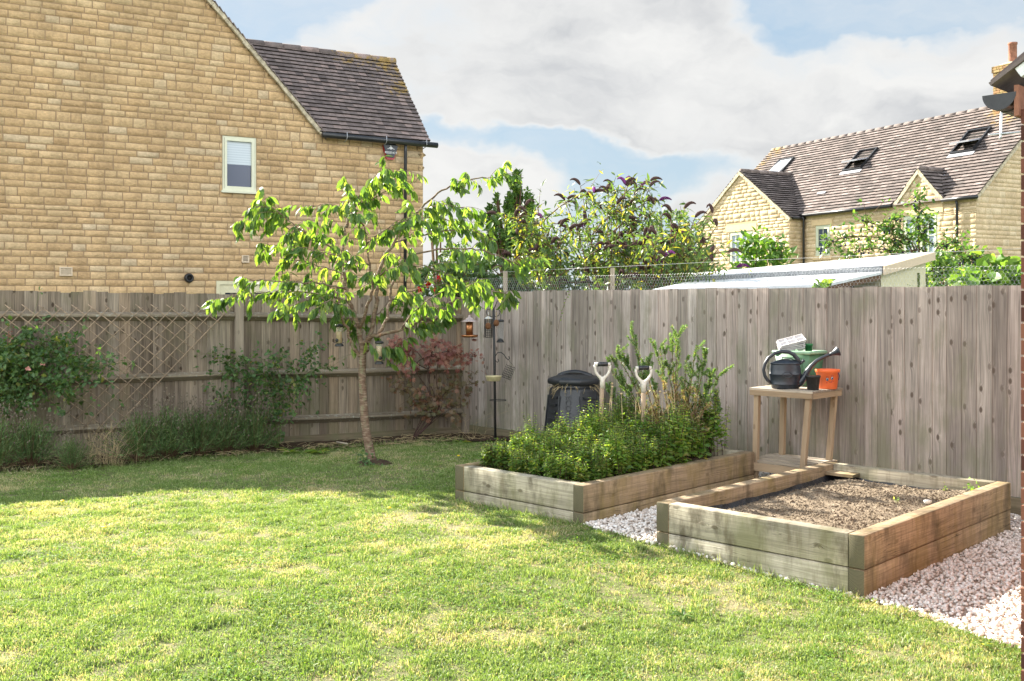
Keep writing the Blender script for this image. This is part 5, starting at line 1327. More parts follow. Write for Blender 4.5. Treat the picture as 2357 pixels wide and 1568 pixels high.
# black pot, orange bucket
bp = thing('plant_pot', 'small black plastic pot of dry debris in front of the orange bucket', 'plant pot', (2.63, 8.96, TZ), 'plant pots on the table')
mb = MB(); mb.lathe((2.63, 8.96, TZ+.001), [(.0, 0), (.047, 0), (.049, .004), (.060, .108), (.064, .109), (.066, .126), (.062, .127), (.060, .11), (.056, .10), (0, .10)], 26); bpb = mb.build('pot_body', M['pot_black'], bp)
mb = MB(); mb.lathe((2.63, 8.96, TZ+.1), [(.056, 0), (.03, .012), (0, .018)], 14)
for k in range(8): a = random.random()*6; mb.beam((2.63+.02*math.cos(a), 8.96+.02*math.sin(a), TZ+.123), (.014*math.cos(a*3), .014*math.sin(a*3), .002), (.004, 0, .002), (0, 0, .002))
mb.build('debris', M['stem_brown'], bp)
oc = Vector((2.80, 9.10, TZ+.001))
ob = thing('bucket', 'orange toy bucket with a smiling face beside the black pot', 'bucket', oc)
mb = MB(); mb.lathe(oc, [(0, 0), (.076, 0), (.082, .006), (.098, .142), (.104, .144), (.108, .168), (.105, .172), (.100, .17), (.095, .145), (.08, .02), (0, .015)], 40); mb.build('bucket_body', M['orange'], ob, smooth=False)
vd = Vector((-oc.x, -oc.y, 0)).normalized(); vs = Vector((-vd.y, vd.x, 0))       # roughly toward the garden
vs = -vs if vs.x < 0 else vs
def facept(u, z, push=.0015):
    # angle on the bucket, u to the right, turned a little to the right
    a0 = math.atan2(vd.y, vd.x); a = a0+u/.09+.22; rr_ = .082+(.098-.082)*(z-.006)/.136+push
    return oc+Vector((math.cos(a)*rr_, math.sin(a)*rr_, z))
def disc(mb, u, z, ru, rz, push, n=18): mb.face([facept(u+ru*math.cos(k*6.283/n), z+rz*math.sin(k*6.283/n), push) for k in range(n)])
mb = MB(); [disc(mb, u, .092+dz, .012, .015, .0012) for u, dz in ((-.022, -.004), (.018, .006))]; mb.build('eye_rims', M['navy'], ob)
mb = MB(); [disc(mb, u+.001, .093+dz, .0085, .0105, .0016) for u, dz in ((-.022, -.004), (.018, .006))]; mb.build('eye_whites', M['white'], ob)
mb = MB(); [disc(mb, u+.0015, .092+dz, .0066, .0085, .0020) for u, dz in ((-.022, -.004), (.018, .006))]; mb.build('pupils', M['navy'], ob)
mb = MB(); mb.tube([facept(-.012+.034*k/8, .060+.010*(k/8-.5)**2*4+.006*k/8, .001) for k in range(9)], .0013, 5)
for u0, z0 in ((-.022, .106), (.018, .118)): mb.tube([facept(u0-.012+.024*k/6, z0+.008*(1-(k/3-1)**2), .001) for k in range(7)], .001, 5)
mb.build('mouth_and_brows', M['navy'], ob)
mb = MB(); disc(mb, -.026, .058, .0055, .0045, .0012); disc(mb, .030, .072, .0055, .0045, .0012); disc(mb, .017, .060, .004, .004, .0024); mb.build('cheeks', M['red'], ob)
mb = MB(); h0 = facept(.075, .15, .003); mb.tube([h0, h0+Vector((.012, 0, -.03)), h0+Vector((.004, 0, -.07))], .004, 6); mb.build('handle', M['navy'], ob)

# ------------------------------------------------------------------ compost bin
bc = Vector((.69, 11.22, gz(.69, 11.22))); cbn = thing('compost_bin', 'black plastic compost bin with domed lid standing behind the mint bed', 'compost bin', bc)
def octo(mb, c, rings, rot, r=.5):
    """rings: (half width, corner cut fraction, z)"""
    base = len(mb.v); m = 0
    for hw, cf, z in rings:
        for k in range(8):
            a = rot+math.pi/4*k+math.pi/8
            rad = hw/math.cos(math.pi/8)*(1+(cf if k % 2 == 0 else cf))
            mb.v.append((c.x+rad*math.cos(a), c.y+rad*math.sin(a), c.z+z))
        m += 1
    for i in range(m-1):
        for k in range(8): k2 = (k+1) % 8; mb.f.append((base+i*8+k, base+i*8+k2, base+(i+1)*8+k2, base+(i+1)*8+k)); mb.uv.append([(0, 0)]*4); mb.r.append(r)
    mb.f.append(tuple(base+(m-1)*8+k for k in range(8))); mb.uv.append([(0, 0)]*8); mb.r.append(r)
rot = R(-105)
hb = lambda z: .335-.075*(z/.70)
mb = MB(); octo(mb, bc, [(.345, 0, 0), (.345, 0, .05), (hb(.06), 0, .06), (hb(.66), 0, .66), (hb(.68)-.008, 0, .695), (.235, 0, .70), (.235, 0, .76)], rot)
body = mb.build('body', M['black_plastic'], cbn); bv = body.modifiers.new('bevel', 'BEVEL'); bv.width = .012; bv.segments = 2; bv.limit_method = 'ANGLE'
def panel(k):      # centre direction and tangent of side k
    a = rot+math.pi/4*k; n = Vector((math.cos(a), math.sin(a), 0)); t = Vector((-n.y, n.x, 0)); return n, t
best = sorted(range(8), key=lambda k: panel(k)[0].dot(Vector((-.06, -1, 0)).normalized()), reverse=True)
sl = math.atan(.075/.70)
for k in range(8):
    n, t = panel(k); up = (Vector((0, 0, 1))*math.cos(sl)-n*math.sin(sl)); nn = (n*math.cos(sl)+Vector((0, 0, 1))*math.sin(sl))
    face = lambda u, z, o=0.0: bc+n*hb(z)+t*u+Vector((0, 0, z))+nn*o
    mb = MB()
    for sgn in (-1, 1): mb.beam(face(sgn*(hb(.35)*.40), .36, .004), up*.26, t*.006, nn*.006)
    if k == best[0] or (k % 2 == 0 and k not in best[:3]) :
        pass
    mb.build('panel_ribs', M['black_plastic'], cbn)
scr = sorted(best[:3], key=lambda k: panel(k)[0].x)        # visible sides from left to right
n, t = panel(scr[1]); up = (Vector((0, 0, 1))*math.cos(sl)-n*math.sin(sl)); nn = (n*math.cos(sl)+Vector((0, 0, 1))*math.sin(sl))
def louv(kk, zs):
    n, t = panel(kk); up = (Vector((0, 0, 1))*math.cos(sl)-n*math.sin(sl)); nn = (n*math.cos(sl)+Vector((0, 0, 1))*math.sin(sl)); mb = MB()
    for z in zs: c = bc+n*hb(z)+Vector((0, 0, z)); mb.beam(c+nn*.008, t*.075, nn*.011, up*.013)
    mb.build('louvres', M['black_plastic'], cbn)
louv(scr[2], (.60, .515, .43)); louv(scr[0], (.6, .52, .44, .36))
tt = t if t.x > 0 else -t
Mx = frame(bc+n*hb(.45)+Vector((0, 0, .45))+nn*.004-tt*.02, -up, tt, nn)
place_text('lettering', 'ECOMAX', .085, M['black_plastic'], Mx, cbn, .004)
mb = MB(); octo(mb, bc, [(.262, 0, .735), (.275, 0, .74), (.285, 0, .752), (.285, 0, .785), (.272, 0, .80), (.20, 0, .825), (.12, 0, .838)], rot); lid = mb.build('lid', M['black_plastic'], cbn)
bv = lid.modifiers.new('bevel', 'BEVEL'); bv.width = .01; bv.segments = 2; bv.limit_method = 'ANGLE'
mb = MB(); d = tt; pr_ = []
for k in range(13):
    x = -.21+.42*k/12; pr_.append(bc+d*x+Vector((0, 0, .80+.062*math.cos(x/.21*math.pi/2)**.8 if abs(x) < .209 else .80)))
mb.tube(pr_, [.02]+[.042]*11+[.02], 12, sq=.62); mb.build('lid_handle', M['black_plastic'], cbn, smooth=True)
mb = MB(); mb.beam(bc+Vector((0, -.034, .845))-d*.0, d*.075, Vector((0, .012, 0)), (0, 0, .011)); mb.build('hand_hole', M['dark'], cbn)
mb = MB(); rg = random.Random(4)
for k in range(34):
    a = rg.uniform(-2.7, -.5); p = bc+Vector((.27*math.cos(a), .27*math.sin(a), .72+rg.uniform(-.01, .03))); q = p+Vector((.07*math.cos(a)+rg.uniform(-.05, .05), .03*math.sin(a), -rg.uniform(.01, .13)))
    mb.tube([p, (p+q)/2+Vector((0, 0, .012)), q], .0016, 4)
sw = mb.build('straw_wisps', M['straw'], cbn); sw['kind'] = 'stuff'

# ------------------------------------------------------------------ two D-handled tools
def tool(label, x, y, ztop, crack=False, lean=(-.004, 0)):
    root = thing('garden_fork', label, 'garden tool', (x, y, .35), 'long-handled tools stuck in the herb bed')
    d = Vector((.998, .06, 0)); H_ = lambda a, z: Vector((x, y, ztop))+d*a+Vector((0, 0, z))
    sh = lambda z: Vector((lean[0]*(-z)*6, 0, 0))
    mb = MB(); mb.tube([H_(-.070, -.012), H_(-.03, -.010), H_(.03, -.010), H_(.070, -.012)], [.0175]*4, 12)
    gh = mb.build('grip_ends', M['handle_white'], root, smooth=False)
    mb = MB(); mb.tube([H_(-.047, -.0105), H_(0, -.0095), H_(.047, -.0105)], [.0195, .0198, .0195], 14); mb.build('grip', M['black_pvc'], root, smooth=False)
    mb = MB()
    for s in (-1, 1): mb.tube([H_(s*.066, -.018), H_(s*.067, -.045), H_(s*.060, -.078), H_(s*.040, -.108), H_(s*.018, -.128), H_(s*.006, -.15), H_(0, -.17)], [.0135, .0115, .0115, .013, .0155, .017, .018], 10)
    mb.tube([H_(0, -.12), H_(0, -.16), H_(0, -.225)], [.020, .0215, .0205], 12)
    mb.build('handle_yoke', M['handle_white'], root, smooth=True)
    mb = MB(); mb.tube([H_(0, -.218)+sh(-.218), H_(0, -.4)+sh(-.4), H_(0, -.57)+sh(-.57)], [.0195, .0190, .0195], 12); mb.build('shaft', M['shaft'], root, smooth=True)
    mb = MB(); mb.tube([H_(0, -.565)+sh(-.565), H_(0, -.70)+sh(-.7), H_(0, -.84)+sh(-.84)], [.0205, .017, .012], 10); mb.build('socket', M['rust'], root, smooth=True)
    return root
tool('left D-handled garden tool with worn wooden shaft standing beside the compost bin', .803, 9.1, 1.205, lean=(-.004, 0))
tool('right D-handled garden tool with cracked white grip standing before the rosemary', 1.142, 8.9, 1.185, lean=(0, 0))

# ------------------------------------------------------------------ bird feeding pole and feeders
px, py = -.205, 12.05; g0 = gz(px, py)
bpole = thing('feeder_pole', 'thin black bird-feeding pole with hooks, a bowl and a ring by the fence corner', 'feeding station', (px, py, g0))
mb = MB(); mb.tube([(px+.01, py, g0-.05), (px, py, 1.0), (px-.012, py, 1.67)], .0155, 10); mb.build('pole', M['black_metal'], bpole)
def hook(pts, r=.0055, par=None):
    mb = MB(); mb.tube([Vector(p) for p in pts], r, 6); return mb.build('hook', M['black_metal'], par or bpole, smooth=True)
def G(x, y, Y=12.05): return F(x, y, Y)        # photo point to the plane of the pole
for s, ex in ((-1, 1098), (-1, 1122), (1, 1148), (1, 1166)):
    a = G(1137, 712); pts = []
    top = G(1137+(ex-1137)*.6, 688-abs(ex-1137)*.15)
    if abs(ex-1137) > 20:
        pts = [a, G(1137+(ex-1137)*.25, 694), top, G(ex, 692), G(ex+s*3, 700), G(ex, 706), G(ex-s*5, 704)]
    else: pts = [G(1137, 726), G(1137+(ex-1137)*.4, 729), G(ex-s*-0, 726), G(ex+s*3, 718), G(ex, 712), G(ex-s*5, 713)]
    hook(pts)
hook([G(1138, 832), G(1142, 835), G(1146, 832), G(1146, 827)] and [G(1146, 826), G(1148, 831), G(1144, 834), G(1140, 829), G(1140, 820), G(1145, 812), G(1153, 811), G(1160, 816), G(1165, 824), G(1170, 828), G(1173, 825), G(1171, 820)])
bwl = G(1136, 870, 11.93)
mb = MB(); mb.lathe(bwl-Vector((0, 0, .035)), [(.0, 0), (.070, 0), (.080, .006), (.092, .05), (.098, .056), (.096, .060), (.086, .052), (.074, .010), (0, .008)], 30); mb.build('bowl', M['bowl'], bpole, smooth=False)
rc = G(1146, 920, 12.0)+Vector((0, -.05, 0)); mb = MB(); mb.tube([rc+Vector((.098*math.cos(k/24*6.283), .098*math.sin(k/24*6.283), 0)) for k in range(25)], .0045, 6, caps=False); mb.build('ring', M['black_metal'], bpole, smooth=True)
# copper lantern feeder
def hang(c, z): pass
lf_ = G(1080.5, 752); lz0 = lf_.z
lan = thing('bird_feeder', 'copper lantern-shaped bird feeder hanging from the pole beside the fence corner', 'bird feeder', lf_, 'hanging bird feeders')
c0 = lf_-Vector((0, 0, .125))
mb = MB(); mb.lathe(c0, [(0, 0), (.085, 0), (.095, .006), (.102, .028), (.098, .03), (.088, .012), (0, .01)], 28); mb.build('tray', M['copper'], lan)
mb = MB(); mb.lathe(c0, [(.042, .01), (.042, .19)], 24); mb.build('seed_tube', M['copper'], lan, smooth=False)
mb = MB(); mb.lathe(c0, [(.104, .185), (.105, .188), (.06, .203), (.045, .212), (.043, .222), (.03, .232), (.014, .238), (.012, .26), (0, .262)], 28); mb.tube([c0+Vector((0, 0, .26)), c0+Vector((0, 0, .33)), c0+Vector((.012, 0, .36))], .003, 5); mb.build('roof', M['copper_pale'], lan)
# square mesh cage feeder with white cap
cgc = G(1124, 728)+Vector((.0, .03, 0)); cg = thing('bird_feeder', 'square wire cage bird feeder with white cap left of the black pole', 'bird feeder', cgc, 'hanging bird feeders')
def cage(mb, o, X, Y, Z, nx, nz, hx, hz, rad=.0017):
    for k in range(nx+1):
        x = -hx+2*hx*k/nx
        for y in (-hx, hx): mb.tube([o+X*x+Y*y, o+X*x+Y*y-Z*hz*2], rad, 4, caps=False); mb.tube([o+Y*x+X*y, o+Y*x+X*y-Z*hz*2], rad, 4, caps=False)
    for k in range(nz+1):
        z = 2*hz*k/nz; mb.tube([o+X*-hx+Y*-hx-Z*z, o+X*hx+Y*-hx-Z*z, o+X*hx+Y*hx-Z*z, o+X*-hx+Y*hx-Z*z, o+X*-hx+Y*-hx-Z*z], rad, 4, caps=False)
X_, Y0_, Z_ = Vector((.97, .24, 0)), Vector((-.24, .97, 0)), Vector((0, 0, 1))
mb = MB(); cage(mb, cgc-Vector((0, 0, .03)), X_, Y0_, Z_, 4, 8, .040, .11); mb.build('cage', M['black_metal'], cg)
mb = MB(); mb.poly([cgc+X_*a+Y0_*b+Z_*c for a, b, c in ((-.046, -.046, -.03), (.046, -.046, -.03), (.046, .046, -.03), (-.046, .046, -.03), (0, 0, .008))], [(0, 1, 4), (1, 2, 4), (2, 3, 4), (3, 0, 4), (3, 2, 1, 0)]); mb.tube([cgc, cgc+Z_*.05], .003, 5); mb.build('cap', M['white_tin'], cg)
# peanut feeder right of pole
pn = G(1151.5, 737)+Vector((0, .03, 0)); pf = thing('bird_feeder', 'narrow wire mesh tube bird feeder with black cap right of the pole', 'bird feeder', pn, 'hanging bird feeders')
mb = MB(); mb.lathe(pn, [(0, .008), (.035, .006), (.046, -.004), (.046, -.018), (.04, -.02), (0, -.02)], 20); mb.tube([pn, pn+Z_*.07], .003, 5); mb.build('cap', M['black_pvc'], pf)
mb = MB()
for k in range(16): a = k/16*6.283; mb.tube([pn+Vector((.034*math.cos(a), .034*math.sin(a), -.02)), pn+Vector((.034*math.cos(a), .034*math.sin(a), -.225))], .0009, 3, caps=False)
for k in range(20): z = -.025-.2*k/19; mb.tube([pn+Vector((.034*math.cos(q/12*6.283), .034*math.sin(q/12*6.283), z)) for q in range(13)], .0009, 3, caps=False)
mb.build('mesh_tube', M['steel'], pf)
mb = MB(); mb.lathe(pn-Z_*.262, [(0, 0), (.047, 0), (.044, .012), (.032, .03), (.015, .045), (0, .05)], 20); mb.build('base', M['black_pvc'], pf)
# coconut shells
for (xx, yy, lab, dy) in ((1124, 750, 'brown coconut-shell fat holder hanging in front of the square cage', -.12), (1142.5, 743, 'brown coconut-shell fat holder just right of the pole top', -.05)):
    c = G(xx, yy)+Vector((0, dy, 0)); cs = thing('coconut_feeder', lab, 'bird feeder', c, 'coconut shell feeders')
    mb = MB(); mb.lathe(c-Z_*.042, [(0, 0), (.022, .008), (.034, .03), (.032, .055), (.020, .076), (0, .084)], 16, 1, .8); mb.build('shell', M['coconut'], cs, smooth=True)
    mb = MB(); mb.tube([c+Z_*.04, c+Z_*.09, c+Z_*.13+Vector((.003, 0, 0))], .003, 5); mb.build('string', M['straw'], cs)
# suet cage hanging crooked from the side hook
o = G(1165, 838); rot_ = R(-22); X2 = Vector((math.cos(rot_), .1, math.sin(rot_))).normalized(); Z2 = Vector((-math.sin(rot_), 0, math.cos(rot_)))
sc_ = thing('suet_cage', 'crooked square wire suet cage on the side hook of the pole', 'bird feeder', o, 'hanging bird feeders')
mb = MB(); hx = .056; cc_ = G(1170, 857)
for k in range(7):
    x = -hx+2*hx*k/6; z = -.075+.15*k/6
    for yy in (-.018, .018):
        mb.tube([cc_+X2*x-Z2*.075+Vector((0, yy, 0)), cc_+X2*x+Z2*.075+Vector((0, yy, 0))], .0018, 4, caps=False); mb.tube([cc_+X2*-hx+Z2*z+Vector((0, yy, 0)), cc_+X2*hx+Z2*z+Vector((0, yy, 0))], .0018, 4, caps=False)
mb.build('cage', M['black_metal'], sc_)
mb = MB(); hk = G(1168.5, 826); mb.tube([cc_+X2*-hx+Z2*.075, hk, cc_+X2*hx+Z2*.075], .002, 4); mb.build('chain', M['black_metal'], sc_)
# seed tubes in the tree
def seed_feeder(x, ytop, ybot, Y, ystr, label, fill, xs=None):
    top = F(x, ytop, Y); bot = F(x, ybot, Y); h = top.z-bot.z; c = bot
    t = thing('seed_feeder', label, 'bird feeder', top, 'clear seed feeders hanging in the tree')
    mb = MB(); mb.lathe(c+Z_*(h-.028), [(.034, -.004), (.044, 0), (.044, .014), (.036, .022), (0, .028)], 22); mb.build('lid', M['black_pvc'], t)
    mb = MB(); mb.lathe(c, [(0, 0), (.045, 0), (.046, .008), (.036, .024), (.03, .03)], 22)
    for s in (-1, 1): mb.tube([c+Vector((0, 0, .037)), c+Vector((s*.052, -.01, .037))], .003, 5)
    mb.build('base', M['black_pvc'], t)
    mb = MB(); mb.lathe(c, [(.0295, .025), (.0295, h-.02)], 22); mb.build('tube', M['clear'], t, smooth=False)
    mb = MB(); mb.lathe(c, [(.0, .028), (.028, .028), (.028, .03+fill*h), (.015, .03+fill*h+.006), (0, .03+fill*h+.004)], 18); mb.build('seed', M['seed'], t, smooth=False)
    mb = MB(); mb.lathe(c+Vector((-.018 if x < 800 else .014, -.024, .062)), [(.017, -.012), (.019, 0), (.012, .014), (.0, .016)], 14, axis=Vector((0, -.8, .6)).normalized()); mb.build('port', M['black_pvc'], t)
    s = F(xs or x, ystr, Y); mb = MB(); mb.tube([c+Z_*(h-.005), s], .0018, 4); mb.build('hanger', M['copper'], t)
seed_feeder(780.7, 745, 797, 10.35, 716, 'clear seed feeder hanging left of the cherry trunk, nearly full', .5)
seed_feeder(873, 784, 838, 10.25, 768, 'clear seed feeder hanging right of the cherry trunk', .62, 876)

# ------------------------------------------------------------------ willow trellis on the left fence
tr = thing('willow_trellis', 'diamond willow rod trellis sagging on the shaded left fence', 'trellis', lf(4.0, .08)+Vector((0, 0, 1)))
def ftz(x, y):           # photo point -> (t, z) on the fence face
    k = (x-1178.5)/2360; t = (k*13+.585)/(-.905+k*.425); return t, CAMZ-(13-.425*t)*(y-697)/2360
def fz(x, y):
    k = (x-1178.5)/2360
    t = (k*13.0+.585)/(-.905+k*.425); Yy = 13-.425*t; return t, CAMZ-Yy*(y-697)/2360
tip = fz(500, 737); low = fz(237, 1008); tl = fz(0, 716)
ztop = 1.675; sp = .122
def rod(mb, a, b, off):
    n = 6; pts = []
    for i in range(n+1):
        f = i/n; t = a[0]+(b[0]-a[0])*f; z = a[1]+(b[1]-a[1])*f
        pts.append(lf(t, off+.012*mnoise.noise(Vector((t*2, z*2, off*50))))+Vector((0, 0, z))+Vector((random.uniform(-.003, .003), 0, random.uniform(-.003, .003))))
    r0 = random.uniform(.0045, .007); mb.tube(pts, [r0, r0*1.1, r0, r0*.95, r0, r0*.9, r0*.8], 6, random.random())
mb = MB()
# right boundary line from tip to low; falling rods are parallel to the left boundary
slope_r = (low[1]-tip[1])/(low[0]-tip[0])        # z per t along the right edge
sl_f = .82                                       # falling toward the right: z drops as t decreases
k = 0
for i in range(-2, 26):
    # falling rods: start at top at t0, run to the right edge
    t0 = tip[0]+.05+i*sp*1.32
    z_at = lambda t: ztop+.02+(t-t0)*sl_f        # t smaller -> lower
    # intersection with the right edge
    t_r = (tip[1]-slope_r*tip[0]-(ztop+.02)+t0*sl_f)/(sl_f-slope_r)
    if t_r >= t0: continue
    if z_at(t_r) < low[1]-.02: continue
    rod(mb, (min(t0+.03, 6.6), z_at(min(t0+.03, 6.6))), (t_r-.03, z_at(t_r-.03)), .075)
for i in range(0, 34):
    # rising rods, parallel to the right edge, shifted left
    dt = i*sp*1.32
    a_t = lambda z: tip[0]+(z-tip[1])/slope_r+dt
    # lower end lies on the lowest falling rod through 'low'
    z = low[1]
    # line: z = low_z + (t-low_t)*sl_f ; right edge shifted: t = tip_t+(z-tip_z)/slope_r+dt
    zz = (low[1]+(tip[0]-tip[1]/slope_r+dt-low[0])*sl_f)/(1-sl_f/slope_r)
    if zz > ztop-.1: continue
    ta, tb_ = a_t(zz-.02), a_t(ztop+random.uniform(0, .04))
    if tb_ > 6.8 and ta > 6.8: continue
    rod(mb, (ta, zz-.02), (tb_, ztop+.02), .087)
rods = mb.build('rods', M['willow'], tr, smooth=True)

# ------------------------------------------------------------------ chicken wire above the right fence
cw = thing('chicken_wire', 'hexagonal chicken wire netting stretched above the right fence', 'wire netting', CORNER+Vector((0, 0, 1.9)))
mb = MB(); cell = .040; L = 8.0; z0 = 1.80
def wp(t, z): 
    zt_ = 2.125+.065*(t/6.7)
    return CORNER-FU*t+FV*(.055+.006*math.sin(t*2.1)+.004*math.sin(z*9+t))+Vector((0, 0, z+.008*mnoise.noise(Vector((t*1.5, z*3, 0)))*1.0))
rows = 9; hgt = cell*.75
Vv = []; Ff = []
def seg(a, b, r=.00085):
    d = (b-a); L_ = d.length
    if L_ < 1e-6: return
    d.normalize(); u = FV; v = d.cross(u); i = len(Vv)
    for p in (a, b):
        for k in range(3): an = k*2.094; Vv.append(tuple(p+u*r*math.cos(an)+v*r*math.sin(an)))
    for k in range(3): k2 = (k+1) % 3; Ff.append((i+k, i+k2, i+3+k2)); Ff.append((i+k, i+3+k2, i+3+k))
ncol = int(6.75/ (cell*.866))
for r_ in range(rows):
    zc = z0+r_*hgt
    top_l = lambda t: 2.115+.065*(t/6.7)
    for c_ in range(ncol):
        t = c_*cell*.866+(cell*.433 if r_ % 2 else 0)
        if zc+cell*.5 > top_l(t)+.03: continue
        # up-left, up-right and vertical twist
        a = wp(t, zc); b = wp(t+cell*.433, zc+cell*.25); c2 = wp(t-cell*.433, zc+cell*.25); d2 = wp(t, zc-cell*.5)
        seg(a, b); seg(a, c2); seg(a, d2, .0013)
Vn = np.array(Vv)-np.array(cw.location); o = raw_build('netting', Vn, np.array(Ff), np.zeros(len(Ff)), M['wire']); o.parent = cw
mb = MB(); mb.tube([wp(t*.35, 2.118+.065*(t*.35/6.7)) for t in range(20)], .0013, 5); mb.build('top_wire', M['wire'], cw)
for (t_, w__) in ((2.32, .02), (.62, .025)):
    mb = MB(); mb.beam(CORNER-FU*t_+FV*.09+Vector((0, 0, 1.45)), (0, 0, .68), FU*w__, FV*.015); mb.build('batten', M['table_top'], cw)

# ------------------------------------------------------------------ garden shed beyond the right fence
P1, P2 = Vector((4.34, 12.0, 0)), Vector((5.48, 13.36, 0)); P3, P4 = Vector((2.07+.33, 13.73, 0)), Vector((2.745, 15.66, 0))
sh = thing('garden_shed', 'cream shed with white felt lean-to roof just beyond the right fence', 'shed', (P1+P4)/2)
def slab(mb, c4, th):
    A, B, C_, D = [Vector(c) for c in c4]; dn = Vector((0, 0, -th)); mb.face([A, B, C_, D]); mb.face([D+dn, C_+dn, B+dn, A+dn])
    for p, q in ((A, B), (B, C_), (C_, D), (D, A)): mb.face([q, p, p+dn, q+dn])
Zv = lambda p, z: Vector((p.x, p.y, z))
mb = MB(); e1 = (P2-P1).normalized(); e2 = (P1-P3).normalized()
slab(mb, [Zv(P1+e2*.0-e1*.0, 2.175), Zv(P2, 2.405), Zv(P4, 2.19), Zv(P3, 2.085)], .035); rf = mb.build('roof', M['felt'], sh)
mb = MB(); dn = Vector((0, 0, -.07))
mb.beam((Zv(P1, 2.13)+Zv(P3, 2.04))/2-e1*.012, (Zv(P1, 2.13)-Zv(P3, 2.04))/2, e1*.012, (0, 0, .045)); mb.build('felt_drip', M['felt_shade'], rf)
mb = MB(); mb.beam((Zv(P1, 2.118)+Zv(P2, 2.35))/2+e2*.02, (Zv(P2, 2.35)-Zv(P1, 2.118))/2+(P2-P1)*.01, e2*.012, (0, 0, .052)); mb.build('fascia', M['fascia'], rf)
mb = MB(); q1, q2 = P1+e1*.08-e2*.06, P2-e1*.10-e2*.06
hq = lambda p: 2.13+(2.36-2.13)*((p-P1).length/(P2-P1).length)
n_ = 5
for k in range(n_):
    za = 1.0+k*.22; 
    top1 = min(za+.215, hq(q1)-.05) if k < n_-1 else hq(q1)-.06; top2 = min(za+.215, hq(q2)-.05) if k < n_-1 else hq(q2)-.07
    mb.face([Zv(q1, za)+e2*.012, Zv(q2, za)+e2*.012, Zv(q2, top2)+e2*.002, Zv(q1, top1)+e2*.002])
mb.face([Zv(q1, -.1), Zv(q2, -.1), Zv(q2, 2.25), Zv(q1, 2.08)]); mb.face([Zv(q1, -.1), Zv(q1, 2.08), Zv(P3+e1*.08, 2.0), Zv(P3+e1*.08, -.1)]); mb.face([Zv(q2, -.1), Zv(P4, -.1), Zv(P4, 2.1), Zv(q2, 2.25)])
wl_ = mb.build('wall', M['cream_paint'], sh)
mb = MB()
for f_ in (.80, 1.0): p = q1+(q2-q1)*f_; mb.beam(Zv(p, 1.1)+e2*.02, (0, 0, 1.02), e1*.016, e2*.012)
mb.build('corner_trim', M['stem_green'], wl_)
L1, L2, L3 = Vector((3.28, 10.74, 0)), Vector((1.66, 12.1, 0)), Vector((2.27, 13.73, 0))
mb = MB(); slab(mb, [Zv(P1-e1*.02, 2.105), Zv(L1, 1.935), Zv(L2, 1.90), Zv(P3-e1*.02, 2.03)][::-1], .03); mb.build('lean_to_roof', M['felt'], sh)
mb = MB(); mb.beam((Zv(P1, 2.045)+Zv(L1, 1.875))/2-e2*.03, (Zv(P1, 2.045)-Zv(L1, 1.875))/2*.97, e2*.015, (0, 0, .03)); mb.beam((Zv(P1, 1.7)-e1*.1+Zv(P1, 1.7)-e1*.3)/2, e1*.2, e2*.02, (0, 0, .12)); mb.build('lean_to_rafter', M['brown_wood'], sh)
mb = MB(); mb.face([Zv(P1-e2*.35-e1*1.2, 1.0), Zv(P1-e2*.35, 1.0), Zv(P1-e2*.35, 2.04), Zv(P1-e2*.35-e1*1.3, 1.9)]); mb.build('lean_to_shade_sheet', M['dark'], sh)  # dark sheet standing in for the shade under the lean-to

# ------------------------------------------------------------------ brick corner, gutter, bargeboard (right edge of the frame)
K0 = Vector((2.318, 4.67, 0)); gar = thing('brick_house', 'red brick house corner with black gutter end at the right edge', 'house', K0)
KU, KV = Vector((-.7071, .7071, 0)), Vector((.7071, .7071, 0))
mb = MB(); rg = random.Random(9); z = .0; row = 0
ztopb = CAMZ+4.67*(1211-395)/4101
while z < 2.62:
    # face toward the camera side (runs along -KU), and the hidden side (runs along KV)
    x = -.0-(.1125 if row % 2 else 0)
    xx = 0.0; first = .1025 if row % 2 else .215
    x = 0.0; ln = first
    while x < 2.5:
        mb.beam(K0-KU*(x+ln/2)+KV*.05+Vector((0, 0, z+.0325)), KU*(ln/2), KV*(.05+rg.uniform(-.001, .0015)), (0, 0, .0325), rg.random()); x += ln+.010; ln = .215
    x = .115; ln = .215 if row % 2 else .1025
    while x < 2.5:
        mb.beam(K0+KV*(x+ln/2)-KU*.05+Vector((0, 0, z+.0325)), KV*(ln/2), KU*(.05+rg.uniform(-.001, .0015)), (0, 0, .0325), rg.random()); x += ln+.010; ln = .215
    z += .0752; row += 1
bw_ = mb.build('brick_wall', M['brick'], gar)
mb = MB(); mb.beam(K0-KU*1.27+KV*1.28+Vector((0, 0, 1.31)), KU*1.263, KV*1.273, (0, 0, 1.31)); mb.build('mortar_core', M['brick_mortar'], bw_)
gc = F(3943/1.7378+0, 386/1.7378, 4.70)
# half-round gutter running along the hidden eaves, end cap toward the garden
ge = K0+KU*.085-KV*.02+Vector((0, 0, 2.700)); Rg = .072
def half(c, r, n=14): return [c+KU*(r*math.cos(math.pi+math.pi*k/n))+Vector((0, 0, r*math.sin(math.pi+math.pi*k/n)*1.0)) for k in range(n+1)]
mb = MB(); c0_, c1_ = ge, ge+KV*2.6
for (ra, rb, s0, s1) in ((Rg, Rg-.004, 0, 1),):
    A, B, C_, D = half(c0_, ra), half(c1_, ra), half(c1_, rb), half(c0_, rb)
    for k in range(14): mb.face([A[k], A[k+1], B[k+1], B[k]]); mb.face([D[k+1], D[k], C_[k], C_[k+1]])
    mb.face([A[0], B[0], C_[0], D[0]]); mb.face([A[-1], D[-1], C_[-1], B[-1]])
gt_ = mb.build('gutter', M['black_pvc'], gar)
mb = MB(); A = half(ge-KV*.012, Rg*1.04); B = half(ge+KV*.02, Rg*1.04); mb.face(A[::-1])
for k in range(14): mb.face([A[k], B[k], B[k+1], A[k+1]])
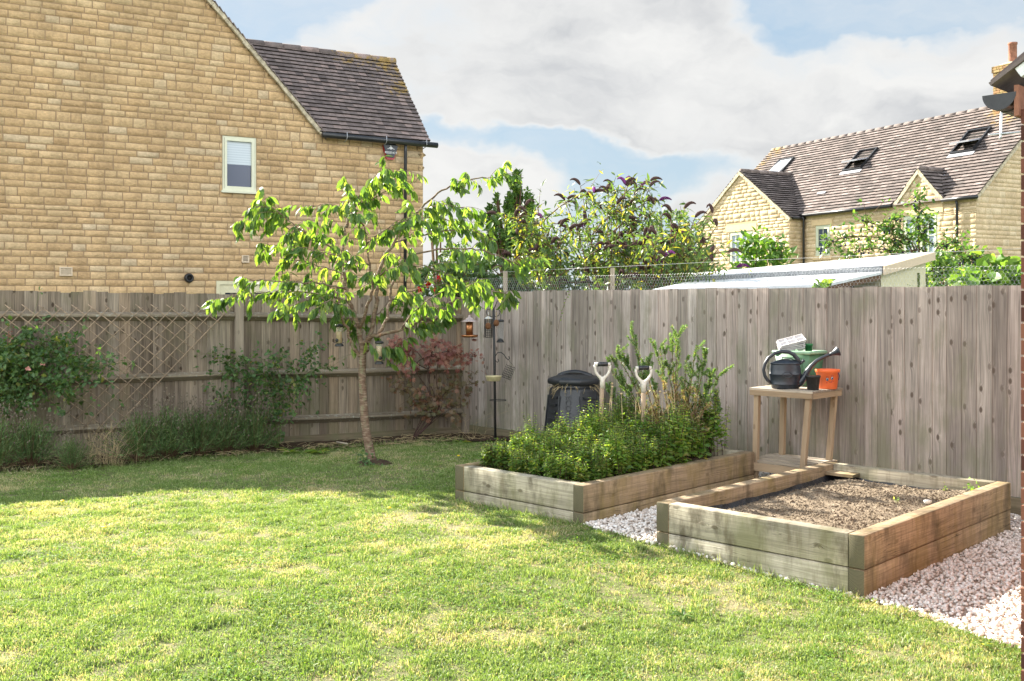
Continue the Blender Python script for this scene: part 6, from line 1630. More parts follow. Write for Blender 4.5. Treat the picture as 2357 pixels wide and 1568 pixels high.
mb.face([A[0], A[-1], B[-1], B[0]])
for off in (.07,): 
    A2, B2 = half(ge+KV*off, Rg*1.05), half(ge+KV*(off+.03), Rg*1.05)
    for k in range(14): mb.face([A2[k], B2[k], B2[k+1], A2[k+1]])
mb.build('end_cap', M['black_pvc'], gt_)
mb = MB(); mb.tube([K0+KV*.06+KU*.01+Vector((0, 0, 2.62)), K0+KV*.06+KU*.03+Vector((0, 0, 2.62))], .02, 6)
mb.beam(K0+KV*1.25+KU*.010+Vector((0, 0, 2.66)), KV*1.28, KU*.010, (0, 0, .07)); mb.build('fascia', M['terracotta'], gar)
mb = MB(); up = (-KU*math.cos(R(33))+Vector((0, 0, math.sin(R(33))))); nn = (KU*math.sin(R(33))+Vector((0, 0, math.cos(R(33)))))
e = K0+KU*.10-KV*.03+Vector((0, 0, 2.755))
mb.beam(e+up*1.4+KV*1.3, up*1.42, KV*1.33, nn*.008); rt = mb.build('roof', M['tile_l'], gar)
mb = MB()
for k in range(14): mb.beam(e+up*(.1+k*.2)+KV*.08+nn*.02, up*.112+nn*.006, KV*.085, nn*.008)
mb.build('verge_tiles', M['tile_l'], rt)
mb = MB(); mb.beam(e+up*1.4+nn*-.035-KV*.0, up*1.3, KV*.016, nn*.024); mb.build('bargeboard', M['white_tin'], rt)
# ------------------------------------------------------------------ plants
def V3(a): return np.array([tuple(p) for p in a], float)
def curve_pts(pts, n):
    """resample a polyline smoothly"""
    pts = [Vector(p) for p in pts]
    if len(pts) == 2: return [pts[0].lerp(pts[1], i/n) for i in range(n+1)]
    out = []; m = len(pts)-1
    for i in range(n+1):
        f = i/n*m; k = min(int(f), m-1); u = f-k
        p0, p1, p2, p3 = pts[max(k-1, 0)], pts[k], pts[k+1], pts[min(k+2, m)]
        out.append(.5*((2*p1)+(-p0+p2)*u+(2*p0-5*p1+4*p2-p3)*u*u+(-p0+3*p1-3*p2+p3)*u**3))
    return out
# ---- cherry tree -------------------------------------------------
TY = 10.4
cher = thing('cherry_tree', 'young cherry tree with drooping bright green leaves standing on the lawn', 'tree', F(859, 1068, TY))
def tp(l): return [F(x, y, TY+d) for x, y, d in l]
limbs = [  # (pixel x, y, depth offset), start radius, end radius
    ([(861, 1078, 0), (858, 1064, 0), (849, 1026, 0), (841, 980, 0), (836, 914, 0), (833.6, 864, 0), (834.5, 825, 0), (835, 806, 0)], .052, .034),
    ([(833, 818, 0), (825, 816, -.02), (811, 795, -.06), (801, 765, -.10), (786, 729, -.16), (780, 700, -.2), (776, 672, -.25)], .022, .010),
    ([(835, 808, 0), (831, 790, .02), (827, 765, .03), (817, 729, .05), (804, 696, .08), (797, 666, .1), (793, 633, .1), (788, 594, .1), (793, 550, .1), (798.5, 501, .12), (801, 449, .15), (803, 425, .16)], .034, .006),
    ([(827, 756, .03), (840, 722, -.06), (853, 686, -.12), (858, 650, -.16), (850, 610, -.25), (845, 560, -.3), (838, 520, -.3)], .02, .007),
    ([(837, 812, 0), (846, 798, .03), (853.5, 772, .08), (861.7, 732, .14), (867, 692, .2), (870, 653, .25), (880, 600, .3), (905, 560, .35), (930, 520, .4), (968, 481, .42), (1008, 445, .42), (1045, 425, .42), (1090, 412, .42), (1130, 408, .42), (1165, 402, .42)], .03, .004),
    ([(836, 796, 0), (845, 781, -.04), (857, 775, -.07), (886, 767, -.12), (923, 758, -.18), (956, 742, -.22), (989, 722, -.25), (1028, 699, -.25), (1070, 683, -.22), (1110, 672, -.2), (1150, 672, -.2), (1180, 682, -.2)], .026, .004),
    ([(870, 772, -.09), (882, 752, -.1), (891, 732, -.08), (896, 692, .0), (903, 653, .05), (930, 610, .1), (960, 585, .12), (1010, 575, .12), (1070, 572, .1), (1120, 580, .06), (1170, 600, .0), (1204, 612, .0)], .02, .004),
    ([(798, 525, .12), (812, 480, .1), (825, 455, .08), (843, 433, .05), (862, 412, .03), (885, 398, .0), (915, 392, 0)], .010, .003),
    ([(803, 495, .12), (830, 468, .2), (860, 455, .22), (890, 440, .25), (925, 415, .25)], .008, .003),
    ([(788, 594, .1), (770, 575, .0), (745, 560, -.1), (715, 545, -.15), (680, 520, -.2), (650, 495, -.2), (625, 478, -.2)], .012, .004),
    ([(745, 560, -.1), (720, 552, .05), (690, 549, .12), (655, 558, .15), (625, 572, .15), (604, 583, .15)], .007, .003),
    ([(700, 535, -.15), (680, 535, -.05), (640, 512, 0), (600, 505, .0), (570, 508, 0), (548, 510, 0)], .006, .003),
    ([(650, 495, -.2), (625, 482, -.15), (610, 470, -.1), (597, 460, -.1)], .005, .003),
    ([(793, 633, .1), (765, 620, .2), (730, 610, .3), (690, 600, .35), (655, 592, .4)], .010, .003),
    ([(797, 666, .1), (770, 660, 0), (735, 652, -.1), (690, 650, -.15), (650, 648, -.2), (600, 645, -.2), (560, 640, -.2)], .012, .003),
    ([(804, 696, .08), (770, 685, .15), (730, 675, .2), (680, 672, .2), (630, 672, .2), (580, 675, .2), (540, 685, .2), (508, 690, .2)], .012, .003),
    ([(780, 700, -.2), (760, 692, -.3), (740, 700, -.35), (725, 712, -.35)], .006, .003),
    ([(770, 685, .15), (720, 690, -.1), (680, 700, -.2), (655, 705, -.25)], .006, .003),
    ([(850, 610, -.25), (820, 600, -.4), (780, 590, -.5), (740, 580, -.55), (700, 570, -.55)], .009, .003),
    ([(845, 560, -.3), (870, 540, -.4), (900, 520, -.45), (935, 505, -.5), (960, 500, -.5)], .008, .003),
    ([(838, 520, -.3), (820, 500, -.4), (790, 480, -.45), (750, 470, -.45), (720, 475, -.45)], .008, .003),
    ([(905, 560, .35), (950, 545, .5), (1000, 535, .55), (1050, 530, .55), (1100, 535, .5), (1135, 555, .45)], .010, .003),
    ([(968, 481, .42), (1000, 475, .3), (1035, 472, .25), (1070, 480, .2)], .006, .003),
    ([(930, 520, .4), (960, 505, .6), (1000, 500, .7), (1045, 512, .7), (1090, 530, .7)], .007, .003),
    ([(858, 650, -.16), (880, 630, -.35), (910, 615, -.5), (950, 610, -.6), (1000, 620, -.6), (1050, 640, -.6)], .009, .003),
    ([(956, 742, -.22), (980, 742, -.1), (1000, 738, 0), (1015, 730, .05)], .006, .003),
    ([(923, 758, -.18), (950, 720, -.4), (985, 690, -.5), (1030, 668, -.55), (1080, 660, -.55)], .008, .003),
    ([(896, 692, 0), (920, 680, .2), (960, 665, .3), (1010, 655, .35), (1060, 650, .35), (1105, 645, .3)], .008, .003),
    ([(870, 653, .25), (840, 640, .4), (800, 640, .5), (760, 645, .55)], .007, .003),
    ([(861, 732, .14), (880, 715, .3), (905, 705, .4), (935, 705, .45)], .006, .003),
    ([(820, 735, .05), (812, 742, .2), (820, 760, .25)], .003, .002),
    ([(846, 781, -.04), (862, 805, -.1), (890, 800, -.14), (912, 800, -.16)], .004, .002),
]
mb = MB(); tw_p = []; rgc = random.Random(11)
lim3 = []
for pts, r0, r1 in limbs:
    P3 = curve_pts(tp(pts), (len(pts)-1)*4); n = len(P3)
    if r0 < .05: P3 = [P3[0]]+[p+Vector((rgc.gauss(0, .006), rgc.gauss(0, .006), rgc.gauss(0, .006))) for p in P3[1:]]
    rad = [r0+(r1-r0)*(i/(n-1))**.8 for i in range(n)]
    if r0 > .05: rad = [r*(1+.35*math.exp(-i*1.1)) for i, r in enumerate(rad)]
    lim3.append((P3, rad))
trunk = MB(); trunk.tube(lim3[0][0], lim3[0][1], 14); tr_o = trunk.build('trunk', M['bark'], cher, smooth=True)
for P3, rad in lim3[1:]: mb.tube(P3, rad, 8)
# twigs and leaf clusters
LP, LD, LNn, LL, LW = [], [], [], [], []
def leaf_at(p, outd, size=1.0):
    hang = Vector((rgc.gauss(0, .28), rgc.gauss(0, .28), -1.0))*rgc.uniform(.6, 1.1)+outd*rgc.uniform(.15, .75)
    d = hang.normalized(); nn = Vector((rgc.gauss(0, 1), rgc.gauss(0, 1)-.3, rgc.gauss(.3, .5)))
    nn = outd*.8+nn*.9
    LP.append(tuple(p)); LD.append(tuple(d)); LNn.append(tuple(nn)); L = rgc.choice((rgc.uniform(.05, .09), rgc.uniform(.08, .145), rgc.uniform(.09, .145)))*size; LL.append(L); LW.append(L*rgc.uniform(.36, .46))
center = F(850, 640, TY)
for li, (P3, rad) in enumerate(lim3[1:]):
    n = len(P3); 
    for i in range(1, n):
        r = rad[i]
        if r > .013: continue
        dirv = (P3[i]-P3[i-1]).normalized()
        # leaves straight on thin wood
        if r < .009:
            for _ in range(rgc.choice((1, 1, 2))):
                leaf_at(P3[i]+Vector((rgc.gauss(0, .01), rgc.gauss(0, .01), 0)), dirv)
        # side twigs
        for _tw in range(rgc.choice((0, 1, 1)) if r < .0085 else rgc.choice((0, 0, 1))):
            side = Vector((rgc.gauss(0, 1), rgc.gauss(0, 1), rgc.gauss(.1, .4))); side = (side-dirv*side.dot(dirv)*.6+dirv*.6).normalized()
            L = rgc.uniform(.09, .26); q = [P3[i]]
            for s in range(5): q.append(q[-1]+(side+Vector((0, 0, .10-.13*s)))*L/5)
            mb.tube(q, [.0035, .003, .0028, .0025, .002, .0018], 5)
            for s in range(1, 6):
                for _ in range(1 if s < 4 else 3): leaf_at(q[s]+Vector((rgc.gauss(0, .006), rgc.gauss(0, .006), 0)), side)
    tipd = (P3[-1]-P3[-3]).normalized()
    if rad[-1] < .006:
        for _ in range(9): leaf_at(P3[-1]+Vector((rgc.gauss(0, .015), rgc.gauss(0, .015), rgc.gauss(0, .01))), tipd, 1.05)
mb.build('branches', M['bark'], tr_o, smooth=True)
mb = MB(); mb.leaves(LP, LD, LNn, LL, LW, 'leaf', droop=.28); mb.build('crown', M['cherry'], cher, smooth=True)
print('cherry leaves', len(LP))
# new growth tips
mb = MB()
for P3, rad in lim3[2:]:
    if rad[-1] < .006 and rgc.random() < .5: mb.leaves([tuple(P3[-1])]*3, [(rgc.gauss(0, .4), rgc.gauss(0, .4), .8) for _ in range(3)], [(1, .2, 0)]*3, [.035]*3, [.012]*3, 'small')
mb.build('young_shoots', leaf_mat('bronze_shoot', [(0, (.25, .12, .05)), (1, (.3, .2, .08))], .4, veins=False), cher)
# ring of bare soil and ivy at the foot
for k, (x, y) in enumerate(((860, 1078),)):
    mp = thing('soil_mound', 'small mound of bare brown soil round the foot of the cherry trunk', 'soil', F(x, y, 10.35)); c = F(861, 1072, 10.38); c.z = gz(c.x, c.y); mb = MB()
    mb.lathe(c-Vector((0, 0, .02)), [(.26, 0), (.20, .022), (.12, .05), (.06, .065), (0, .065)], 20, 1, .8); o = mb.build('earth', M['soil_dark'], mp, smooth=True)
iv = thing('ivy_sprig', 'little ivy sprig growing against the foot of the cherry tree', 'plant', F(842, 1062, 10.25)); c = F(842, 1062, 10.25); mb = MB(); n = 60
P = np.random.normal(size=(n, 3))*np.array([.05, .05, .06])+np.array([c.x, c.y, gz(c.x, c.y)+.07]); P[:, 2] = np.maximum(P[:, 2], gz(c.x, c.y)+.01)
mb.leaves(P, rnd_unit(n)+np.array([0, -.4, 0]), rnd_unit(n)+np.array([0, -1, .8]), np.random.uniform(.025, .045, n), np.random.uniform(.02, .035, n), 'small'); mb.build('leaves', M['rose'], iv)

# ---- generic plants ----------------------------------------------
def cane_plant(name, label, cat, canes, nleaf, lsize, mat, stem, srad=.004, tpl='leaf', spread=.10, wid=.6, group=None, hang=.5, droop=.2, seed=1, sticky=.0, clump=3, parent=None, up=.15, base=None, face=None):
    rg = random.Random(seed); root = parent or thing(name, label, cat, base or canes[0][0], group)
    mb = MB(); P, D, Nn = [], [], []
    C = []
    for c in canes:
        pts = curve_pts(c, max(6, 5*(len(c)-1))); mb.tube(pts, [srad*(1-.75*i/len(pts)) for i in range(len(pts))], 5); C.append(pts)
    tot = sum(sum((b-a).length for a, b in zip(c, c[1:])) for c in C)
    per = max(1, nleaf//clump)
    cum = []
    for k in range(per):
        pts = rg.choices(C, [sum((b-a).length for a, b in zip(c, c[1:])) for c in C])[0]
        f = sticky+(1-sticky)*rg.random(); i = min(len(pts)-2, int(f*(len(pts)-1))); p = pts[i].lerp(pts[i+1], rg.random())
        off = Vector((rg.gauss(0, 1), rg.gauss(0, 1), rg.gauss(0, 1)))*spread*rg.random()
        q = p+off
        if spread > .03 and rg.random() < .6: mb.tube([p, p.lerp(q, .6)+Vector((0, 0, .01)), q], [srad*.45, srad*.3, srad*.2], 3, caps=False)
        for _ in range(clump):
            d = off.normalized()*.6+Vector((rg.gauss(0, .7), rg.gauss(0, .7), rg.gauss(up, .5)-hang))
            P.append(tuple(q+Vector((rg.gauss(0, lsize*.35), rg.gauss(0, lsize*.35), rg.gauss(0, lsize*.35))))); D.append(tuple(d))
            f = face or Vector((0, -.3, .8)); Nn.append((rg.gauss(0, .6)+f.x, rg.gauss(0, .6)+f.y, rg.gauss(0, .5)+f.z))
    mb.build('stems', stem, root, smooth=True)
    mb = MB(); L = np.array([rg.uniform(.65, 1.25)*lsize for _ in P]); mb.leaves(P, D, Nn, L, L*wid, tpl, droop=droop); mb.build('leaves', mat, root)
    return root
def gp_(x, y, Y): return F(x, y, Y)
# climbing rose at the far left, arching canes on the fence and trellis
b = lf(5.4, .45); b = Vector((b.x, b.y, gz(b.x, b.y)))
Ya = 10.62
cn = [[b, F(20, 930, Ya), F(45, 850, Ya), F(90, 800, Ya), F(150, 830, Ya-.1), F(200, 850, Ya-.2), F(258, 838, Ya-.1)],
      [b, F(40, 900, Ya), F(80, 840, Ya), F(120, 790, Ya), F(150, 800, Ya), F(172, 840, Ya-.1)],
      [b, F(10, 900, Ya), F(15, 830, Ya), F(35, 790, Ya), F(70, 775, Ya)],
      [b, F(30, 920, Ya), F(80, 880, Ya-.1), F(130, 880, Ya-.2), F(160, 900, Ya-.2), F(158, 925, Ya-.2)],
      [b, F(-30, 900, Ya), F(-20, 850, Ya-.1), F(30, 830, Ya-.2), F(100, 850, Ya-.2)],
      [b, F(-10, 930, Ya-.1), F(10, 900, Ya-.2), F(30, 920, Ya-.2), F(60, 945, Ya-.2)],
      [b, F(-20, 880, Ya), F(-5, 830, Ya), F(8, 800, Ya), F(30, 815, Ya)]]
rz = cane_plant('climbing_rose', 'sprawling rose bush with pink bud on the willow trellis at the far left', 'rose bush', cn, 2700, .055, M['rose'], M['stem_green'],   .006, 'leaf', .19, .68, sticky=.22, clump=3, seed=3, hang=.25)
mb = MB()
for (x, y) in ((65, 849), (98, 838)):
    c = F(x, y, Ya-.28); n = 9; mb.leaves([tuple(c)]*n, rnd_unit(n)+np.array([0, -.3, .2]), rnd_unit(n), [.03]*n, [.028]*n, 'small')
mb.build('blossom', M['pink_flower'], rz)
mb = MB(); cs = [F(8, 815, Ya-.1), F(18, 790, Ya-.1), F(20, 762, Ya-.1)]; mb.tube(cs, .003, 4)
n = 14; mb.leaves([tuple(cs[2]+Vector((random.gauss(0, .03), 0, random.gauss(-.03, .04)))) for _ in range(n)], rnd_unit(n), rnd_unit(n), [.035]*n, [.014]*n, 'small'); mb.build('red_shoot', M['acer'], rz)
# rose by the post
b = lf(2.45, .35); b = Vector((b.x, b.y, gz(b.x, b.y))); Yb = 11.55
cn = [[b, F(600, 960, Yb), F(590, 900, Yb), F(575, 850, Yb), F(560, 830, Yb), F(545, 835, Yb)], [b, F(630, 930, Yb), F(640, 880, Yb), F(640, 830, Yb), F(650, 805, Yb)],
      [b, F(620, 940, Yb), F(650, 880, Yb), F(690, 840, Yb), F(725, 800, Yb)], [b, F(640, 940, Yb), F(680, 890, Yb), F(720, 850, Yb), F(760, 852, Yb)],
      [b, F(580, 960, Yb), F(555, 900, Yb), F(540, 860, Yb), F(520, 850, Yb)], [F(560, 860, Yb), F(530, 840, Yb), F(500, 820, Yb), F(478, 812, Yb)],
      [b, F(600, 950, Yb), F(615, 900, Yb), F(610, 860, Yb), F(620, 840, Yb)], [F(530, 950, Yb), F(515, 920, Yb), F(500, 900, Yb), F(480, 905, Yb)], [b, F(540, 950, Yb), F(520, 935, Yb), F(500, 945, Yb)],
      [b, F(650, 950, Yb), F(670, 920, Yb), F(690, 890, Yb), F(680, 870, Yb)]]
cane_plant('climbing_rose', 'bushy green rose climbing beside the fence post behind the lavender', 'rose bush', cn, 1700, .05, M['rose'], M['stem_green'], .005, 'leaf', .15, .65, sticky=.15, clump=3, seed=5, hang=.25)
# acer
b = lf(.85, .33); b = Vector((b.x, b.y, gz(b.x, b.y))); Yc = 12.25
cn = [[b, F(1000, 960, Yc), F(990, 900, Yc), F(985, 850, Yc), F(960, 810, Yc), F(930, 795, Yc-.1), F(895, 785, Yc-.2)], [b, F(1010, 940, Yc), F(1005, 880, Yc), F(1010, 830, Yc), F(1030, 815, Yc-.1), F(1060, 815, Yc-.1), F(1095, 822, Yc-.1)],
      [b, F(1000, 930, Yc), F(985, 870, Yc), F(990, 830, Yc), F(1000, 800, Yc), F(1020, 785, Yc)], [b, F(990, 920, Yc), F(960, 860, Yc), F(940, 820, Yc), F(920, 805, Yc)], [F(985, 850, Yc), F(1010, 815, Yc), F(1040, 810, Yc-.1), F(1070, 830, Yc-.1)], [F(985, 850, Yc), F(960, 835, Yc), F(990, 820, Yc-.1), F(1020, 830, Yc-.1)]]
ac = cane_plant('japanese_maple', 'slender red-leaved Japanese maple in the fence corner', 'maple', cn, 400, .085, M['acer'], M['stem_dark'], .007, 'palm', .10, 1.0, sticky=.55, clump=3, seed=8, hang=.35, droop=.3, face=Vector((0, -1.1, .7)))
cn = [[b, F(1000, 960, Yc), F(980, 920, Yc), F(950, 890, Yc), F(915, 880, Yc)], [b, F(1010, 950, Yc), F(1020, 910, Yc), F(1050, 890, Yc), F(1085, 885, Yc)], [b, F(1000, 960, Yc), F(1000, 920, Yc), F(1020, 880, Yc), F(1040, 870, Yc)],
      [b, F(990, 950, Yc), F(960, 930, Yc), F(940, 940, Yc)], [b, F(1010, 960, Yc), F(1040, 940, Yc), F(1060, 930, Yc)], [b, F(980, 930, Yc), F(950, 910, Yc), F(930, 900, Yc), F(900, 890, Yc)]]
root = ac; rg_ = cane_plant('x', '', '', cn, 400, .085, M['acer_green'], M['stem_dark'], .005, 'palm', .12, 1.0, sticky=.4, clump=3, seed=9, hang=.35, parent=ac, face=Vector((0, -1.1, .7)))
# lavender bushes
def lavender_proto(seed, name='lavender'):
    rg = np.random.RandomState(seed); root = thing(name, 'x', 'lavender', (0, 0, 0), 'lavender bushes along the shaded fence')
    mb = MB(); n = 300; 
    a = rg.uniform(0, 6.283, n); tilt = np.abs(rg.normal(0, .55, n)); Ls = rg.uniform(.28, .50, n)
    sp = []; P, D = [], []
    for i in range(n):
        d = Vector((math.cos(a[i])*math.sin(min(1.3, tilt[i])), math.sin(a[i])*math.sin(min(1.3, tilt[i])), math.cos(min(1.3, tilt[i]))))
        p0 = Vector((d.x*.06, d.y*.06, .02)); p1 = p0+d*Ls[i]*.55; p2 = p0+d*Ls[i]+Vector((0, 0, .04))
        if i % 3 == 0: mb.tube([p0, p1, p2], [.0022, .0016, .001], 3, caps=False)
        m = 11
        for k in range(m):
            f = .25+.75*k/m; q = p0.lerp(p2, f); P.append(tuple(q)); D.append((d.x+rg.normal(0, .5), d.y+rg.normal(0, .5), d.z+rg.normal(.1, .4)))
        if rg.rand() < .28: sp.append((p2, d))
    mb.build('stems', M['stem_brown'], root)
    n = len(P); mb = MB(); mb.leaves(P, D, rnd_unit(n), rg.uniform(.03, .055, n), rg.uniform(.005, .008, n), 'blade', droop=.1); mb.build('leaves', M['lavender'], root)
    mb = MB(); pts = []
    for p2, d in sp:
        L = rg.uniform(.07, .16); e = p2+(d+Vector((rg.normal(0, .15), rg.normal(0, .15), .5))).normalized()*L; mb.tube([p2, e], [.001, .0008], 3, caps=False)
        mb.tube([e, e+(e-p2).normalized()*.022], [.007, .005], 5, r=rg.rand())
    fh = mb.build('flower_heads', M['lav_flower'], root); fh['kind'] = 'stuff'; return root
protos = [lavender_proto(1), lavender_proto(2)]
spots = [(70, 1085, 10.3, 1.0, 'tall lavender bush below the left edge of the trellis'), (165, 1100, 10.2, .62, 'small low lavender bush between two larger ones'), (320, 1082, 10.62, 1.0, 'lavender bush in front of the trellis bottom'),
         (385, 1070, 10.82, 1.05, 'lavender bush right of the trellis tip'), (455, 1062, 11.0, 1.0, 'lavender bush in the middle of the long row'), (520, 1054, 11.2, 1.0, 'lavender bush just left of the fence post'), (585, 1046, 11.35, .98, 'last lavender bush, right of the fence post'), (-10, 1100, 10.1, 1.0, 'lavender bush cut by the left frame edge')]
for i, (x, y, Y, s, lab) in enumerate(spots):
    p = F(x, y, Y); p.z = gz(p.x, p.y)+.01
    if i < 2: o = protos[i]; o.location = p; o.scale = (s,)*3; o['label'] = lab
    else: o = dup(protos[i % 2], p, i*1.3, s, lab)
# dry grass wisps and fallen twigs in the border
dg = thing('dry_grass', 'wispy dead grass stalks between the lavender bushes', 'dry grass', F(230, 1080, 10.5)); mb = MB(); rg = random.Random(6)
for k in range(90):
    x = rg.gauss(235, 28); p = F(x, 1085, 10.45); p.z = gz(p.x, p.y); d = Vector((rg.gauss(0, .12), rg.gauss(0, .08), rg.uniform(.15, .5))); mb.tube([p, p+d*.5+Vector((rg.gauss(0, .02), 0, .03)), p+d+Vector((rg.gauss(0, .07), 0, -.02))], [.0014, .0011, .0007], 3, caps=False)
for k in range(26):
    x = rg.choice((1095, 1120, 1075, 650, 742)); p = F(x+rg.gauss(0, 14), 1003, 12.4); p.z = gz(p.x, p.y); d = Vector((rg.gauss(0, .16), rg.gauss(0, .05), rg.uniform(.1, .45))); mb.tube([p, p+d*.6, p+d+Vector((rg.gauss(0, .1), 0, -.06))], [.0014, .0011, .0007], 3, caps=False)
o = mb.build('stalks', M['straw'], dg); 
db = MB(); rg = random.Random(16)
for k in range(420):
    t = rg.uniform(0, 5.6); of = rg.uniform(.05, .8); q = lf(t, of); q.z = soilz(q.x, q.y)+.012; a = rg.uniform(0, 6.28); l = rg.uniform(.02, .09); d = Vector((math.cos(a), math.sin(a), rg.gauss(0, .12)))*l
    db.tube([q-d, q+Vector((0, 0, .006)), q+d], rg.uniform(.001, .003), 4, rg.random())
o = db.build('twig_litter', M['straw'], None); o['kind'] = 'stuff'; o['label'] = 'dry twig and straw litter on the border soil under the left fence'; o['category'] = 'litter'
stk = thing('stick', 'pale bare stick lying on the border soil behind the cherry tree', 'stick', F(1020-60, 1012, 11.6)); mb = MB(); a_, b__ = F(775, 1020, 11.9), F(800, 1030, 11.8); a_.z = soilz(a_.x, a_.y)+.03; b__.z = a_.z-.01; mb.tube([a_, b__], .010, 6); mb.build('wood', M['table_top'], stk)
# dandelion-like weeds on border
def rosette(x, y, Y, n, s, lab, seed, mat='rose'):
    p = F(x, y, Y); p.z = gz(p.x, p.y)+.02; w = thing('weed', lab, 'weed', p, 'weeds in the border and lawn'); rg = np.random.RandomState(seed)
    a = rg.uniform(0, 6.28, n); D = np.stack([np.cos(a), np.sin(a), rg.uniform(.2, .9, n)], 1); mb = MB(); mb.leaves([tuple(p)]*n, D, np.tile([0, 0, 1.0], (n, 1))+rg.normal(0, .2, (n, 3)), rg.uniform(.7, 1.2, n)*s, rg.uniform(.2, .32, n)*s, 'leaf', droop=.5); mb.build('leaves', M[mat], w)
rosette(668, 1036, 11.3, 16, .15, 'leafy dandelion weed at the lawn edge right of the lavender', 1, 'mint'); rosette(733, 1030, 11.3, 18, .16, 'leafy weed at the lawn edge left of the cherry trunk', 2, 'mint'); rosette(1062, 1018, 11.9, 12, .12, 'low green weed on the soil near the fence corner', 3, 'mint')
rosette(1573, 1432, 5.58, 14, .07, 'small leafy weed in the sunlit lawn in front of the beds', 4, 'mint'); rosette(1700, 1560, 4.76, 12, .05, 'small weed in the lawn at the bottom of the photo', 5, 'mint'); rosette(2265, 1500, 5.15, 10, .05, 'weed at the lawn edge beside the chippings', 6, 'mint')

# ---- herb bed -----------------------------------------------------
def mint_proto(seed, hmin, hmax, ns=10, spread=.075, mat='mint', lsz=.043, dense=.8, label='x', flower=True):
    rg = np.random.RandomState(seed); root = thing('mint_plant', label, 'herb', (0, 0, 0), 'mint plants filling the left raised bed'); mb = MB(); P, D, L = [], [], []; fl = []
    for s in range(ns):
        a = rg.uniform(0, 6.28); r = spread*math.sqrt(rg.rand()); h = rg.uniform(hmin, hmax); lean = rg.normal(0, .07, 2)
        p0 = Vector((r*math.cos(a), r*math.sin(a), 0)); p2 = p0+Vector((lean[0], lean[1], 1))*h; p1 = p0.lerp(p2, .5)+Vector((rg.normal(0, .012), rg.normal(0, .012), 0))
        mb.tube([p0, p1, p2], [.0028, .0022, .0012], 4, caps=False)
        z = .12*h; k = 0
        while z < h:
            f = z/h; q = (p0.lerp(p1, f*2) if f < .5 else p1.lerp(p2, f*2-1)); ang = (k % 2)*1.5708+rg.normal(0, .3)+a
            sz = lsz*(.55+.75*math.sin(min(1, f*1.15)*math.pi))*rg.uniform(.75, 1.25)*(1.0 if f < .85 else .8)
            if f < .3 and rg.rand() < .45: z += .02; k += 1; continue
            for m in range(2 if f < .3 else 3):
                an = ang+m*3.1416*(1 if m < 2 else .5); P.append(tuple(q)); D.append((math.cos(an), math.sin(an), rg.uniform(-.15, .75))); L.append(sz)
            z += .0175/dense*rg.uniform(.8, 1.2); k += 1
        if flower and rg.rand() < .3: fl.append(p2)
    mb.build('stems', M['stem_dark'], root, smooth=True); n = len(P); mb = MB(); L = np.array(L); mb.leaves(P, D, np.tile([0, 0, 1.0], (n, 1))+np.random.normal(0, .3, (n, 3)), L, L*.52, 'leaf' if lsz > .036 else 'small', droop=.35); mb.build('leaves', M[mat], root)
    return root
bases = [mint_proto(20+i, .22+.04*(i % 3), .34+.06*(i % 3), 11) for i in range(4)]
talls = [mint_proto(40+i, .38, .56, 7, .06) for i in range(3)]
rg = random.Random(77); cnt = 0; first = {id(p): True for p in bases+talls}
def putm(o, a, b, s, lab):
    global cnt
    p = P_(A0, a, b, soilA(a, b)-.005)
    if first.get(id(o)): first[id(o)] = False; o.location = p; o.scale = (s,)*3; o.rotation_euler = (0, 0, rg.uniform(0, 6.28)); o['label'] = lab
    else: dup(o, p, rg.uniform(0, 6.28), s, lab)
    cnt += 1
LM = 'leafy green mint plant, one of the dense patch filling the left raised bed'
LT_ = 'tall flowering-height mint plant among the herbs at the back of the left raised bed'
gy = [.155+.132*i for i in range(9)]; gx = [.19+.135*i for i in range(16)]
for b in gx:
    for a in gy:
        aa, bb = a+rg.uniform(-.045, .045), b+rg.uniform(-.045, .045)
        aa = min(max(aa, .165), 1.235); bb = min(max(bb, .18), 2.2)
        if b > 1.75 and a < .35 and rg.random() < .8: continue
        if b > 2.0 and rg.random() < .55: continue
        hsc = .78+.30*sstep(.2, 1.6, bb)+.12*sstep(.5, 1.2, aa)*sstep(.3, 1, bb)
        if rg.random() < .22 and bb > .5: putm(rg.choice(talls), aa, bb, hsc*rg.uniform(.8, 1.0), LT_)
        else: putm(rg.choice(bases), aa, bb, hsc*rg.uniform(.88, 1.15), LM)
# extra tall spires seen against the bin and the fence
for (x, y, Y) in ((1325, 945, 9.6), (1348, 950, 9.6), (1290, 962, 9.5), (1240, 965, 9.3), (1190, 985, 9.1), (1270, 975, 9.2), (1640, 870, 9.5), (1660, 900, 9.35), (1620, 880, 9.6), (1600, 890, 9.6), (1450, 905, 9.7)):
    q = F(x, y, Y); d = q-A0; a, b = max(.16, min(1.24, d.dot(BU))), max(.2, min(2.25, d.dot(BV))); h = q.z-.345
    o = rg.choice(talls); putm(o, a, b, min(1.35, max(.5, h/.53)), LT_)
print('mint', cnt)
# slender single stem at the back right
sm = mint_proto(60, .50, .56, 1, .005, lsz=.034); sm['label'] = 'single tall leafy stem standing at the right end of the left raised bed'; sm['category'] = 'herb'; del sm['group']; q = F(1688, 1045, 9.55); d = q-A0; sm.location = P_(A0, d.dot(BU), min(2.24, d.dot(BV)), .345)
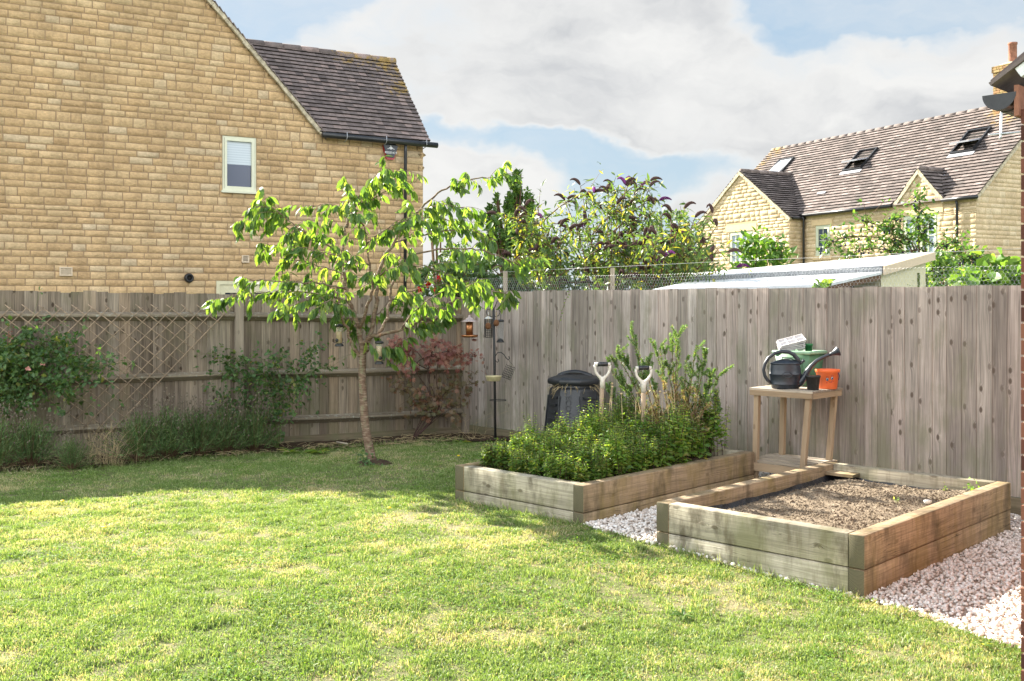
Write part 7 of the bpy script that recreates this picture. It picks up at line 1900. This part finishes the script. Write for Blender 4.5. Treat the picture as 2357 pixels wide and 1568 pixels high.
# sage
sg = []
for (x, y, Y, s, lab) in ((1515, 930, 9.35, 1, 'grey-green sage clump right of the tools'), (1570, 960, 9.2, .9, 'yellowing sage clump near the right end of the herb bed'), (1560, 905, 9.6, 1, 'grey-green sage clump in front of the rosemary')):
    q = F(x, y, Y); d = q-A0; a, b = d.dot(BU), min(2.1, d.dot(BV)); bp_ = P_(A0, a, b, .345); rgs = random.Random(int(x)); cn = []
    for k in range(9):
        a_ = rgs.uniform(0, 6.28); r = rgs.uniform(.05, .2); cn.append([bp_, bp_+Vector((r*.5*math.cos(a_), r*.5*math.sin(a_), .15)), bp_+Vector((r*math.cos(a_), r*math.sin(a_), rgs.uniform(.25, .42)))])
    cane_plant('sage_plant', lab, 'herb', cn, 170, .062, M['sage'], M['stem_green'], .003, 'leaf', .035, .36, group='sage clumps in the left raised bed', sticky=.3, seed=int(y), clump=3, hang=-.1, droop=.35)
# dead yellow stalks
ds = thing('dead_stalk', 'straw-yellow dead seed-head stalks among the herbs between the two tools', 'herb', F(1440, 940, 9.2)); mb = MB(); rg = random.Random(2)
for k in range(16):
    x = rg.uniform(1405, 1560); q = F(x, rg.uniform(865, 920), 9.2); p = Vector((q.x+rg.uniform(-.08, .08), q.y, .38)); mb.tube([p, (p+q)/2+Vector((rg.gauss(0, .01), 0, 0)), q], [.003, .0024, .0018], 4)
    if k % 2: mb.lathe(q, [(0, -.01), (.011, -.004), (.012, .006), (0, .012)], 8)
mb.build('stalks', M['straw'], ds)
# rosemary
rb = P_(A0, .53, 1.93, .345); rb = Vector((rb.x, rb.y, .345)); Yr = 9.45
rt_ = thing('rosemary_bush', 'leggy rosemary bush with bare woody middle and green tips behind the tools', 'rosemary', rb)
tips = [(1420, 815), (1405, 850), (1432, 880), (1453, 765), (1462, 800), (1440, 825), (1505, 790), (1530, 815), (1490, 830), (1560, 775), (1565, 800), (1580, 830), (1600, 810), (1625, 815), (1610, 845), (1640, 860), (1655, 865), (1630, 895), (1545, 780), (1395, 895), (1650, 925), (1662, 940), (1520, 800), (1415, 835), (1590, 860)]
rg = random.Random(31); mb = MB(); G_, Dd = ([], [], []), ([], [], [])
for (x, y) in tips:
    Yy = Yr+rg.uniform(-.25, .2); tip_ = F(x, y, Yy); mid = rb.lerp(tip_, .5)+Vector((rg.gauss(0, .03), rg.gauss(0, .03), -.06)); pts = curve_pts([rb, mid, tip_], 14)
    mb.tube(pts, [.008*(1-.8*i/15) for i in range(15)], 6)
    subs = [pts]
    for k in range(12):
        i = rg.randint(4, 14); e = pts[i]+Vector((rg.gauss(0, .045), rg.gauss(0, .045), rg.uniform(.04, .12))); s = curve_pts([pts[i], e], 5); subs.append(s); mb.tube(s, [.003]*3+[.002]*3, 4)
    for si, s in enumerate(subs):
        for i in range(1, len(s)):
            a, b = s[i-1], s[i]; ax = (b-a); f = (i/len(s)) if si == 0 else 1.0
            hz = (b-rb).length/((tip_-rb).length)
            if hz < .22: continue
            m = 30 if si == 0 else 24
            for k in range(m):
                q = a+ax*rg.random(); an = rg.uniform(0, 6.28); u = ax.normalized().orthogonal(); w = ax.normalized().cross(u); d = u*math.cos(an)+w*math.sin(an)+ax.normalized()*rg.uniform(.5, 1.2)
                T_ = G_ if (hz > .70 and rg.random() < .93) or rg.random() < .12 else Dd
                if T_ is Dd and rg.random() < .35: continue
                T_[0].append(tuple(q)); T_[1].append(tuple(d)); T_[2].append(tuple(Vector((rg.gauss(0, 1), rg.gauss(0, 1), rg.gauss(0, 1)))))
mb.build('woody_stems', M['stem_brown'], rt_, smooth=True)
for T_, nm, mt in ((G_, 'green_needles', 'rosemary'), (Dd, 'dry_needles', 'rosemary_dry')):
    n = len(T_[0]); mb = MB(); mb.leaves(*T_, np.random.uniform(.018, .03, n), np.random.uniform(.004, .006, n), 'blade', droop=.1); mb.build(nm, M[mt], rt_)
# small weeds in the soil bed
for (a, b, s, lab) in ((.17, 2.2, .05, 'little green weed in the far right corner of the soil bed'), (.42, 1.42, .03, 'tiny green seedling standing alone in the bare soil'), (.35, 2.15, .03, 'tiny weed beside the liner in the soil bed')):
    p = P_(B0, a, b, soilf(a, b)); w = thing('seedling', lab, 'seedling', p, 'seedlings in the bare soil'); mb = MB(); n = 9 if s < .04 else 22
    P = np.random.normal(size=(n, 3))*s*.5+np.array(tuple(p+Vector((0, 0, s*.8)))); mb.leaves(P, rnd_unit(n)+np.array([0, 0, .3]), rnd_unit(n)+np.array([0, -.3, 1]), [s*.7]*n, [s*.5]*n, 'small'); mb.tube([p, p+Vector((0, 0, s))], .002, 4); mb.build('leaves', M['mint'], w)

# ---- beyond the fence ---------------------------------------------
def buddleia(name, label, base, tips, Yd, nl, seed, lsize=.115, blooms=True):
    rg = random.Random(seed); cn = []; tp3 = []
    for (x, y) in tips:
        t = F(x, y, Yd+rg.uniform(-.7, .7)); m = base.lerp(t, .55)+Vector((0, 0, .25)); cn.append([base+Vector((rg.gauss(0, .12), rg.gauss(0, .12), 0)), m, t]); tp3.append((t, (t-m).normalized()))
        for _ in range(2):
            f = rg.uniform(.45, .8); s = base.lerp(t, f)+Vector((0, 0, .25)); e = s+Vector((rg.gauss(0, .35), rg.gauss(0, .3), rg.uniform(.1, .45))); cn.append([s, (s+e)/2+Vector((0, 0, .08)), e]); tp3.append((e, (e-s).normalized())); tp3.append((s.lerp(e, .5)+Vector((0, 0, .12)), (e-s).normalized()))
    root = cane_plant(name, label, 'shrub', cn, nl, lsize, M['buddleia'], M['stem_brown'], .011, 'leaf', .14, .26, group='butterfly bushes beyond the fence', sticky=.2, seed=seed, clump=3, hang=.35, droop=.35)
    for nm, mt, pr in (('spent_flower_spikes', 'spent_bloom', (.0, .86)), ('purple_flower_spikes', 'purple_bloom', (.86, .94))):
        r2 = random.Random(seed+9)
        for (t, d) in tp3[:150]:
            mb = MB()
            u = r2.random()
            if not (pr[0] <= u < pr[1]): continue
            side = r2.choice((-1, 1)); q = [t]
            for k in range(6): q.append(q[-1]+(d*.5+Vector((side*.35, 0, .28-.20*k))).normalized()*.032)
            mb.tube(q, [.012, .022, .026, .023, .019, .013, .006], 7); mb.build(nm[:-1], M[mt], root)
    return root
buddleia('buddleia', 'left butterfly bush leaning over the netting with many brown spent flower spikes', F(1290, 830, 14.5), [(1185, 500), (1200, 560), (1225, 530), (1250, 505), (1235, 470), (1180, 590), (1215, 600), (1270, 560), (1160, 620), (1290, 520), (1262, 590)], 14.2, 1700, 3)
buddleia('buddleia', 'tall butterfly bush with dark spikes standing in the middle against the sky', F(1400, 840, 15.0), [(1335, 425), (1300, 460), (1330, 475), (1365, 450), (1400, 445), (1410, 430), (1440, 425), (1475, 430), (1495, 430), (1505, 470), (1420, 470), (1385, 480), (1450, 470), (1470, 500), (1345, 520), (1310, 530)], 15.0, 2200, 5)
buddleia('buddleia', 'low wide butterfly bush with purple flower spikes overlapping the house gable', F(1500, 850, 14.2), [(1575, 480), (1600, 500), (1640, 490), (1650, 520), (1560, 530), (1620, 560), (1590, 590), (1555, 560), (1640, 600), (1530, 590), (1650, 640), (1480, 560), (1510, 540)], 13.6, 1600, 7)
def foliage_mass(name, label, cat, blobs, n, lsize, mat, base, group=None, seed=1, trunk=.05, tpl='small', wid=.55):
    rg = np.random.RandomState(seed); root = thing(name, label, cat, base, group); P = []; D = []
    tot = sum(b[3]*b[4] for b in blobs)
    mb = MB(); 
    for (c, rx, ry, rz, wgt) in blobs:
        m = int(n*rz*wgt/tot); v = rnd_unit(m); r = rg.uniform(.25, 1.0, (m, 1))**.45; q = v*r*np.array([rx, ry, rz])
        nz = np.array([mnoise.noise(Vector((c.x+a*2.0/max(rx, .3), c.y+b_*2.0, c.z+d_*2.0))) for a, b_, d_ in q]); q = q[nz > -.12+rg.uniform(-.15, .1, m)]; 
        P.append(q+np.array(tuple(c))); D.append(v[nz > -9][:len(q)] if False else q/np.maximum(np.linalg.norm(q, axis=1, keepdims=True), 1e-6))
        for k in range(5):
            e = c+Vector((rg.normal(0, rx*.4), rg.normal(0, ry*.4), rg.uniform(0, rz*.8))); b0 = Vector(base); mid = b0.lerp(e, .5)+Vector((0, 0, .1)); mb.tube(curve_pts([b0, mid, e], 6), [trunk*(1-.12*j) for j in range(7)], 5)
    mb.build('branches', M['stem_brown'], root, smooth=True); P = np.concatenate(P); D = np.concatenate(D); m = len(P)
    mb = MB(); L = rg.uniform(.7, 1.3, m)*lsize; mb.leaves(P, D+rnd_unit(m)*.7+np.array([0, 0, -.1]), D+rnd_unit(m)*.8+np.array([0, 0, .5]), L, L*wid, tpl, droop=.2); mb.build('crown', M[mat], root); return root
B3 = lambda x, y, Y, rx, ry, rz, w=1: (F(x, y, Y), rx/2360*Y, ry, rz/2360*Y, w)
foliage_mass('green_tree', 'pointed dark green young tree rising behind the netting at centre left', 'tree', [B3(1195, 490, 19, 34, .4, 62, 1), B3(1192, 425, 19, 12, .15, 30, .4), B3(1155, 545, 18.6, 38, .5, 50, 1), B3(1210, 580, 18.6, 55, .5, 55, 1), B3(1128, 500, 19, 6, .1, 28, .2), B3(1145, 475, 19, 5, .1, 28, .2)], 9500, .09, 'darktree', F(1190, 800, 19), 'trees beyond the fence', 2, .05)
foliage_mass('hedge', 'dense dark hedge low behind the netting at the fence corner', 'hedge', [B3(1130, 640, 16.0, 70, .6, 45), B3(1230, 650, 16.0, 80, .6, 48), B3(1340, 640, 16.6, 80, .6, 48), B3(1450, 640, 17, 80, .6, 45), B3(1560, 625, 17.4, 80, .6, 55)], 8500, .085, 'hedge', F(1330, 820, 16.5), None, 3, .03)
foliage_mass('green_tree', 'sparse bushy tree seen between the butterfly bushes and the far gable', 'tree', [B3(1540, 530, 20, 60, .7, 45), B3(1585, 580, 20, 55, .7, 55), B3(1500, 590, 20, 50, .7, 50)], 3000, .085, 'hedge', F(1545, 800, 20), 'trees beyond the fence', 4, .04)
foliage_mass('distant_tree', 'grey-green distant tree glimpsed at the corner of the left house', 'tree', [B3(1000, 510, 33, 24, 1, 38), B3(1060, 600, 33, 50, 1, 45)], 1600, .13, 'hedge', F(1010, 800, 33), 'trees beyond the fence', 5, .06)
rf_ = foliage_mass('flowering_shrub', 'dark shrub with red flowers just behind the fence corner', 'shrub', [B3(1010, 650, 14.6, 50, .4, 45), B3(1075, 640, 14.6, 45, .4, 50)], 2300, .075, 'hedge', F(1040, 780, 14.6), None, 6, .03)
mb = MB()
for (x, y) in ((1005, 669), (987, 655), (968, 666), (1050, 655), (1012, 640)):
    c = F(x, y, 14.1); n = 12; mb = MB(); mb.leaves([tuple(c)]*n, rnd_unit(n)+np.array([0, -.5, 0]), rnd_unit(n), [.055]*n, [.05]*n, 'small'); mb.build('red_flower', M['red_flower'], rf_)
# laurel-like shrub in front of the far gable
def upright(name, label, base, tips, n, lsize, mat, seed, wid=.42, spread=.05, Y=17.0, sr=.012, group=None, hang=-.35, tpl='leaf', clump=3, cat='shrub', sticky=.3, up=.15):
    cn = []; rg = random.Random(seed)
    for (x, y) in tips: t = F(x, y, Y+rg.uniform(-.3, .3)); cn.append([base, base.lerp(t, .5)+Vector((rg.gauss(0, .05), 0, .05)), t])
    return cane_plant(name, label, cat, cn, n, lsize, M[mat], M['stem_brown'], sr, tpl, spread, wid, sticky=sticky, seed=seed, clump=clump, hang=hang, group=group, up=up)
upright('laurel_shrub', 'upright glossy green shrub in front of the far house gable window', F(1745, 760, 17), [(1700, 545), (1720, 560), (1752, 532), (1745, 560), (1770, 555), (1790, 545), (1805, 560), (1820, 585), (1730, 590), (1780, 590), (1755, 585), (1690, 600), (1800, 600)], 900, .15, 'laurel', 4, spread=.07, sticky=.35)
# plum branches
def plum():
    Yp = 18.0; base = F(2120, 760, Yp)
    L_ = [[base, F(2110, 640, Yp), F(2060, 560, Yp), F(2000, 545, Yp), F(1950, 545, Yp), F(1915, 560, Yp), F(1895, 580, Yp)], [base, F(2080, 600, Yp), F(2040, 575, Yp), F(1985, 575, Yp), F(1950, 585, Yp)],
          [base, F(2110, 600, Yp), F(2090, 550, Yp), F(2050, 525, Yp), F(2010, 515, Yp), F(1980, 505, Yp)], [base, F(2115, 560, Yp), F(2110, 510, Yp), F(2118, 470, Yp), F(2108, 445, Yp)],
          [base, F(2130, 580, Yp), F(2120, 545, Yp), F(2140, 520, Yp), F(2130, 490, Yp)], [base, F(2150, 590, Yp), F(2175, 560, Yp), F(2200, 560, Yp), F(2212, 585, Yp)], [base, F(2100, 580, Yp), F(2060, 550, Yp), F(2055, 520, Yp), F(2060, 500, Yp)],
          [base, F(2150, 620, Yp), F(2170, 590, Yp), F(2195, 590, Yp), F(2190, 620, Yp)], [base, F(2060, 620, Yp), F(2040, 600, Yp), F(2080, 580, Yp), F(2120, 575, Yp)], [base, F(2190, 640, Yp-2), F(2215, 600, Yp-2), F(2240, 590, Yp-2), F(2262, 592, Yp-2)]]
    r = cane_plant('plum_tree', 'plum tree with arching branches and dark fruit before the far house', 'tree', L_, 2300, .08, M['plum'], M['stem_brown'], .018, 'leaf', .15, .55, group=None, sticky=.3, seed=14, clump=3, hang=.25)
    rg = random.Random(3); mb = MB()
    for k in range(110):
        c = curve_pts(rg.choice(L_), 20); p = c[rg.randint(8, 20)]+Vector((rg.gauss(0, .09), -.05, rg.uniform(-.12, .0))); mb.lathe(p-Vector((0, 0, .02)), [(0, 0), (.018, .008), (.021, .022), (.015, .038), (0, .044)], 6)
    o = mb.build('plums', M['plum_fruit'], r); o['kind'] = 'stuff'; return r
plum()
foliage_mass('bramble', 'tangled green bramble filling the gap right of the shed', 'shrub', [B3(2185, 640, 15, 50, .4, 40), B3(2160, 610, 15, 26, .3, 30), B3(2230, 640, 14, 40, .3, 25), B3(2050, 650, 13.0, 45, .2, 14, .4)], 1900, .075, 'plum', F(2180, 760, 15), None, 8, .02)
vb = F(2300, 760, 10.9)
upright('squash_vine', 'large-leaved vine at the right edge behind the netting', vb, [(2290, 605), (2275, 620), (2310, 600), (2335, 605), (2345, 625), (2255, 635), (2240, 645), (2320, 630), (2300, 640), (2280, 650), (2350, 650), (2225, 650), (2205, 655)], 300, .14, 'vine', 6, wid=.95, spread=.09, Y=10.7, sr=.008, hang=.15, sticky=.6, clump=2)
upright('vine_shoot', 'pale green vine shoot poking above the fence in front of the lean-to', F(1888, 720, 10.4), [(1882, 648), (1895, 652), (1875, 655)], 16, .10, 'vine', 7, wid=.9, spread=.02, Y=10.3, sr=.004, sticky=.7)
# bindweed hanging on the fence
bw = thing('bindweed', 'thin bindweed stem trailing down the right fence above the compost bin', 'climber', F(1310, 720, 11.6)); mb = MB()
pl_ = [F(1311, 668, 11.72), F(1303, 690, 11.66), F(1294, 715, 11.64), F(1287, 745, 11.63), F(1281, 775, 11.62)]
pts = curve_pts(pl_, 16); mb.tube(pts, .0022, 4); mb.build('stem', M['stem_brown'], bw)
P = [tuple(pts[i]) for i in range(0, 12)]; n = len(P); mb = MB(); mb.leaves(P, rnd_unit(n), np.tile([0, -1.0, .2], (n, 1)), [.028]*n, [.018]*n, 'small'); mb.build('leaves', M['vine'], bw)
